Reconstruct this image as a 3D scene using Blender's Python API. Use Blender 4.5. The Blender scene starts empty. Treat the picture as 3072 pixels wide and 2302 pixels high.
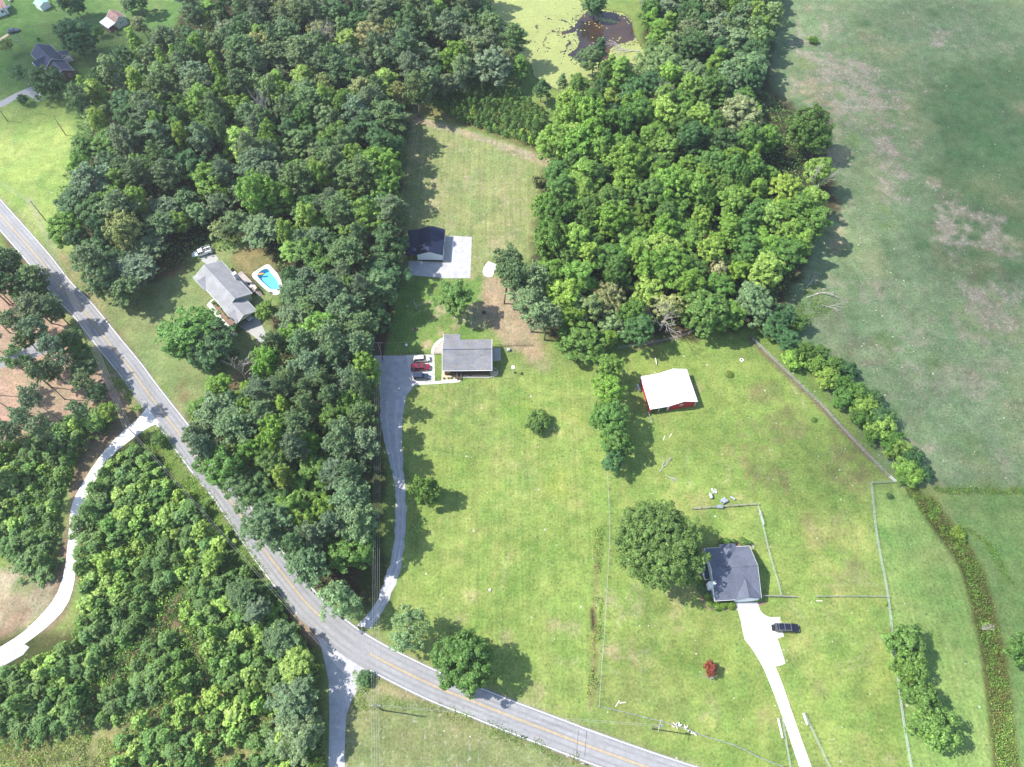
import bpy, bmesh, math, random
import numpy as np
from mathutils import Vector, Matrix

SC = bpy.context.scene
COL = SC.collection
RAD = math.radians

# ------------------------------------------------------------------ camera
CAM_H = 175.0
cam_d = bpy.data.cameras.new('camera')
cam_d.sensor_width = 36.0
cam_d.lens = 2129.0 / 3072.0 * 36.0
cam_d.clip_start = 1.0
cam_d.clip_end = 9000.0
cam = bpy.data.objects.new('camera', cam_d)
cam.location = (0, 0, CAM_H)
cam.rotation_euler = (RAD(30.0), 0, 0)
COL.objects.link(cam)
SC.camera = cam

# ------------------------------------------------------------------ light
SUN_EL, SUN_DIR = 48.0, 172.0           # the sun stands in the west (image left), shadows fall to the right
world = bpy.data.worlds.new('World')
SC.world = world
world.use_nodes = True
wn = world.node_tree
wn.nodes.clear()
sky = wn.nodes.new('ShaderNodeTexSky')
sky.sky_type = 'NISHITA'
sky.sun_disc = False
sky.sun_elevation = RAD(SUN_EL)
sky.sun_rotation = RAD(90.0 - SUN_DIR)
sky.altitude = 300
sky.air_density = 1.0
sky.dust_density = 1.0
bg = wn.nodes.new('ShaderNodeBackground')
bg.inputs['Strength'].default_value = 0.15
wo = wn.nodes.new('ShaderNodeOutputWorld')
wn.links.new(sky.outputs[0], bg.inputs['Color'])
wn.links.new(bg.outputs[0], wo.inputs['Surface'])
sun_d = bpy.data.lights.new('sun', 'SUN')
sun_d.energy = 4.1
sun_d.angle = RAD(0.55)
sun_d.color = (1.0, 0.955, 0.89)
sun = bpy.data.objects.new('sun', sun_d)
sv = Vector((math.cos(RAD(SUN_DIR)) * math.cos(RAD(SUN_EL)), math.sin(RAD(SUN_DIR)) * math.cos(RAD(SUN_EL)), math.sin(RAD(SUN_EL))))
sun.rotation_euler = sv.to_track_quat('Z', 'Y').to_euler()
sun.location = sv * 300
COL.objects.link(sun)
SC.view_settings.view_transform = 'Standard'
SC.view_settings.look = 'None'
SC.view_settings.exposure = 1.17
SC.view_settings.gamma = 1.0
SC.view_settings.use_curve_mapping = False
SC.cycles.max_bounces = 6
SC.cycles.diffuse_bounces = 3
SC.cycles.glossy_bounces = 2
SC.cycles.transmission_bounces = 3
SC.cycles.transparent_max_bounces = 8
SC.cycles.volume_bounces = 0
SC.cycles.use_adaptive_sampling = True

# ------------------------------------------------------------------ plan: a survey grid of the place
# The plan was drawn from the aerial view; P turns a plan mark and a height into metres on the ground.
_F, _A = 2129.0, RAD(60.0)
def P(x, y, z=0.0):
    dx, dy = (x - 1536.0) / _F, (y - 1151.0) / _F
    d = (dx, math.cos(_A) - dy * math.sin(_A), -math.sin(_A) - dy * math.cos(_A))
    t = (CAM_H - z) / -d[2]
    return Vector((d[0] * t, d[1] * t, z))
def D(x, y): return (x * 1.38879, y * 1.38879)
def TL(c, r):
    ox, oy = c * 1024, (0, 768, 1534)[r]
    return lambda x, y: (ox + x * 0.46315, oy + y * 0.46315)
def CR(ox, oy, s): return lambda x, y: (ox + x / s, oy + y / s)
T00, T10, T20, T01, T11, T21, T02, T12, T22 = TL(0,0), TL(1,0), TL(2,0), TL(0,1), TL(1,1), TL(2,1), TL(0,2), TL(1,2), TL(2,2)
W1 = lambda x, y: (x * 1.2094, y * 1.2094)
W2 = lambda x, y: (1536 + x * 1.2094, y * 1.2094)
CA, CG, CC, CB, CE, CN = CR(1200,960,6.144), CR(1180,640,7.373), CR(540,740,6.378), CR(1880,1060,8.288), CR(2060,1600,5.181), CR(0,0,5.025)
def PW(fn, pts, z=0.0): return [P(*fn(*p), z) for p in pts]
def srgb(r, g, b, k=1.0):
    f = lambda c: ((c / 255.0) / 12.92 if c / 255.0 <= 0.04045 else (((c / 255.0) + 0.055) / 1.055) ** 2.4) * k
    return (f(r), f(g), f(b))

# ------------------------------------------------------------------ object helpers
def tag(o, label=None, cat=None, group=None, kind=None):
    if label: o['label'] = label
    if cat: o['category'] = cat
    if group: o['group'] = group
    if kind: o['kind'] = kind
    return o
def thing(name, label, cat, loc=(0,0,0), rz=0.0, group=None):
    o = bpy.data.objects.new(name, None); COL.objects.link(o)
    o.empty_display_size = 0.5
    o.location = (loc[0], loc[1], loc[2] if len(loc) > 2 else 0.0); o.rotation_euler = (0, 0, rz)
    return tag(o, label, cat, group)
def link(name, me, parent=None, color=None):
    o = bpy.data.objects.new(name, me); COL.objects.link(o)
    if parent is not None: o.parent = parent
    if color is not None: o.color = (*color, 1.0)
    return o
def mesh_np(name, V, Fq, mat, col=None, smooth=False):
    """V (n,3); Fq (m,k) faces of one size; col (m,3) per face colour"""
    V = np.asarray(V, dtype=np.float32); Fq = np.asarray(Fq, dtype=np.int32)
    me = bpy.data.meshes.new(name)
    m, k = Fq.shape
    me.vertices.add(len(V)); me.vertices.foreach_set('co', V.ravel())
    me.loops.add(m * k); me.loops.foreach_set('vertex_index', Fq.ravel())
    me.polygons.add(m)
    me.polygons.foreach_set('loop_start', np.arange(0, m * k, k, dtype=np.int32))
    me.polygons.foreach_set('loop_total', np.full(m, k, dtype=np.int32))
    if smooth: me.polygons.foreach_set('use_smooth', np.ones(m, dtype=bool))
    if col is not None:
        a = me.attributes.new('Col', 'FLOAT_COLOR', 'FACE')
        c = np.ones((m, 4), dtype=np.float32); c[:, :3] = col
        a.data.foreach_set('color', c.ravel())
    me.update(calc_edges=True)
    if mat: me.materials.append(mat)
    return me

class MB:
    """collects closed shapes; build() links them as ONE mesh object"""
    def __init__(s): s.v = []; s.f = []
    def add(s, verts, faces):
        o = len(s.v); s.v += [tuple(v) for v in verts]; s.f += [tuple(i + o for i in f) for f in faces]; return s
    def box(s, x0, x1, y0, y1, z0, z1):
        return s.add([(x0,y0,z0),(x1,y0,z0),(x1,y1,z0),(x0,y1,z0),(x0,y0,z1),(x1,y0,z1),(x1,y1,z1),(x0,y1,z1)],
                     [(3,2,1,0),(4,5,6,7),(0,1,5,4),(1,2,6,5),(2,3,7,6),(3,0,4,7)])
    def hexa(s, b, t):
        """four bottom and four top corners, counter-clockwise from above"""
        return s.add(list(b) + list(t), [(3,2,1,0),(4,5,6,7),(0,1,5,4),(1,2,6,5),(2,3,7,6),(3,0,4,7)])
    def slab(s, quad, th=0.12):
        """a sloping plate: quad = top corners counter-clockwise from above"""
        return s.hexa([(p[0],p[1],p[2]-th) for p in quad], quad)
    def prism(s, poly, z0, z1):
        n = len(poly)
        a = sum(poly[i][0]*poly[(i+1)%n][1]-poly[(i+1)%n][0]*poly[i][1] for i in range(n))
        if a < 0: poly = poly[::-1]
        V = [(p[0],p[1],z0) for p in poly] + [(p[0],p[1],z1) for p in poly]
        return s.add(V, [tuple(range(n-1,-1,-1)), tuple(range(n,2*n))] + [(i,(i+1)%n,n+(i+1)%n,n+i) for i in range(n)])
    def wall(s, pts, n, th=0.15):
        """upright plate: pts = outline (x,y,z) seen from outside, n = outward unit (x,y)"""
        k = len(pts)
        back = [(p[0]-n[0]*th, p[1]-n[1]*th, p[2]) for p in pts]
        return s.add(list(pts)+back, [tuple(range(k)), tuple(range(2*k-1,k-1,-1))] + [((i+1)%k,i,k+i,k+(i+1)%k) for i in range(k)])
    def tube(s, pts, r, n=6):
        """tapered tube along pts; r number or list"""
        pts = [Vector(p) for p in pts]; k = len(pts)
        rr = r if isinstance(r, (list, tuple)) else [r]*k
        o = len(s.v)
        for i, p in enumerate(pts):
            d = (pts[min(i+1,k-1)] - pts[max(i-1,0)]).normalized()
            u = d.cross(Vector((0,0,1)) if abs(d.z) < 0.9 else Vector((1,0,0))).normalized(); w = d.cross(u)
            for j in range(n):
                a = 2*math.pi*j/n
                s.v.append(tuple(p + (u*math.cos(a) + w*math.sin(a))*rr[i]))
        for i in range(k-1):
            for j in range(n):
                s.f.append((o+i*n+j, o+i*n+(j+1)%n, o+(i+1)*n+(j+1)%n, o+(i+1)*n+j))
        s.f.append(tuple(o+j for j in range(n-1,-1,-1))); s.f.append(tuple(o+(k-1)*n+j for j in range(n)))
        return s
    def cyl(s, x, y, z0, z1, r, n=12, r2=None):
        return s.tube([(x,y,z0),(x,y,z1)], [r, r if r2 is None else r2], n)
    def dome(s, c, rx, ry, rz, nu=12, nv=6, full=True):
        o = len(s.v); v0 = -math.pi/2 if full else 0.0
        for i in range(nv+1):
            t = v0 + (math.pi/2 - v0)*i/nv
            for j in range(nu):
                a = 2*math.pi*j/nu
                s.v.append((c[0]+rx*math.cos(t)*math.cos(a), c[1]+ry*math.cos(t)*math.sin(a), c[2]+rz*math.sin(t)))
        for i in range(nv):
            for j in range(nu):
                s.f.append((o+i*nu+j, o+i*nu+(j+1)%nu, o+(i+1)*nu+(j+1)%nu, o+(i+1)*nu+j))
        return s
    def mesh(s, name, mat, bevel=0, smooth=False):
        me = bpy.data.meshes.new(name); me.from_pydata(s.v, [], s.f)
        if mat: me.materials.append(mat)
        if bevel:
            bm = bmesh.new(); bm.from_mesh(me)
            bmesh.ops.remove_doubles(bm, verts=bm.verts, dist=1e-4)
            es = [e for e in bm.edges if len(e.link_faces) == 2 and e.calc_face_angle(0) > 0.6]
            bmesh.ops.bevel(bm, geom=es, offset=bevel, segments=2, affect='EDGES', clamp_overlap=True)
            bm.to_mesh(me); bm.free()
        if smooth:
            for p in me.polygons: p.use_smooth = True
        me.update(); return me
    def build(s, name, mat, parent=None, bevel=0, smooth=False, label=None):
        o = link(name, s.mesh(name, mat, bevel, smooth), parent)
        if label: o['label'] = label
        return o

# ------------------------------------------------------------------ materials
M = {}
def nmat(name):
    m = bpy.data.materials.new(name); m.use_nodes = True
    nt = m.node_tree; nt.nodes.clear()
    out = nt.nodes.new('ShaderNodeOutputMaterial')
    def N(t, **k):
        n = nt.nodes.new(t)
        for a, b in k.items():
            if a in ('operation','blend_type','noise_dimensions','data_type','wave_type','bands_direction','attribute_name','attribute_type','feature','distance','voronoi_dimensions','mode'): setattr(n, a, b)
            else: n.inputs[a.replace('_',' ')].default_value = b
        return n
    return m, nt, out, N
def solid(name, col, rough=0.8, metal=0.0, var=0.18, scale=1.2, fine=9.0, bump=0.0, spec=0.3, coat=0.0):
    """paint, plaster, concrete and so on: base colour broken by two sizes of noise"""
    m, nt, out, N = nmat(name); L = nt.links.new
    p = N('ShaderNodeBsdfPrincipled'); p.inputs['Roughness'].default_value = rough; p.inputs['Metallic'].default_value = metal
    p.inputs['Specular IOR Level'].default_value = spec; p.inputs['Coat Weight'].default_value = coat
    tc = N('ShaderNodeTexCoord')
    n1 = N('ShaderNodeTexNoise', Scale=scale, Detail=5.0); n2 = N('ShaderNodeTexNoise', Scale=fine, Detail=3.0)
    L(tc.outputs['Object'], n1.inputs['Vector']); L(tc.outputs['Object'], n2.inputs['Vector'])
    add = N('ShaderNodeMath', operation='ADD'); L(n1.outputs[0], add.inputs[0]); L(n2.outputs[0], add.inputs[1])
    mr = N('ShaderNodeMapRange'); L(add.outputs[0], mr.inputs['Value'])
    mr.inputs['From Min'].default_value = 0.6; mr.inputs['From Max'].default_value = 1.4
    mr.inputs['To Min'].default_value = 1 - var; mr.inputs['To Max'].default_value = 1 + var
    vm = N('ShaderNodeVectorMath', operation='SCALE'); vm.inputs[0].default_value = col; L(mr.outputs[0], vm.inputs['Scale'])
    L(vm.outputs[0], p.inputs['Base Color'])
    if bump:
        b = N('ShaderNodeBump', Strength=bump, Distance=0.05); L(n2.outputs[0], b.inputs['Height']); L(b.outputs[0], p.inputs['Normal'])
    L(p.outputs[0], out.inputs['Surface']); M[name] = m; return m
def foliage(name, attr=False, trans=0.28, vary=0.5):
    m, nt, out, N = nmat(name); L = nt.links.new
    if attr:
        src = N('ShaderNodeAttribute', attribute_name='Col').outputs['Color']
    else:
        src = N('ShaderNodeObjectInfo').outputs['Color']
    g = N('ShaderNodeNewGeometry'); tc = N('ShaderNodeTexCoord')
    n1 = N('ShaderNodeTexNoise', Scale=0.7, Detail=2.0); L(tc.outputs['Object'], n1.inputs['Vector'])
    a = N('ShaderNodeMapRange'); L(g.outputs['Random Per Island'], a.inputs['Value']); a.inputs['To Min'].default_value = 1 - vary; a.inputs['To Max'].default_value = 1 + vary
    b = N('ShaderNodeMapRange'); L(n1.outputs[0], b.inputs['Value']); b.inputs['From Min'].default_value = 0.3; b.inputs['From Max'].default_value = 0.7
    b.inputs['To Min'].default_value = 0.75; b.inputs['To Max'].default_value = 1.3
    mu = N('ShaderNodeMath', operation='MULTIPLY'); L(a.outputs[0], mu.inputs[0]); L(b.outputs[0], mu.inputs[1])
    sc = N('ShaderNodeVectorMath', operation='SCALE'); L(src, sc.inputs[0]); L(mu.outputs[0], sc.inputs['Scale'])
    d = N('ShaderNodeBsdfPrincipled'); d.inputs['Roughness'].default_value = 0.55; d.inputs['Specular IOR Level'].default_value = 0.25
    t = N('ShaderNodeBsdfTranslucent'); L(sc.outputs[0], d.inputs['Base Color'])
    yel = N('ShaderNodeMix', data_type='RGBA', blend_type='MULTIPLY'); yel.inputs[0].default_value = 1.0
    L(sc.outputs[0], yel.inputs[6]); yel.inputs[7].default_value = (1.5, 1.6, 0.7, 1); L(yel.outputs[2], t.inputs['Color'])
    mx = N('ShaderNodeMixShader'); mx.inputs[0].default_value = trans
    L(d.outputs[0], mx.inputs[1]); L(t.outputs[0], mx.inputs[2]); L(mx.outputs[0], out.inputs['Surface'])
    M[name] = m; return m
foliage('leaf'); foliage('weed', attr=True)
foliage('needle', trans=0.2, vary=0.4)
solid('bark', (0.19,0.155,0.13), 0.95, var=0.4, scale=0.8, fine=6)
solid('pale_bark', (0.34,0.32,0.29), 0.9, var=0.3)
solid('dead_wood', (0.42,0.38,0.35), 0.9, var=0.3)
solid('asphalt', (0.215,0.213,0.215), 0.9, var=0.2, scale=0.12, fine=1.2)
solid('concrete', (0.56,0.545,0.51), 0.85, var=0.14, scale=0.3, fine=2.5)
solid('old_concrete', (0.47,0.46,0.44), 0.85, var=0.14, scale=0.4, fine=2.5)
solid('grey_concrete', (0.33,0.325,0.31), 0.85, var=0.14, scale=0.4, fine=2.5)
solid('gravel', (0.37,0.365,0.37), 0.95, var=0.28, scale=0.6, fine=5.0, bump=0.4)
solid('worn_asphalt', (0.25,0.247,0.245), 0.9, var=0.2, scale=0.15, fine=0.9)
solid('worn_gravel', (0.44,0.43,0.43), 0.95, var=0.2, scale=0.5, fine=3.0)
solid('white_line', (0.70,0.70,0.68), 0.7, var=0.2, fine=3)
solid('yellow_line', (0.50,0.34,0.10), 0.7, var=0.2, fine=3)
solid('white_paint', (0.78,0.78,0.76), 0.5, var=0.05)
solid('white_metal', (0.82,0.82,0.81), 0.45, var=0.03)
solid('cream_paint', (0.62,0.60,0.50), 0.6, var=0.08)
solid('brown_wood', (0.11,0.06,0.035), 0.8, var=0.3)
solid('grey_wood', (0.36,0.32,0.28), 0.9, var=0.3)
solid('pale_wood', (0.55,0.50,0.42), 0.9, var=0.25)
solid('black_metal', (0.025,0.025,0.03), 0.5, var=0.1)
solid('dark_roof_metal', (0.022,0.030,0.065), 0.45, metal=0.2, var=0.1)
solid('galvanised', (0.45,0.48,0.50), 0.45, metal=0.5, var=0.1)
solid('red_metal', (0.42,0.03,0.035), 0.5, var=0.1)
solid('brick_face', (0.22,0.10,0.075), 0.9, var=0.25, fine=12)
solid('brick_floor', (0.30,0.16,0.12), 0.9, var=0.25)
solid('tyre', (0.02,0.02,0.02), 0.8); solid('rim', (0.5,0.5,0.52), 0.35, metal=0.8)
solid('glass', (0.02,0.03,0.04), 0.08, var=0.0, spec=0.8)
solid('lamp_glass', (0.7,0.7,0.72), 0.15, var=0.0)
solid('tail_red', (0.35,0.01,0.01), 0.3, var=0.0)
solid('paint_white', (0.72,0.72,0.70), 0.3, coat=0.6, var=0.03)
solid('paint_beige', (0.60,0.57,0.50), 0.3, coat=0.6, var=0.03)
solid('paint_tan_dark', (0.16,0.13,0.10), 0.35, coat=0.5, var=0.03)
solid('paint_red', (0.19,0.006,0.02), 0.28, coat=0.8, var=0.03)
solid('paint_black', (0.012,0.013,0.022), 0.25, coat=0.8, var=0.03)
solid('paint_navy', (0.02,0.03,0.06), 0.3, coat=0.8, var=0.03)
solid('mulch', (0.19,0.12,0.09), 0.95, var=0.3, fine=5)
solid('sand', (0.50,0.40,0.27), 0.95, var=0.15, fine=5)
solid('paver_light', (0.50,0.46,0.40), 0.9, var=0.1); solid('paver_red', (0.36,0.27,0.22), 0.9, var=0.1)
solid('orange', (0.75,0.32,0.04), 0.5); solid('blue_plastic', (0.03,0.10,0.35), 0.4); solid('teal_plastic', (0.1,0.4,0.35), 0.4); solid('red_plastic', (0.5,0.03,0.02), 0.4)
solid('green_wire', (0.30,0.42,0.37), 0.6, var=0.1)
solid('wire', (0.42,0.42,0.42), 0.5)
solid('stone', (0.55,0.53,0.50), 0.9, var=0.2)
solid('dark_soil', (0.09,0.06,0.045), 0.95, var=0.3)
solid('rust_roof', (0.30,0.17,0.14), 0.6, var=0.4, scale=0.5, fine=2)
solid('pink_roof', (0.38,0.20,0.17), 0.7, var=0.2); solid('teal_roof', (0.30,0.52,0.48), 0.6, var=0.1)
def shingles(name, c1, c2, row=0.16, streak=None):
    """asphalt shingles: speckled granules, thin course lines, sooty patches"""
    m, nt, out, N = nmat(name); L = nt.links.new
    p = N('ShaderNodeBsdfPrincipled', Roughness=0.95); p.inputs['Specular IOR Level'].default_value = 0.15
    tc = N('ShaderNodeTexCoord'); mp = N('ShaderNodeMapping'); mp.inputs['Scale'].default_value = (3.0, 8.0, 8.0)
    L(tc.outputs['Object'], mp.inputs['Vector'])
    n1 = N('ShaderNodeTexNoise', Scale=0.8, Detail=4.0); L(mp.outputs[0], n1.inputs['Vector'])
    n2 = N('ShaderNodeTexNoise', Scale=0.35, Detail=3.0); L(tc.outputs['Object'], n2.inputs['Vector'])
    r = N('ShaderNodeMapRange'); L(n1.outputs[0], r.inputs['Value']); r.inputs['From Min'].default_value = 0.35; r.inputs['From Max'].default_value = 0.65
    mx = N('ShaderNodeMix', data_type='RGBA'); L(r.outputs[0], mx.inputs[0]); mx.inputs[6].default_value = (*c1,1); mx.inputs[7].default_value = (*c2,1)
    last = mx.outputs[2]
    if streak:
        mp2 = N('ShaderNodeMapping'); mp2.inputs['Scale'].default_value = (0.5, 1.6, 1.6); mp2.inputs['Rotation'].default_value = (0,0,0.45)
        L(tc.outputs['Object'], mp2.inputs['Vector'])
        n3 = N('ShaderNodeTexNoise', Scale=0.7, Detail=2.0); L(mp2.outputs[0], n3.inputs['Vector'])
        r3 = N('ShaderNodeMapRange'); L(n3.outputs[0], r3.inputs['Value']); r3.inputs['From Min'].default_value = 0.5; r3.inputs['From Max'].default_value = 0.65; r3.inputs['To Max'].default_value = 0.45
        m3 = N('ShaderNodeMix', data_type='RGBA'); L(r3.outputs[0], m3.inputs[0]); L(last, m3.inputs[6]); m3.inputs[7].default_value = (*streak,1); last = m3.outputs[2]
    r2 = N('ShaderNodeMapRange'); L(n2.outputs[0], r2.inputs['Value']); r2.inputs['From Min'].default_value = 0.3; r2.inputs['From Max'].default_value = 0.7; r2.inputs['To Min'].default_value = 0.85; r2.inputs['To Max'].default_value = 1.12
    vm = N('ShaderNodeVectorMath', operation='SCALE'); L(last, vm.inputs[0]); L(r2.outputs[0], vm.inputs['Scale'])
    L(vm.outputs[0], p.inputs['Base Color']); L(p.outputs[0], out.inputs['Surface']); M[name] = m
shingles('shingle_grey', (0.15,0.155,0.17), (0.22,0.22,0.235), streak=(0.26,0.23,0.17))
shingles('shingle_blue', (0.085,0.095,0.125), (0.13,0.14,0.175))
shingles('shingle_pale', (0.235,0.235,0.24), (0.28,0.28,0.285))
shingles('shingle_dark', (0.07,0.08,0.11), (0.10,0.11,0.145))
# ------------------------------------------------------------------ ground
rng = np.random.default_rng(7)
def vnoise(x, y, s, seed):
    """smooth value noise, 0..1"""
    r = np.random.default_rng(seed); n = 256; lat = r.random((n, n))
    u, v = x / s + 1000.0, y / s + 1000.0
    i, j = np.floor(u).astype(int), np.floor(v).astype(int)
    fu, fv = u - i, v - j
    fu, fv = fu*fu*(3-2*fu), fv*fv*(3-2*fv)
    a = lat[i % n, j % n]; b = lat[(i+1) % n, j % n]; c = lat[i % n, (j+1) % n]; d = lat[(i+1) % n, (j+1) % n]
    return (a*(1-fu)+b*fu)*(1-fv) + (c*(1-fu)+d*fu)*fv
def fbm(x, y, s, seed, octv=4):
    t = 0; a = 0.5; w = 0
    for k in range(octv):
        t = t + a*vnoise(x, y, s/2**k, seed+k); w += a; a *= 0.55
    return t / w
def inside(px, py, poly):
    """signed distance to a polygon, positive inside (vectorised)"""
    px = np.asarray(px, float); py = np.asarray(py, float)
    ins = np.zeros(px.shape, bool); dm = np.full(px.shape, 1e9)
    n = len(poly)
    for k in range(n):
        x1, y1 = poly[k][0], poly[k][1]; x2, y2 = poly[(k+1) % n][0], poly[(k+1) % n][1]
        c = ((y1 > py) != (y2 > py)) & (px < (x2-x1)*(py-y1)/((y2-y1) if y2 != y1 else 1e-9) + x1)
        ins ^= c
        L2 = (x2-x1)**2 + (y2-y1)**2 + 1e-9
        t = np.clip(((px-x1)*(x2-x1)+(py-y1)*(y2-y1))/L2, 0, 1)
        dm = np.minimum(dm, np.hypot(px-(x1+t*(x2-x1)), py-(y1+t*(y2-y1))))
    return np.where(ins, dm, -dm)
def pathdist(px, py, line):
    dm = np.full(np.shape(px), 1e9)
    for k in range(len(line)-1):
        x1, y1 = line[k][0], line[k][1]; x2, y2 = line[k+1][0], line[k+1][1]
        t = np.clip(((px-x1)*(x2-x1)+(py-y1)*(y2-y1))/((x2-x1)**2+(y2-y1)**2+1e-9), 0, 1)
        dm = np.minimum(dm, np.hypot(px-(x1+t*(x2-x1)), py-(y1+t*(y2-y1))))
    return dm

gx = np.concatenate([-np.geomspace(3000, 260, 12), np.arange(-250, 250.1, 0.75), np.geomspace(260, 3000, 12)])
gy = np.concatenate([-np.geomspace(3000, 30, 14), np.arange(-20, 330.1, 0.75), np.geomspace(345, 3000, 12)])
GX, GY = np.meshgrid(gx, gy, indexing='xy')
KG = 0.425      # what the lawn reflects against how bright it looks in full sun
def C3(r, g, b):
    c = np.array(srgb(r, g, b)); y = c @ np.array([.3,.6,.1])
    return (c*.93 + y*.07) * KG * np.array([1.07, 1.0, .97])
col = np.zeros(GX.shape + (3,)); col[:] = C3(150,180,92)
tan = np.full(GX.shape, 0.12); strp = np.zeros(GX.shape); mott = np.full(GX.shape, 0.5)
wob = (fbm(GX, GY, 9, 3)-0.5)*7 + (fbm(GX, GY, 3, 9)-0.5)*3
def region(fn, pts, c, soft=2.0, t=None, s=None, m=None, amt=1.0, w=1.0):
    poly = [P(*fn(*p))[:2] for p in pts]
    d = inside(GX, GY, poly) + wob*w
    k = np.clip(d/soft + 0.5, 0, 1); k = k*k*(3-2*k)*amt
    global col, tan, strp, mott
    col = col*(1-k[...,None]) + C3(*c)*k[...,None]
    if t is not None: tan = tan*(1-k) + t*k
    if s is not None: strp = strp*(1-k) + s*k
    if m is not None: mott = mott*(1-k) + m*k
def patch(fn, x, y, r, c, amt=0.8, t=None):
    """a blotch of another colour: centre and radius in plan marks"""
    q = P(*fn(x, y)); q2 = P(*fn(x + r, y)); R = (q2 - q).length
    d = R - np.hypot(GX-q.x, GY-q.y) + wob*1.7*min(1.5, R/6)
    k = np.clip(d/(R*0.8) + 0.3, 0, 1)*amt*RAG
    global col, tan
    col = col*(1-k[...,None]) + C3(*c)*k[...,None]
    if t is not None: tan = tan*(1-k) + t*k
RAG = np.clip((fbm(GX, GY, 4.0, 51, 5)-0.36)*4.5, 0, 1.15)
# broad regions (plan marks of the overview)
region(D, [(-400,-200),(1130,-200),(1060,0),(860,250),(165,430),(-400,330)], (125,170,88), 8, t=.06)                 # north-west yard
region(D, [(-60,225),(180,215),(170,470),(260,640),(0,440),(-300,300),(-300,200)], (190,218,112), 12, t=.05, w=1.5)
region(D, [(1640,-200),(2900,-200),(2900,1080),(2212,1058),(2010,1062),(1930,1040),(1700,700),(1690,600),(1640,200)], (150,176,126), 5, t=.5, m=.9)  # pasture
region(D, [(1960,150),(2260,120),(2260,640),(2120,610),(2000,520),(2030,330)], (118,152,102), 16, t=.2, m=.9, w=2.2)  # cloud shade on the right pasture, painted in as darker green
region(D, [(1300,770),(1600,700),(1690,800),(1930,1045),(1880,1050),(1920,1350),(1960,1700),(1300,1700)], (162,190,92), 4, t=.3, m=.9)   # east lawn
region(D, [(1885,1050),(1935,1045),(1985,1075),(2080,1180),(2140,1340),(2150,1480),(2190,1700),(1975,1700),(1920,1350)], (162,200,104), 2.5, t=.08, s=.5, w=.6)
region(D, [(2010,1072),(2300,1060),(2600,1700),(2190,1700),(2150,1480),(2140,1340),(2080,1180)], (146,182,102), 3, t=.25, w=.8)
region(D, [(810,860),(1290,780),(1310,1000),(1300,1300),(1270,1570),(840,1400),(860,1200),(880,1000)], (168,196,96), 3, t=.14, s=.55, w=.5)     # front lawn
region(D, [(855,235),(900,240),(1200,340),(1160,440),(1150,560),(1050,560),(1020,620),(840,610),(850,400)], (172,186,114), 3, t=.6, s=.7, w=.6)    # back field
region(D, [(840,600),(1030,600),(1060,640),(1040,740),(1110,760),(840,770),(800,700)], (140,180,85), 3, t=.3, w=.6)
region(D, [(1060,600),(1150,600),(1190,800),(1140,790),(1080,740),(1020,680)], (204,184,148), 3, t=.35, w=.8)         # pine straw
region(D, [(750,1480),(1000,1490),(1200,1570),(1500,1700),(700,1700)], (158,172,108), 3, t=.6, m=.9, w=.5)           # verge south of the road
region(D, [(0,420),(110,520),(300,800),(430,940),(390,900),(450,860),(600,760),(590,560),(440,520),(300,600),(130,540)], (160,180,112), 4, t=.2, m=.6, w=.8)     # lawn of the grey-roofed house
region(D, [(560,510),(610,560),(600,610),(520,600),(500,560)], (170,160,105), 2, t=.5, w=.5)
# floors under trees
FL = (95,78,60)
region(D, [(395,50),(430,-200),(1030,-200),(1110,90),(1100,140),(1000,180),(900,240),(865,320),(862,600),(830,700),(800,790),(822,960),(800,1300),(700,1330),(540,1120),(450,980),(420,900),(480,850),(580,730),(610,640),(600,560),(560,515),(440,530),(380,580),(260,640),(180,560),(130,470),(190,330),(200,200)], FL, 5, t=.05, m=.9, w=1.2)
region(D, [(1380,-200),(1700,-200),(1660,200),(1790,260),(1810,440),(1740,560),(1680,700),(1580,705),(1320,745),(1180,740),(1150,640),(1190,330),(1200,220),(1300,150),(1400,160)], (88,82,58), 5, t=.1, m=.9, w=1.2)
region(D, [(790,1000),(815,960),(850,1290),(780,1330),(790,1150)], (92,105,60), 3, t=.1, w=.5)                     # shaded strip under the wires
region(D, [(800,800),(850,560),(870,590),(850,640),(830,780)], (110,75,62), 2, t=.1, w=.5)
region(D, [(865,200),(1010,165),(1180,230),(1190,340),(1080,300),(880,240)], (150,150,90), 2, t=.4, w=.5)
region(D, [(870,240),(1200,345),(1195,365),(1000,295),(872,262)], (196,186,140), 2, t=.8, w=.3)                    # dry edge of the back field
# pale pine-needle floor and the clearings in the west
region(D, [(-500,430),(0,560),(130,690),(290,870),(230,930),(130,1000),(-500,1100)], (218,182,158), 4, t=.1, m=.7, w=1)
region(D, [(40,560),(200,680),(330,870),(440,960),(400,935),(230,700),(0,480)], (120,98,72), 3, t=.1, w=.8)
region(D, [(-200,1195),(60,1240),(150,1240),(130,1330),(-200,1450)], (200,182,152), 3, t=.5, m=.9, w=.8)
region(D, [(120,1230),(150,1100),(170,980),(260,880),(340,900),(200,1010),(170,1240),(140,1340),(60,1400),(110,1330)], (176,150,122), 2, t=.2, w=.3)
region(D, [(-200,1380),(180,1360),(240,1240),(200,1100),(250,960),(340,930),(440,1040),(560,1200),(690,1390),(700,1700),(-200,1700)], (96,104,58), 3, t=.15, m=.9, w=.4)
region(D, [(300,905),(345,915),(430,965),(560,1110),(700,1330),(690,1390),(600,1300),(500,1190),(400,1075)], (140,168,80), 1.5, t=.2, w=.3)                      # verge under the power line
region(D, [(600,1260),(690,1360),(700,1420),(650,1370),(600,1290)], (190,160,130), 1.5, t=.2, w=.3)
region(D, [(-60,1600),(120,1580),(190,1530),(280,1500),(450,1490),(640,1500),(600,1760),(-60,1760)], (168,170,105), 3, t=.5, m=.9, w=.5)
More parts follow.
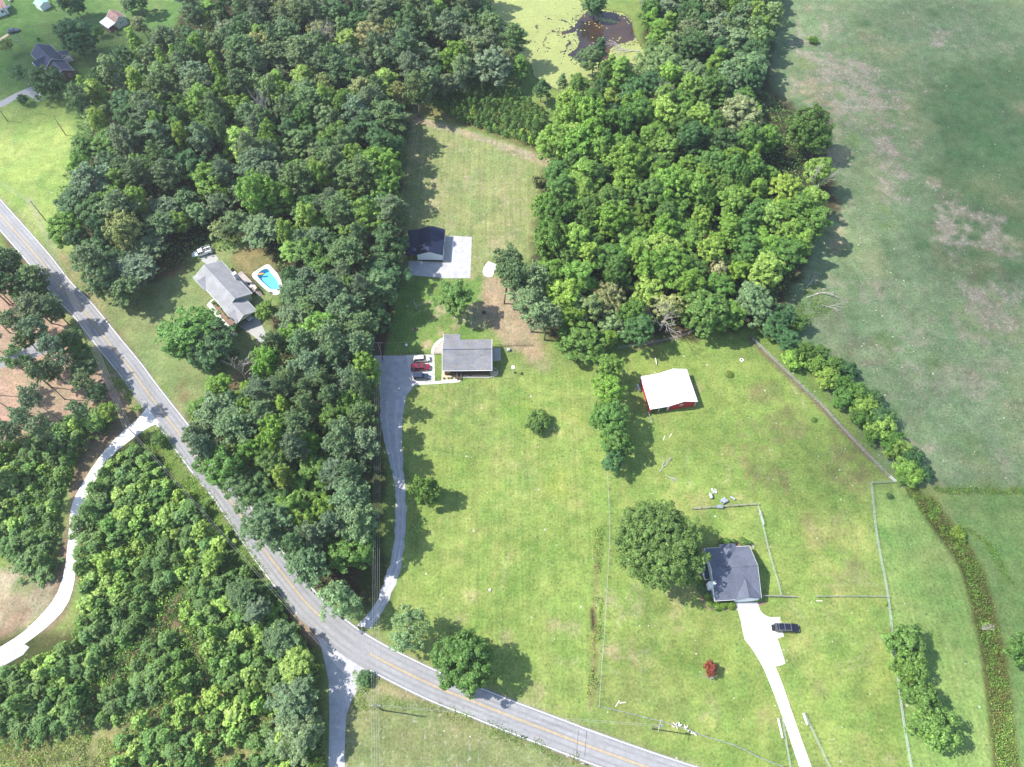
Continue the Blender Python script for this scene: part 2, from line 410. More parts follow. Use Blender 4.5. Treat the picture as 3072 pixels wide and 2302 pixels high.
def trail(fn, pts, wid, c, amt=0.8, soft=1.0):
    line = [P(*fn(*p))[:2] for p in pts]
    d = pathdist(GX, GY, line) + np.abs(wob)*0.25
    k = np.clip((wid - d)/soft + 0.5, 0, 1)*amt
    global col
    col = col*(1-k[...,None]) + C3(*c)*k[...,None]
ROADLINE = [(-150,476),(0,644),(109,768),(185,865),(250,932),(324,1025),(394,1111),(444,1180),(537,1300),(602,1388),(671,1472),(718,1541),(796,1654),(857,1733),(921,1812),(967,1854),(1034,1912),(1110,1961),(1200,2009),(1311,2062),(1418,2104),(1533,2150),(1654,2196),(1774,2242),(1941,2302),(2100,2355)]
trail(lambda x, y: (x, y), ROADLINE, 4.0, (176,164,132), .6, 1.6)
MARKS = [(T12,[(1740,930),(1800,955),(1900,945),(1965,905)]),(T12,[(1720,1000),(1760,1040),(1820,1055)]),(T12,[(1940,1040),(2010,985)]),(T12,[(2000,560),(1890,620),(1800,700),(1760,820)]),(T22,[(100,1340),(180,1310),(230,1300)]),(T22,[(955,1480),(990,1530)]),(T22,[(985,1480),(1060,1550)]),(T22,[(1310,1620),(1340,1580)]),(T22,[(1360,1640),(1370,1590)]),(T22,[(1220,780),(1300,855)]),(T22,[(900,400),(1100,450),(1250,480)]),(T22,[(860,500),(1000,480),(1200,420)]),(T21,[(300,1340),(300,1440),(240,1510)]),(T21,[(490,1350),(480,1440)]),(T21,[(710,850),(770,930),(800,1000)]),(T21,[(50,1200),(20,1350),(60,1500)]),(T11,[(560,1000),(650,940),(760,880)]),(T12,[(1040,520),(1060,400),(1080,280)]),(T12,[(1400,960),(1480,990),(1540,960)]),(T12,[(1170,1230),(1300,1260),(1440,1270)]),(T22,[(1000,1000),(1150,950),(1220,850)]),(T22,[(1020,1040),(1190,990),(1270,880)]),(T22,[(680,560),(760,680),(930,800)]),(T12,[(570,1350),(600,1430),(590,1520),(530,1610)])]
for fn_, pts_ in MARKS: trail(fn_, pts_, .38, (214,212,160), .5, .7)
for x0_ in (640,690,760,830): trail(T12, [(x0_,1300),(x0_+60,1450),(x0_+20,1658)], .3, (206,196,150), .4, .8)
trail(T02, [(1180,520),(1060,690),(900,860),(800,1000),(640,1140),(520,1400)], 0.9, (205,170,140))
trail(T02, [(1060,690),(1200,790),(1300,960),(1430,1220)], 0.8, (190,150,125))
trail(T02, [(1460,1210),(1240,1370),(1050,1540),(900,1700)], 0.9, (208,196,160))
trail(T12, [(150,1110),(400,1190),(700,1310),(1000,1400),(1190,1500)], 1.0, (214,188,150), .7)
trail(T12, [(210,1060),(420,1150),(900,1350),(1600,1620)], 0.7, (150,130,95), .7)
trail(T12, [(120,1250),(560,1250),(900,1390),(1300,1530)], 1.3, (105,150,65), .5)
trail(T12, [(1660,250),(1650,480),(1640,750),(1640,1000),(1610,1280)], .8, (170,142,108), .55)
trail(T12, [(1625,640),(1630,760)], 0.6, (70,52,42), .9)
trail(T21, [(440,540),(560,660),(700,790),(900,980),(1110,1200),(1330,1430)], 1.0, (158,134,118), .85)
trail(T11, [(1900,600),(2010,570),(2211,510)], 1.0, (150,115,95), .8); trail(T21, [(0,490),(250,440)], 1.0, (150,125,105), .8)
trail(T10, [(560,790),(900,880),(1240,1010)], 1.2, (214,196,160), .6)
trail(T00, [(180,1290),(260,1450),(420,1700)], 1.2, (196,205,140), .6); trail(T01, [(400,0),(560,220),(700,420)], 1.6, (188,176,130), .7)
trail(T01, [(1690,560),(1560,470),(1500,380)], .5, (200,180,150), .3)
for a in [(T11,(900,200),60),(T11,(860,150),40),(T11,(730,470),60),(T11,(545,580),45),(T11,(1000,290),30),(T11,(650,490),40)]: patch(a[0], *a[1], a[2], (224,206,160), .8, t=.6)
for a in [(1180,1000,80),(700,1300,110),(1500,1050,90),(1420,1500,110)]: patch(T11, *a, (186,206,88), .5)
for a in [(620,950,60),(660,1130,50),(860,900,60),(1100,1000,70),(870,1150,50)]: patch(T11, *a, (120,175,70), .55)
for a in [(1000,1130,130),(1300,700,80),(800,960,120),(1150,1400,140),(1090,780,60)]: patch(T11, *a, (178,190,116), .6, t=.3)
for a in [(850,560,60),(1390,740,50),(1060,800,80),(1240,1160,70),(780,700,60),(1490,780,60)]: patch(T12, *a, (200,192,140), .6, t=.5)
for a in [(1840,560,130),(1900,900,110),(1750,900,70),(1800,480,60),(1880,650,70)]: patch(T12, *a, (208,192,148), .75, t=.6)
for a in [(2050,750,200),(2060,1130,160),(1900,1250,150)]: patch(T12, *a, (140,172,75), .5)
for a in [(640,1080,150),(520,900,120),(870,1380,130),(1060,1350,160),(600,1430,110),(1190,1430,80)]: patch(T21, *a, (140,130,92), .55, t=.5)
for a in [(380,1600,110),(120,1590,80),(60,850,60),(1650,1500,60)]: patch(T21, *a, (212,200,140), .5, t=.4)
for a in [(860,120,120),(1100,400,120),(180,1310,90),(540,1330,80),(860,1120,70),(1000,60,90)]: patch(T22, *a, (176,160,118), .5, t=.5)
for a in [(500,660,60),(550,700,50),(1240,650,50),(1350,180,120)]: patch(T22, *a, (110,165,85), .5)
for a in [(100,900,120),(350,900,100),(1600,820,90),(400,300,80)]: patch(T22, *a, (140,165,72), .4)
for a in [(880,60,90),(1000,150,70),(1220,240,60),(1350,340,120),(1500,520,120),(1450,700,70),(1250,850,90),(1380,900,90),(1500,930,80),(1540,250,80),(1460,120,60),(1700,240,60),(1960,290,80),(2100,310,70),(1750,1280,120),(1880,1400,150),(2120,1300,120),(1650,1200,70),(1780,1560,140),(2100,1600,120),(2180,700,60),(1720,10,90),(900,460,120),(760,600,80),(640,480,80)]: patch(T20, *a, (178,176,140), .5, t=1.0)
for a in [(1400,740,70),(1950,850,300),(1150,150,100),(1900,600,160),(1650,60,100)]: patch(T20, *a, (112,152,98), .6, t=.1)  # darker green blotches; the broad ones paint in the cloud's shade
for a in [(800,420,60),(1000,560,90),(1100,900,60),(1300,1400,120),(1140,360,80)]: patch(T20, *a, (148,180,98), .5, t=.3)
for a in [(1850,60,140),(2100,130,100),(1400,210,120),(1200,600,140),(1900,740,90),(1560,950,80),(2150,950,80),(1750,1340,100)]: patch(T21, *a, (150,140,118), .5, t=.8)
for a in [(1300,560,100),(1650,700,90),(1850,1270,120),(1500,1100,100)]: patch(T21, *a, (120,160,88), .5)
for a in [(1550,820,100),(1250,860,70)]: patch(T01, *a, (196,178,128), .6, t=.3)
for a in [(1220,860,110),(1100,80,160),(900,130,130)]: patch(T01, *a, (150,118,90), .6)
for a in [(260,1200,200),(100,500,250),(500,330,90)]: patch(T00, *a, (118,168,80), .35)
for a in [(960,80,40),(1000,60,40)]: patch(T00, *a, (205,165,140), .7)
patch(T02, 110, 720, 110, (190,150,130), .7); patch(T02, 60, 450, 130, (226,214,180), .6); patch(T02, 160, 480, 90, (150,172,100), .6)
patch(T02, 800, 1310, 100, (190,182,170), .8); patch(T02, 1000, 1290, 90, (180,178,120), .5)
patch(T11, 480, 480, 26, (208,170,140), .9); patch(T11, 925, 375, 26, (208,170,140), .8)
def worn(fn, pts, c, thr=.5, amt=.8, sc=5.0, seed=90):
    poly = [P(*fn(*q))[:2] for q in pts]
    e = np.clip(inside(GX, GY, poly)/10 + .5, 0, 1)
    f = fbm(GX, GY, sc*2.2, seed, 3)*.5 + fbm(GX, GY, sc*.45, seed+3, 4)*.5
    k = np.clip((f - thr + (e-1)*.35)*9, 0, 1)*amt
    global col, tan
    col = col*(1-k[...,None]) + C3(*c)*k[...,None]; tan = np.maximum(tan, k*.95)
WC = (192,184,160)
worn(D, [(1700,20),(1830,10),(1860,120),(1960,160),(2010,330),(1960,480),(1860,380),(1760,200),(1690,230)], WC, .47)
worn(D, [(1980,400),(2060,420),(2230,480),(2230,760),(2110,740),(2020,560)], WC, .48, seed=95)
worn(D, [(1960,30),(2080,60),(2120,140),(2010,110)], WC, .5, seed=97)
worn(D, [(1650,600),(2212,560),(2212,1040),(1950,1000),(1720,760)], WC, .56, .5, seed=99)
worn(D, [(1680,90),(1800,200),(1850,330),(1830,600),(1760,640),(1800,420),(1700,240)], (206,190,152), .45, .7, 4, seed=101)
worn(D, [(860,240),(1190,350),(1150,520),(1040,600),(870,500)], (206,196,150), .53, .6, 3, seed=103)
worn(D, [(1000,600),(1160,610),(1170,760),(1060,740),(860,720),(880,640)], (224,206,166), .52, .8, 2.5, seed=105)
worn(D, [(1310,1150),(1480,1130),(1560,1300),(1500,1400),(1320,1400)], (206,192,140), .5, .5, 3, seed=107)
worn(D, [(1560,800),(1720,830),(1900,1030),(1880,1250),(1700,1200),(1560,1000)], (170,158,108), .52, .5, 4, seed=109)
worn(D, [(860,800),(1290,800),(1290,1300),(900,1350)], (200,206,120), .55, .45, 5, seed=111)
worn(D, [(860,800),(1290,800),(1290,1500),(900,1350)], (128,172,72), .56, .45, 6, seed=113)
worn(D, [(1310,1000),(1900,1050),(1960,1650),(1310,1650)], (196,204,112), .54, .5, 5, seed=115)
worn(D, [(1310,1000),(1900,1050),(1960,1650),(1310,1650)], (126,164,70), .56, .45, 6, seed=117)
# dune-scale mottling
mt = (fbm(GX, GY, 14, 21)-0.5)*0.5 + (fbm(GX, GY, 5, 31)-0.5)*0.5
dry = C3(196,190,128)
col = col * (1 + (mt*mott)[...,None]*0.8)
k = np.clip((fbm(GX, GY, 18, 77)-0.52)*5, 0, 1)*0.22*np.clip(mott+.3,0,1); col = col*(1-k[...,None]) + dry*k[...,None]
ny, nx = GX.shape
# pond basin: the ground dips under the water
POND = [P(*T10(x,y))[:2] for x,y in [(880,-60),(905,60),(1010,130),(1050,200),(1130,330),(1230,420),(1250,500),(1350,560),(1500,620),(1700,560),(1960,540),(2010,440),(1960,330),(1900,230),(1880,130),(1830,85),(1690,60),(1600,50),(1540,0),(1560,-120),(900,-200)]]
pd = inside(GX, GY, POND)
GZ = np.where(pd > 0, -np.clip(pd/3.0, 0, 1)*1.2, 0.0) - 0.0
kk = np.clip(pd/1.5+.5, 0, 1); col = col*(1-kk[...,None]) + (np.array((0.10,0.055,0.03)))*kk[...,None]; tan *= (1-kk)
# creek ditch
DITCH = [P(*T22(*p))[:2] for p in [(1600,-30),(1700,120),(1810,260),(1880,400),(1930,560),(1970,740),(2010,900),(2040,1100),(2060,1300),(2080,1500),(2110,1700)]]
dd = pathdist(GX, GY, DITCH)
GZ = GZ - np.clip(1-(dd/2.6)**2, 0, 1)*0.55
kk = np.clip((3.0-dd)/1.2+.5, 0, 1); col = col*(1-kk[...,None]) + C3(128,136,72)*kk[...,None]
# swimming pool hole
SWIM = [P(*CC(x,y))[:2] for x,y in [(1375,545),(1400,500),(1640,350),(1690,340),(1720,355),(1790,440),(1870,520),(1930,640),(1960,740),(1950,860),(1870,930),(1790,930),(1640,830),(1385,590)]]
GZ = np.where(inside(GX, GY, SWIM) > 0.8, -2.4, GZ)
V = np.stack([GX, GY, GZ], -1).reshape(-1, 3)
idx = np.arange(ny*nx).reshape(ny, nx)
Fq = np.stack([idx[:-1,:-1], idx[:-1,1:], idx[1:,1:], idx[1:,:-1]], -1).reshape(-1, 4)

m, nt, out, N = nmat('grass_ground'); L = nt.links.new
at = N('ShaderNodeAttribute', attribute_name='Col'); ax = N('ShaderNodeAttribute', attribute_name='Mix')
sep = N('ShaderNodeSeparateColor'); L(ax.outputs['Color'], sep.inputs[0])
tc = N('ShaderNodeTexCoord')
nf = N('ShaderNodeTexNoise', Scale=1.6, Detail=4.0, Roughness=0.7); L(tc.outputs['Object'], nf.inputs['Vector'])
nmid = N('ShaderNodeTexNoise', Scale=0.32, Detail=4.0, Roughness=0.65); L(tc.outputs['Object'], nmid.inputs['Vector'])
def rng_(src, a, b, c, d):
    r = N('ShaderNodeMapRange'); L(src, r.inputs['Value'])
    r.inputs['From Min'].default_value = a; r.inputs['From Max'].default_value = b; r.inputs['To Min'].default_value = c; r.inputs['To Max'].default_value = d
    return r.outputs[0]
def mth(op, a, b=None):
    n = N('ShaderNodeMath', operation=op)
    for i, v in enumerate((a, b)):
        if v is None: continue
        if isinstance(v, (int, float)): n.inputs[i].default_value = v
        else: L(v, n.inputs[i])
    return n.outputs[0]
br = mth('MULTIPLY', rng_(nf.outputs[0], .3, .7, .66, 1.34), rng_(nmid.outputs[0], .3, .7, .80, 1.20))
# mowing stripes run up the picture (north)
mpw = N('ShaderNodeMapping'); mpw.inputs['Rotation'].default_value = (0, 0, RAD(-1.5)); mpw.inputs['Scale'].default_value = (1, 0.03, 1); L(tc.outputs['Object'], mpw.inputs['Vector'])
nst = N('ShaderNodeTexNoise', Scale=1.1, Detail=3.0, Roughness=0.6); L(mpw.outputs[0], nst.inputs['Vector'])
st = mth('ADD', 1.0, mth('MULTIPLY', rng_(nst.outputs[0], .35, .65, -.17, .17), sep.outputs[1]))
br = mth('MULTIPLY', br, st)
nlo = N('ShaderNodeTexNoise', Scale=0.11, Detail=6.0, Roughness=0.7); L(tc.outputs['Object'], nlo.inputs['Vector'])
tintn = N('ShaderNodeMix', data_type='RGBA', blend_type='MULTIPLY'); L(rng_(nlo.outputs[0], .42, .62, 0.0, 1.0), tintn.inputs[0]); L(at.outputs['Color'], tintn.inputs[6]); tintn.inputs[7].default_value = (0.74, 0.88, 0.80, 1)
nlo2 = N('ShaderNodeTexNoise', Scale=0.2, Detail=6.0, Roughness=0.75); L(mpw.outputs[0], nlo2.inputs['Vector'])
tint2 = N('ShaderNodeMix', data_type='RGBA', blend_type='MULTIPLY'); L(rng_(nlo2.outputs[0], .5, .68, 0.0, 1.0), tint2.inputs[0]); L(tintn.outputs[2], tint2.inputs[6]); tint2.inputs[7].default_value = (1.14, 1.02, 1.15, 1)
sc = N('ShaderNodeVectorMath', operation='SCALE'); L(tint2.outputs[2], sc.inputs[0]); L(br, sc.inputs['Scale'])
# dry straw flecks and bare specks
mpt = N('ShaderNodeMapping'); mpt.inputs['Scale'].default_value = (1.0, 0.75, 1); L(tc.outputs['Object'], mpt.inputs['Vector'])
nt1 = N('ShaderNodeTexNoise', Scale=0.9, Detail=6.0, Roughness=0.75); L(mpt.outputs[0], nt1.inputs['Vector'])
thr = mth('SUBTRACT', 0.72, mth('MULTIPLY', sep.outputs[0], 0.27))
fl = mth('MULTIPLY', mth('SUBTRACT', nt1.outputs[0], thr), 11.0)
cl = N('ShaderNodeClamp'); L(fl, cl.inputs['Value'])
mix = N('ShaderNodeMix', data_type='RGBA'); L(mth('MULTIPLY', cl.outputs[0], 0.62), mix.inputs[0]); L(sc.outputs[0], mix.inputs[6]); mix.inputs[7].default_value = (0.36, 0.32, 0.25, 1)
# small darker weeds
vo = N('ShaderNodeTexVoronoi', Scale=0.55); L(tc.outputs['Object'], vo.inputs['Vector'])
dw = mth('MULTIPLY', rng_(vo.outputs['Distance'], .12, .2, 1.0, 0.0), 0.5)
mix2 = N('ShaderNodeMix', data_type='RGBA'); L(dw, mix2.inputs[0]); L(mix.outputs[2], mix2.inputs[6]); mix2.inputs[7].default_value = (0.05, 0.10, 0.03, 1)
vo2 = N('ShaderNodeTexVoronoi', Scale=0.16); L(tc.outputs['Object'], vo2.inputs['Vector'])
mix3 = N('ShaderNodeMix', data_type='RGBA'); L(mth('MULTIPLY', rng_(vo2.outputs['Distance'], .035, .055, 1.0, 0.0), 0.75), mix3.inputs[0]); L(mix2.outputs[2], mix3.inputs[6]); mix3.inputs[7].default_value = (0.42, 0.42, 0.33, 1)
pb = N('ShaderNodeBsdfPrincipled', Roughness=0.95); pb.inputs['Specular IOR Level'].default_value = 0.1
L(mix3.outputs[2], pb.inputs['Base Color'])
bp = N('ShaderNodeBump', Strength=0.5, Distance=0.25); L(nf.outputs[0], bp.inputs['Height']); L(bp.outputs[0], pb.inputs['Normal'])
L(pb.outputs[0], out.inputs['Surface']); M['grass_ground'] = m
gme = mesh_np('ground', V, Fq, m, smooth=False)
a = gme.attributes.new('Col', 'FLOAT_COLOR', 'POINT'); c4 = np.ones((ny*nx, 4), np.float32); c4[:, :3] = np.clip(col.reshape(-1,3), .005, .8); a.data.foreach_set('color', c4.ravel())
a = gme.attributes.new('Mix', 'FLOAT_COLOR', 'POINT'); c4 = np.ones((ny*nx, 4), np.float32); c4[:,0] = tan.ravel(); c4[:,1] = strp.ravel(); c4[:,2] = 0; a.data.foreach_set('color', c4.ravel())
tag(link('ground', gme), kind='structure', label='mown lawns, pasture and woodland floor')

# ------------------------------------------------------------------ roads and drives (sheets 4 mm apart)
def resample(pts, step):
    """Catmull-Rom through pts, points about every step metres"""
    pts = [Vector((p[0], p[1])) for p in pts]; out_ = []
    Q = [pts[0]*2 - pts[1]] + pts + [pts[-1]*2 - pts[-2]]
    for i in range(1, len(Q)-2):
        a, b, c, d = Q[i-1], Q[i], Q[i+1], Q[i+2]; n = max(1, int((c-b).length/step))
        for k in range(n):
            t = k/n
            out_.append(0.5*((2*b) + (c-a)*t + (2*a-5*b+4*c-d)*t*t + (3*b-a-3*c+d)*t**3))
    out_.append(pts[-1]); return out_
def offset(line, d):
    r = []
    for i, p in enumerate(line):
        t = (line[min(i+1,len(line)-1)] - line[max(i-1,0)]).normalized()
        r.append(p + Vector((-t.y, t.x))*d)
    return r
def ribbon(a, b, z, th=0.0):
    """sheet between two lines; with th it is a slab whose top is at z"""
    mb = MB(); n = len(a)
    if not th:
        mb.add([(p.x,p.y,z) for p in a] + [(p.x,p.y,z) for p in b], [(n+i,n+i+1,i+1,i) for i in range(n-1)])
    else:
        for i in range(n-1):
            q = [b[i], b[i+1], a[i+1], a[i]]
            mb.hexa([(p.x,p.y,z-th) for p in q], [(p.x,p.y,z) for p in q])
    return mb
def sheet(name, poly, z, mat, **k):
    me = MB().add([(p[0],p[1],z) for p in poly], [tuple(range(len(poly)))]).mesh(name, M[mat])
    bm = bmesh.new(); bm.from_mesh(me); bmesh.ops.triangulate(bm, faces=bm.faces)
    for f in bm.faces:
        if f.normal.z < 0: f.normal_flip()
    bm.to_mesh(me); bm.free()
    return tag(link(name, me), **k)
RC = resample([P(*p) for p in [(-420,180),(-150,476),(0,644),(109,768),(185,865),(250,932),(324,1025),(394,1111),(444,1180),(537,1300),(602,1388),(671,1472),(718,1541),(796,1654),(857,1733),(921,1812),(967,1854),(1034,1912),(1110,1961),(1200,2009),(1311,2062),(1418,2104),(1533,2150),(1654,2196),(1774,2242),(1941,2302),(2100,2355),(2400,2450)]], 2.0)
HW = 3.15
road = ribbon(offset(RC, HW+.25), offset(RC, -HW-.25), 0.028).build('paved_road', M['asphalt']); tag(road, kind='structure', label='grey two-lane asphalt road crossing the photo diagonally')
def seg(line, lo, hi, xmin=None):
    return [p for p in line if True][lo:hi]
def near(line, q): return min(range(len(line)), key=lambda i: (line[i]-Vector(q[:2])).length)
g0, g1 = near(RC, P(965,1853)), near(RC, P(1110,1961))
j0, j1 = near(RC, P(925,1830)), near(RC, P(1119,1990))
k0, k1 = near(RC, P(410,1150)), near(RC, P(470,1250))
def lines(rng_list, offs, w, mat, name):
    mb = MB()
    for lo, hi in rng_list:
        s_ = RC[lo:hi+1]
        r_ = ribbon(offset(s_, offs+w/2), offset(s_, offs-w/2), 0.032); mb.add(r_.v, r_.f)
    o = mb.build(name, M[mat], road); return o
lines([(0,g0),(g1,len(RC)-1)], 0.13, 0.10, 'yellow_line', 'yellow_line'); lines([(0,g0),(g1,len(RC)-1)], -0.13, 0.10, 'yellow_line', 'yellow_line')
lines([(0,len(RC)-1)], HW-0.05, 0.13, 'white_line', 'white_line')
lines([(0,k0),(k1,j0),(j1,len(RC)-1)], -HW+0.05, 0.13, 'white_line', 'white_line')
for o_ in (-2.25, -.95, .95, 2.25):
    ww_ = [.36 + .12*math.sin(i*.21+o_*3) for i in range(len(RC))]
    A2, B2 = offset(RC, o_), offset(RC, o_)
    A2 = [p.lerp(q, ww_[i]/1.0) for i, (p, q) in enumerate(zip(RC and offset(RC, o_), offset(RC, o_+1)))]; B2 = [p.lerp(q, ww_[i]) for i, (p, q) in enumerate(zip(offset(RC, o_), offset(RC, o_-1)))]
    ribbon(A2, B2, 0.030).build('wheel_track', M['worn_asphalt'], road)
# tar seams near the east end
mb = MB()
for x in (1536, 1590):
    a_, b_ = P(1024+x*.46315, 1534+1420*.46315), P(1024+(x-14)*.46315, 1534+1590*.46315)
    mb.add([(a_.x-.04,a_.y,.036),(a_.x+.04,a_.y,.036),(b_.x+.04,b_.y,.036),(b_.x-.04,b_.y,.036)], [(3,2,1,0)])
mb.build('tar_seam', M['black_metal'], road)
def spoly(fnpts, step=2.0):
    pts = [P(*p) for p in fnpts]; return pts
# gravel side road, bottom
sheet('gravel_road', [P(*p) for p in [(925,1845),(948,1905),(963,1941),(975,1990),(986,2043),(988,2150),(986,2302),(984,2420),(1038,2420),(1035,2302),(1033,2275),(1038,2150),(1052,2108),(1075,2066),(1125,2016),(1100,1965),(1000,1890)]], 0.022, 'gravel', kind='structure', label='pale gravel side road meeting the paved road')
# gravel drive to the main house
left = [T11(205,640),T11(225,740),T11(243,830),T11(252,960),T11(265,1150),T11(310,1320),T11(340,1430),T11(350,1600),T12(350,0),T12(345,180),T12(320,330),T12(280,450),T12(230,580),T12(165,670),T12(100,740)]
right = [T11(595,645),T11(520,760),T11(470,840),T11(418,920),T11(396,1050),T11(394,1250),T11(408,1430),T11(422,1600),T12(421,30),T12(412,180),T12(385,360),T12(350,470),T12(300,590),T12(255,670),T12(190,760)]
la, ra = resample([P(*p) for p in left], 3.0), resample([P(*p) for p in right], 3.0)
def even(line, n):
    d = [0.0]
    for i in range(1, len(line)): d.append(d[-1] + (line[i]-line[i-1]).length)
    r = []
    for k in range(n):
        t = d[-1]*k/(n-1); i = max(j for j in range(len(d)) if d[j] <= t + 1e-9); i = min(i, len(line)-2)
        r.append(line[i].lerp(line[i+1], (t-d[i])/(d[i+1]-d[i]+1e-9)))
    return r
rj = np.random.default_rng(3)
la, ra = even(la, 70), even(ra, 70)
la = [p + Vector(rj.normal(0,.13,2)) for p in la]; ra = [p + Vector(rj.normal(0,.13,2)) for p in ra]
gdr = ribbon(ra, la, 0.012).build('gravel_driveway', M['gravel']); tag(gdr, kind='structure', label='long pale gravel driveway from the road to the parked cars')
for f0, f1 in ((.22,.36),(.62,.76)):
    ribbon([a.lerp(b, f1) for a, b in zip(la, ra)][14:], [a.lerp(b, f0) for a, b in zip(la, ra)][14:], 0.016).build('wheel_track', M['worn_gravel'], gdr)
sheet('parking_pad', [P(*CA(*p)) for p in [(110,650),(560,640),(590,640),(590,1130),(285,1150),(180,1000)]], 0.018, 'old_concrete', kind='structure', label='gravel and concrete parking pad under three vehicles')
# white concrete drive on the west, cast in slabs
wl = [(950,985),(890,1060),(770,1160),(640,1310),(530,1480),(465,1610)]; wr = [(1035,1080),(930,1130),(840,1200),(740,1280),(620,1450),(548,1640)]
wl2 = [(452,60),(440,200),(415,400),(350,570),(220,720),(100,820),(-120,950)]; wr2 = [(524,20),(505,200),(482,460),(430,620),(300,755),(160,860),(-60,1010)]
WL = even(resample([P(*T01(*p)) for p in wl] + [P(*T02(*p)) for p in wl2], 2), 30)
WR = even(resample([P(*T01(*p)) for p in wr] + [P(*T02(*p)) for p in wr2], 2), 30)
def slabs(name, A_, B_, z, mat, label, gap=0.035):
    root = thing(name, label, 'driveway'); root['kind'] = 'structure'; del root['category']
    for i in range(len(A_)-1):
        a0, a1, b0, b1 = A_[i], A_[i+1], B_[i], B_[i+1]
        g = gap/max(0.5, (a1-a0).length); h = gap/max(.5, (b1-b0).length)
        q = [a0.lerp(a1, g), a0.lerp(a1, 1-g), b0.lerp(b1, 1-h), b0.lerp(b1, h)]
        if (q[1]-q[0]).cross(q[2]-q[1]) < 0: q = q[::-1]
        MB().hexa([(p.x,p.y,-0.05) for p in q], [(p.x,p.y,z) for p in q]).build('slab', M[mat], root)
    return root
slabs('concrete_driveway', WL, WR, 0.06, 'concrete', 'white curving concrete driveway on the left leaving the paved road', .015)
sheet('gravel_shoulder', [P(*T02(*p)) for p in [(190,880),(150,930),(0,1015),(-120,1080),(-60,1010),(0,965),(160,862)]], 0.01, 'gravel', kind='structure', label='grey gravel patch beside the white curving drive')
# east house drive
el = even(resample([P(*T22(*p)) for p in [(340,590),(375,700),(400,830),(460,905),(515,1000),(570,1130),(620,1260),(680,1430),(755,1658),(790,1760)]], 2), 19)
er = even(resample([P(*T22(*p)) for p in [(487,590),(490,650),(530,760),(560,850),(590,980),(640,1100),(700,1280),(760,1450),(835,1658),(870,1760)]], 2), 19)
slabs('concrete_driveway', el, er, 0.05, 'concrete', 'straight pale concrete driveway leading up to the blue-grey roofed house')
sheet('turning_pad', [P(*T22(*p)) for p in [(489,600),(500,640),(520,665),(550,683),(580,688),(630,685),(633,722),(650,790),(655,812),(615,825),(560,850),(520,820),(500,700)]], 0.055, 'concrete', kind='structure', label='bright white turning pad beside the black vehicle')
sheet('spare_pad', [P(*T22(*p)) for p in [(548,870),(560,850),(585,832),(615,826),(640,900),(665,985),(640,998),(597,1008),(570,950)]], 0.046, 'old_concrete', kind='structure', label='grey concrete spare parking pad beside the pale driveway')
# far-left asphalt path in the pine wood and NW drive
sheet('asphalt_drive', [P(*T01(*p)) for p in [(-60,650),(0,655),(120,620),(240,560),(330,535),(400,560),(360,610),(270,640),(180,680),(60,710),(-60,745)]], 0.014, 'asphalt', kind='structure', label='grey drive winding under the tall pines')
sheet('asphalt_drive', [P(*CN(*p)) for p in [(-80,1580),(0,1530),(250,1400),(480,1300),(600,1400),(640,1510),(580,1540),(400,1430),(250,1490),(120,1570),(0,1625),(-80,1660)]], 0.014, 'grey_concrete', kind='structure', label='grey driveway ending under the tree beside the brick house')
sheet('concrete_drive', [P(*CC(*p)) for p in [(1110,1480),(1200,1430),(1460,1300),(1560,1480),(1640,1660),(1700,1800),(1570,1880),(1450,1750),(1260,1600),(1180,1560)]], 0.014, 'grey_concrete', kind='structure', label='concrete drive running into the carport of the grey-roofed house')
sheet('dirt_track', [P(*CN(*p)) for p in [(-60,620),(60,540),(130,500),(150,520),(60,580),(-60,670)]], 0.012, 'sand', kind='structure', label='sandy track behind the dark car')
sheet('dirt_parking', [P(*CC(*p)) for p in [(380,190),(560,90),(700,180),(740,250),(640,330),(500,330),(420,280)]], 0.012, 'grey_concrete', kind='structure', label='worn gravel spot beside the white work truck')

# ------------------------------------------------------------------ pond
def pond_water():
    m, nt, out, N = nmat('pond_water'); L = nt.links.new
    p = N('ShaderNodeBsdfPrincipled', Roughness=0.06); p.inputs['Specular IOR Level'].default_value = 0.6
    tc = N('ShaderNodeTexCoord'); n = N('ShaderNodeTexNoise', Scale=0.06, Detail=3.0); L(tc.outputs['Object'], n.inputs['Vector'])
    r = N('ShaderNodeValToRGB'); L(n.outputs[0], r.inputs[0])
    r.color_ramp.elements[0].position = .4; r.color_ramp.elements[0].color = (0.030,0.024,0.020,1)
    r.color_ramp.elements[1].position = .62; r.color_ramp.elements[1].color = (0.070,0.036,0.018,1)
    L(r.outputs[0], p.inputs['Base Color']); L(p.outputs[0], out.inputs['Surface']); M['pond_water'] = m
pond_water()
sheet('pond_water', [(p[0], p[1]) for p in POND], -0.08, 'pond_water', kind='structure', label='dark brown pond water')
solid('silt', (0.26,0.10,0.04), 0.5, var=0.2)
# duckweed: thin floating mats, torn where the open water shows
cs = 0.5
px_, py_ = np.meshgrid(np.arange(-40, 60, cs), np.arange(195, 330, cs), indexing='xy')
px_ = px_ + 0; dpn = inside(px_, py_, POND)
OPEN1 = [P(*CR(1560,0,5.027)(x,y))[:2] for x,y in [(1000,180),(1110,150),(1300,170),(1560,240),(1660,310),(1700,400),(1720,600),(1620,640),(1500,650),(1350,750),(1330,900),(1100,900),(960,980),(700,830),(860,740),(900,640),(900,560),(840,480),(640,520),(640,480),(740,460),(850,400),(830,370),(880,290)]]
OPEN2 = [P(*CR(1560,0,5.027)(x,y))[:2] for x,y in [(1560,950),(1740,970),(1850,950),(1880,1060),(1990,1180),(1950,1240),(1700,1110)]]
wn_ = (fbm(px_, py_, 6, 5)-.5)*5 + (fbm(px_, py_, 1.6, 15)-.5)*3
o1 = np.maximum(inside(px_, py_, OPEN1), inside(px_, py_, OPEN2)) + wn_*0.35
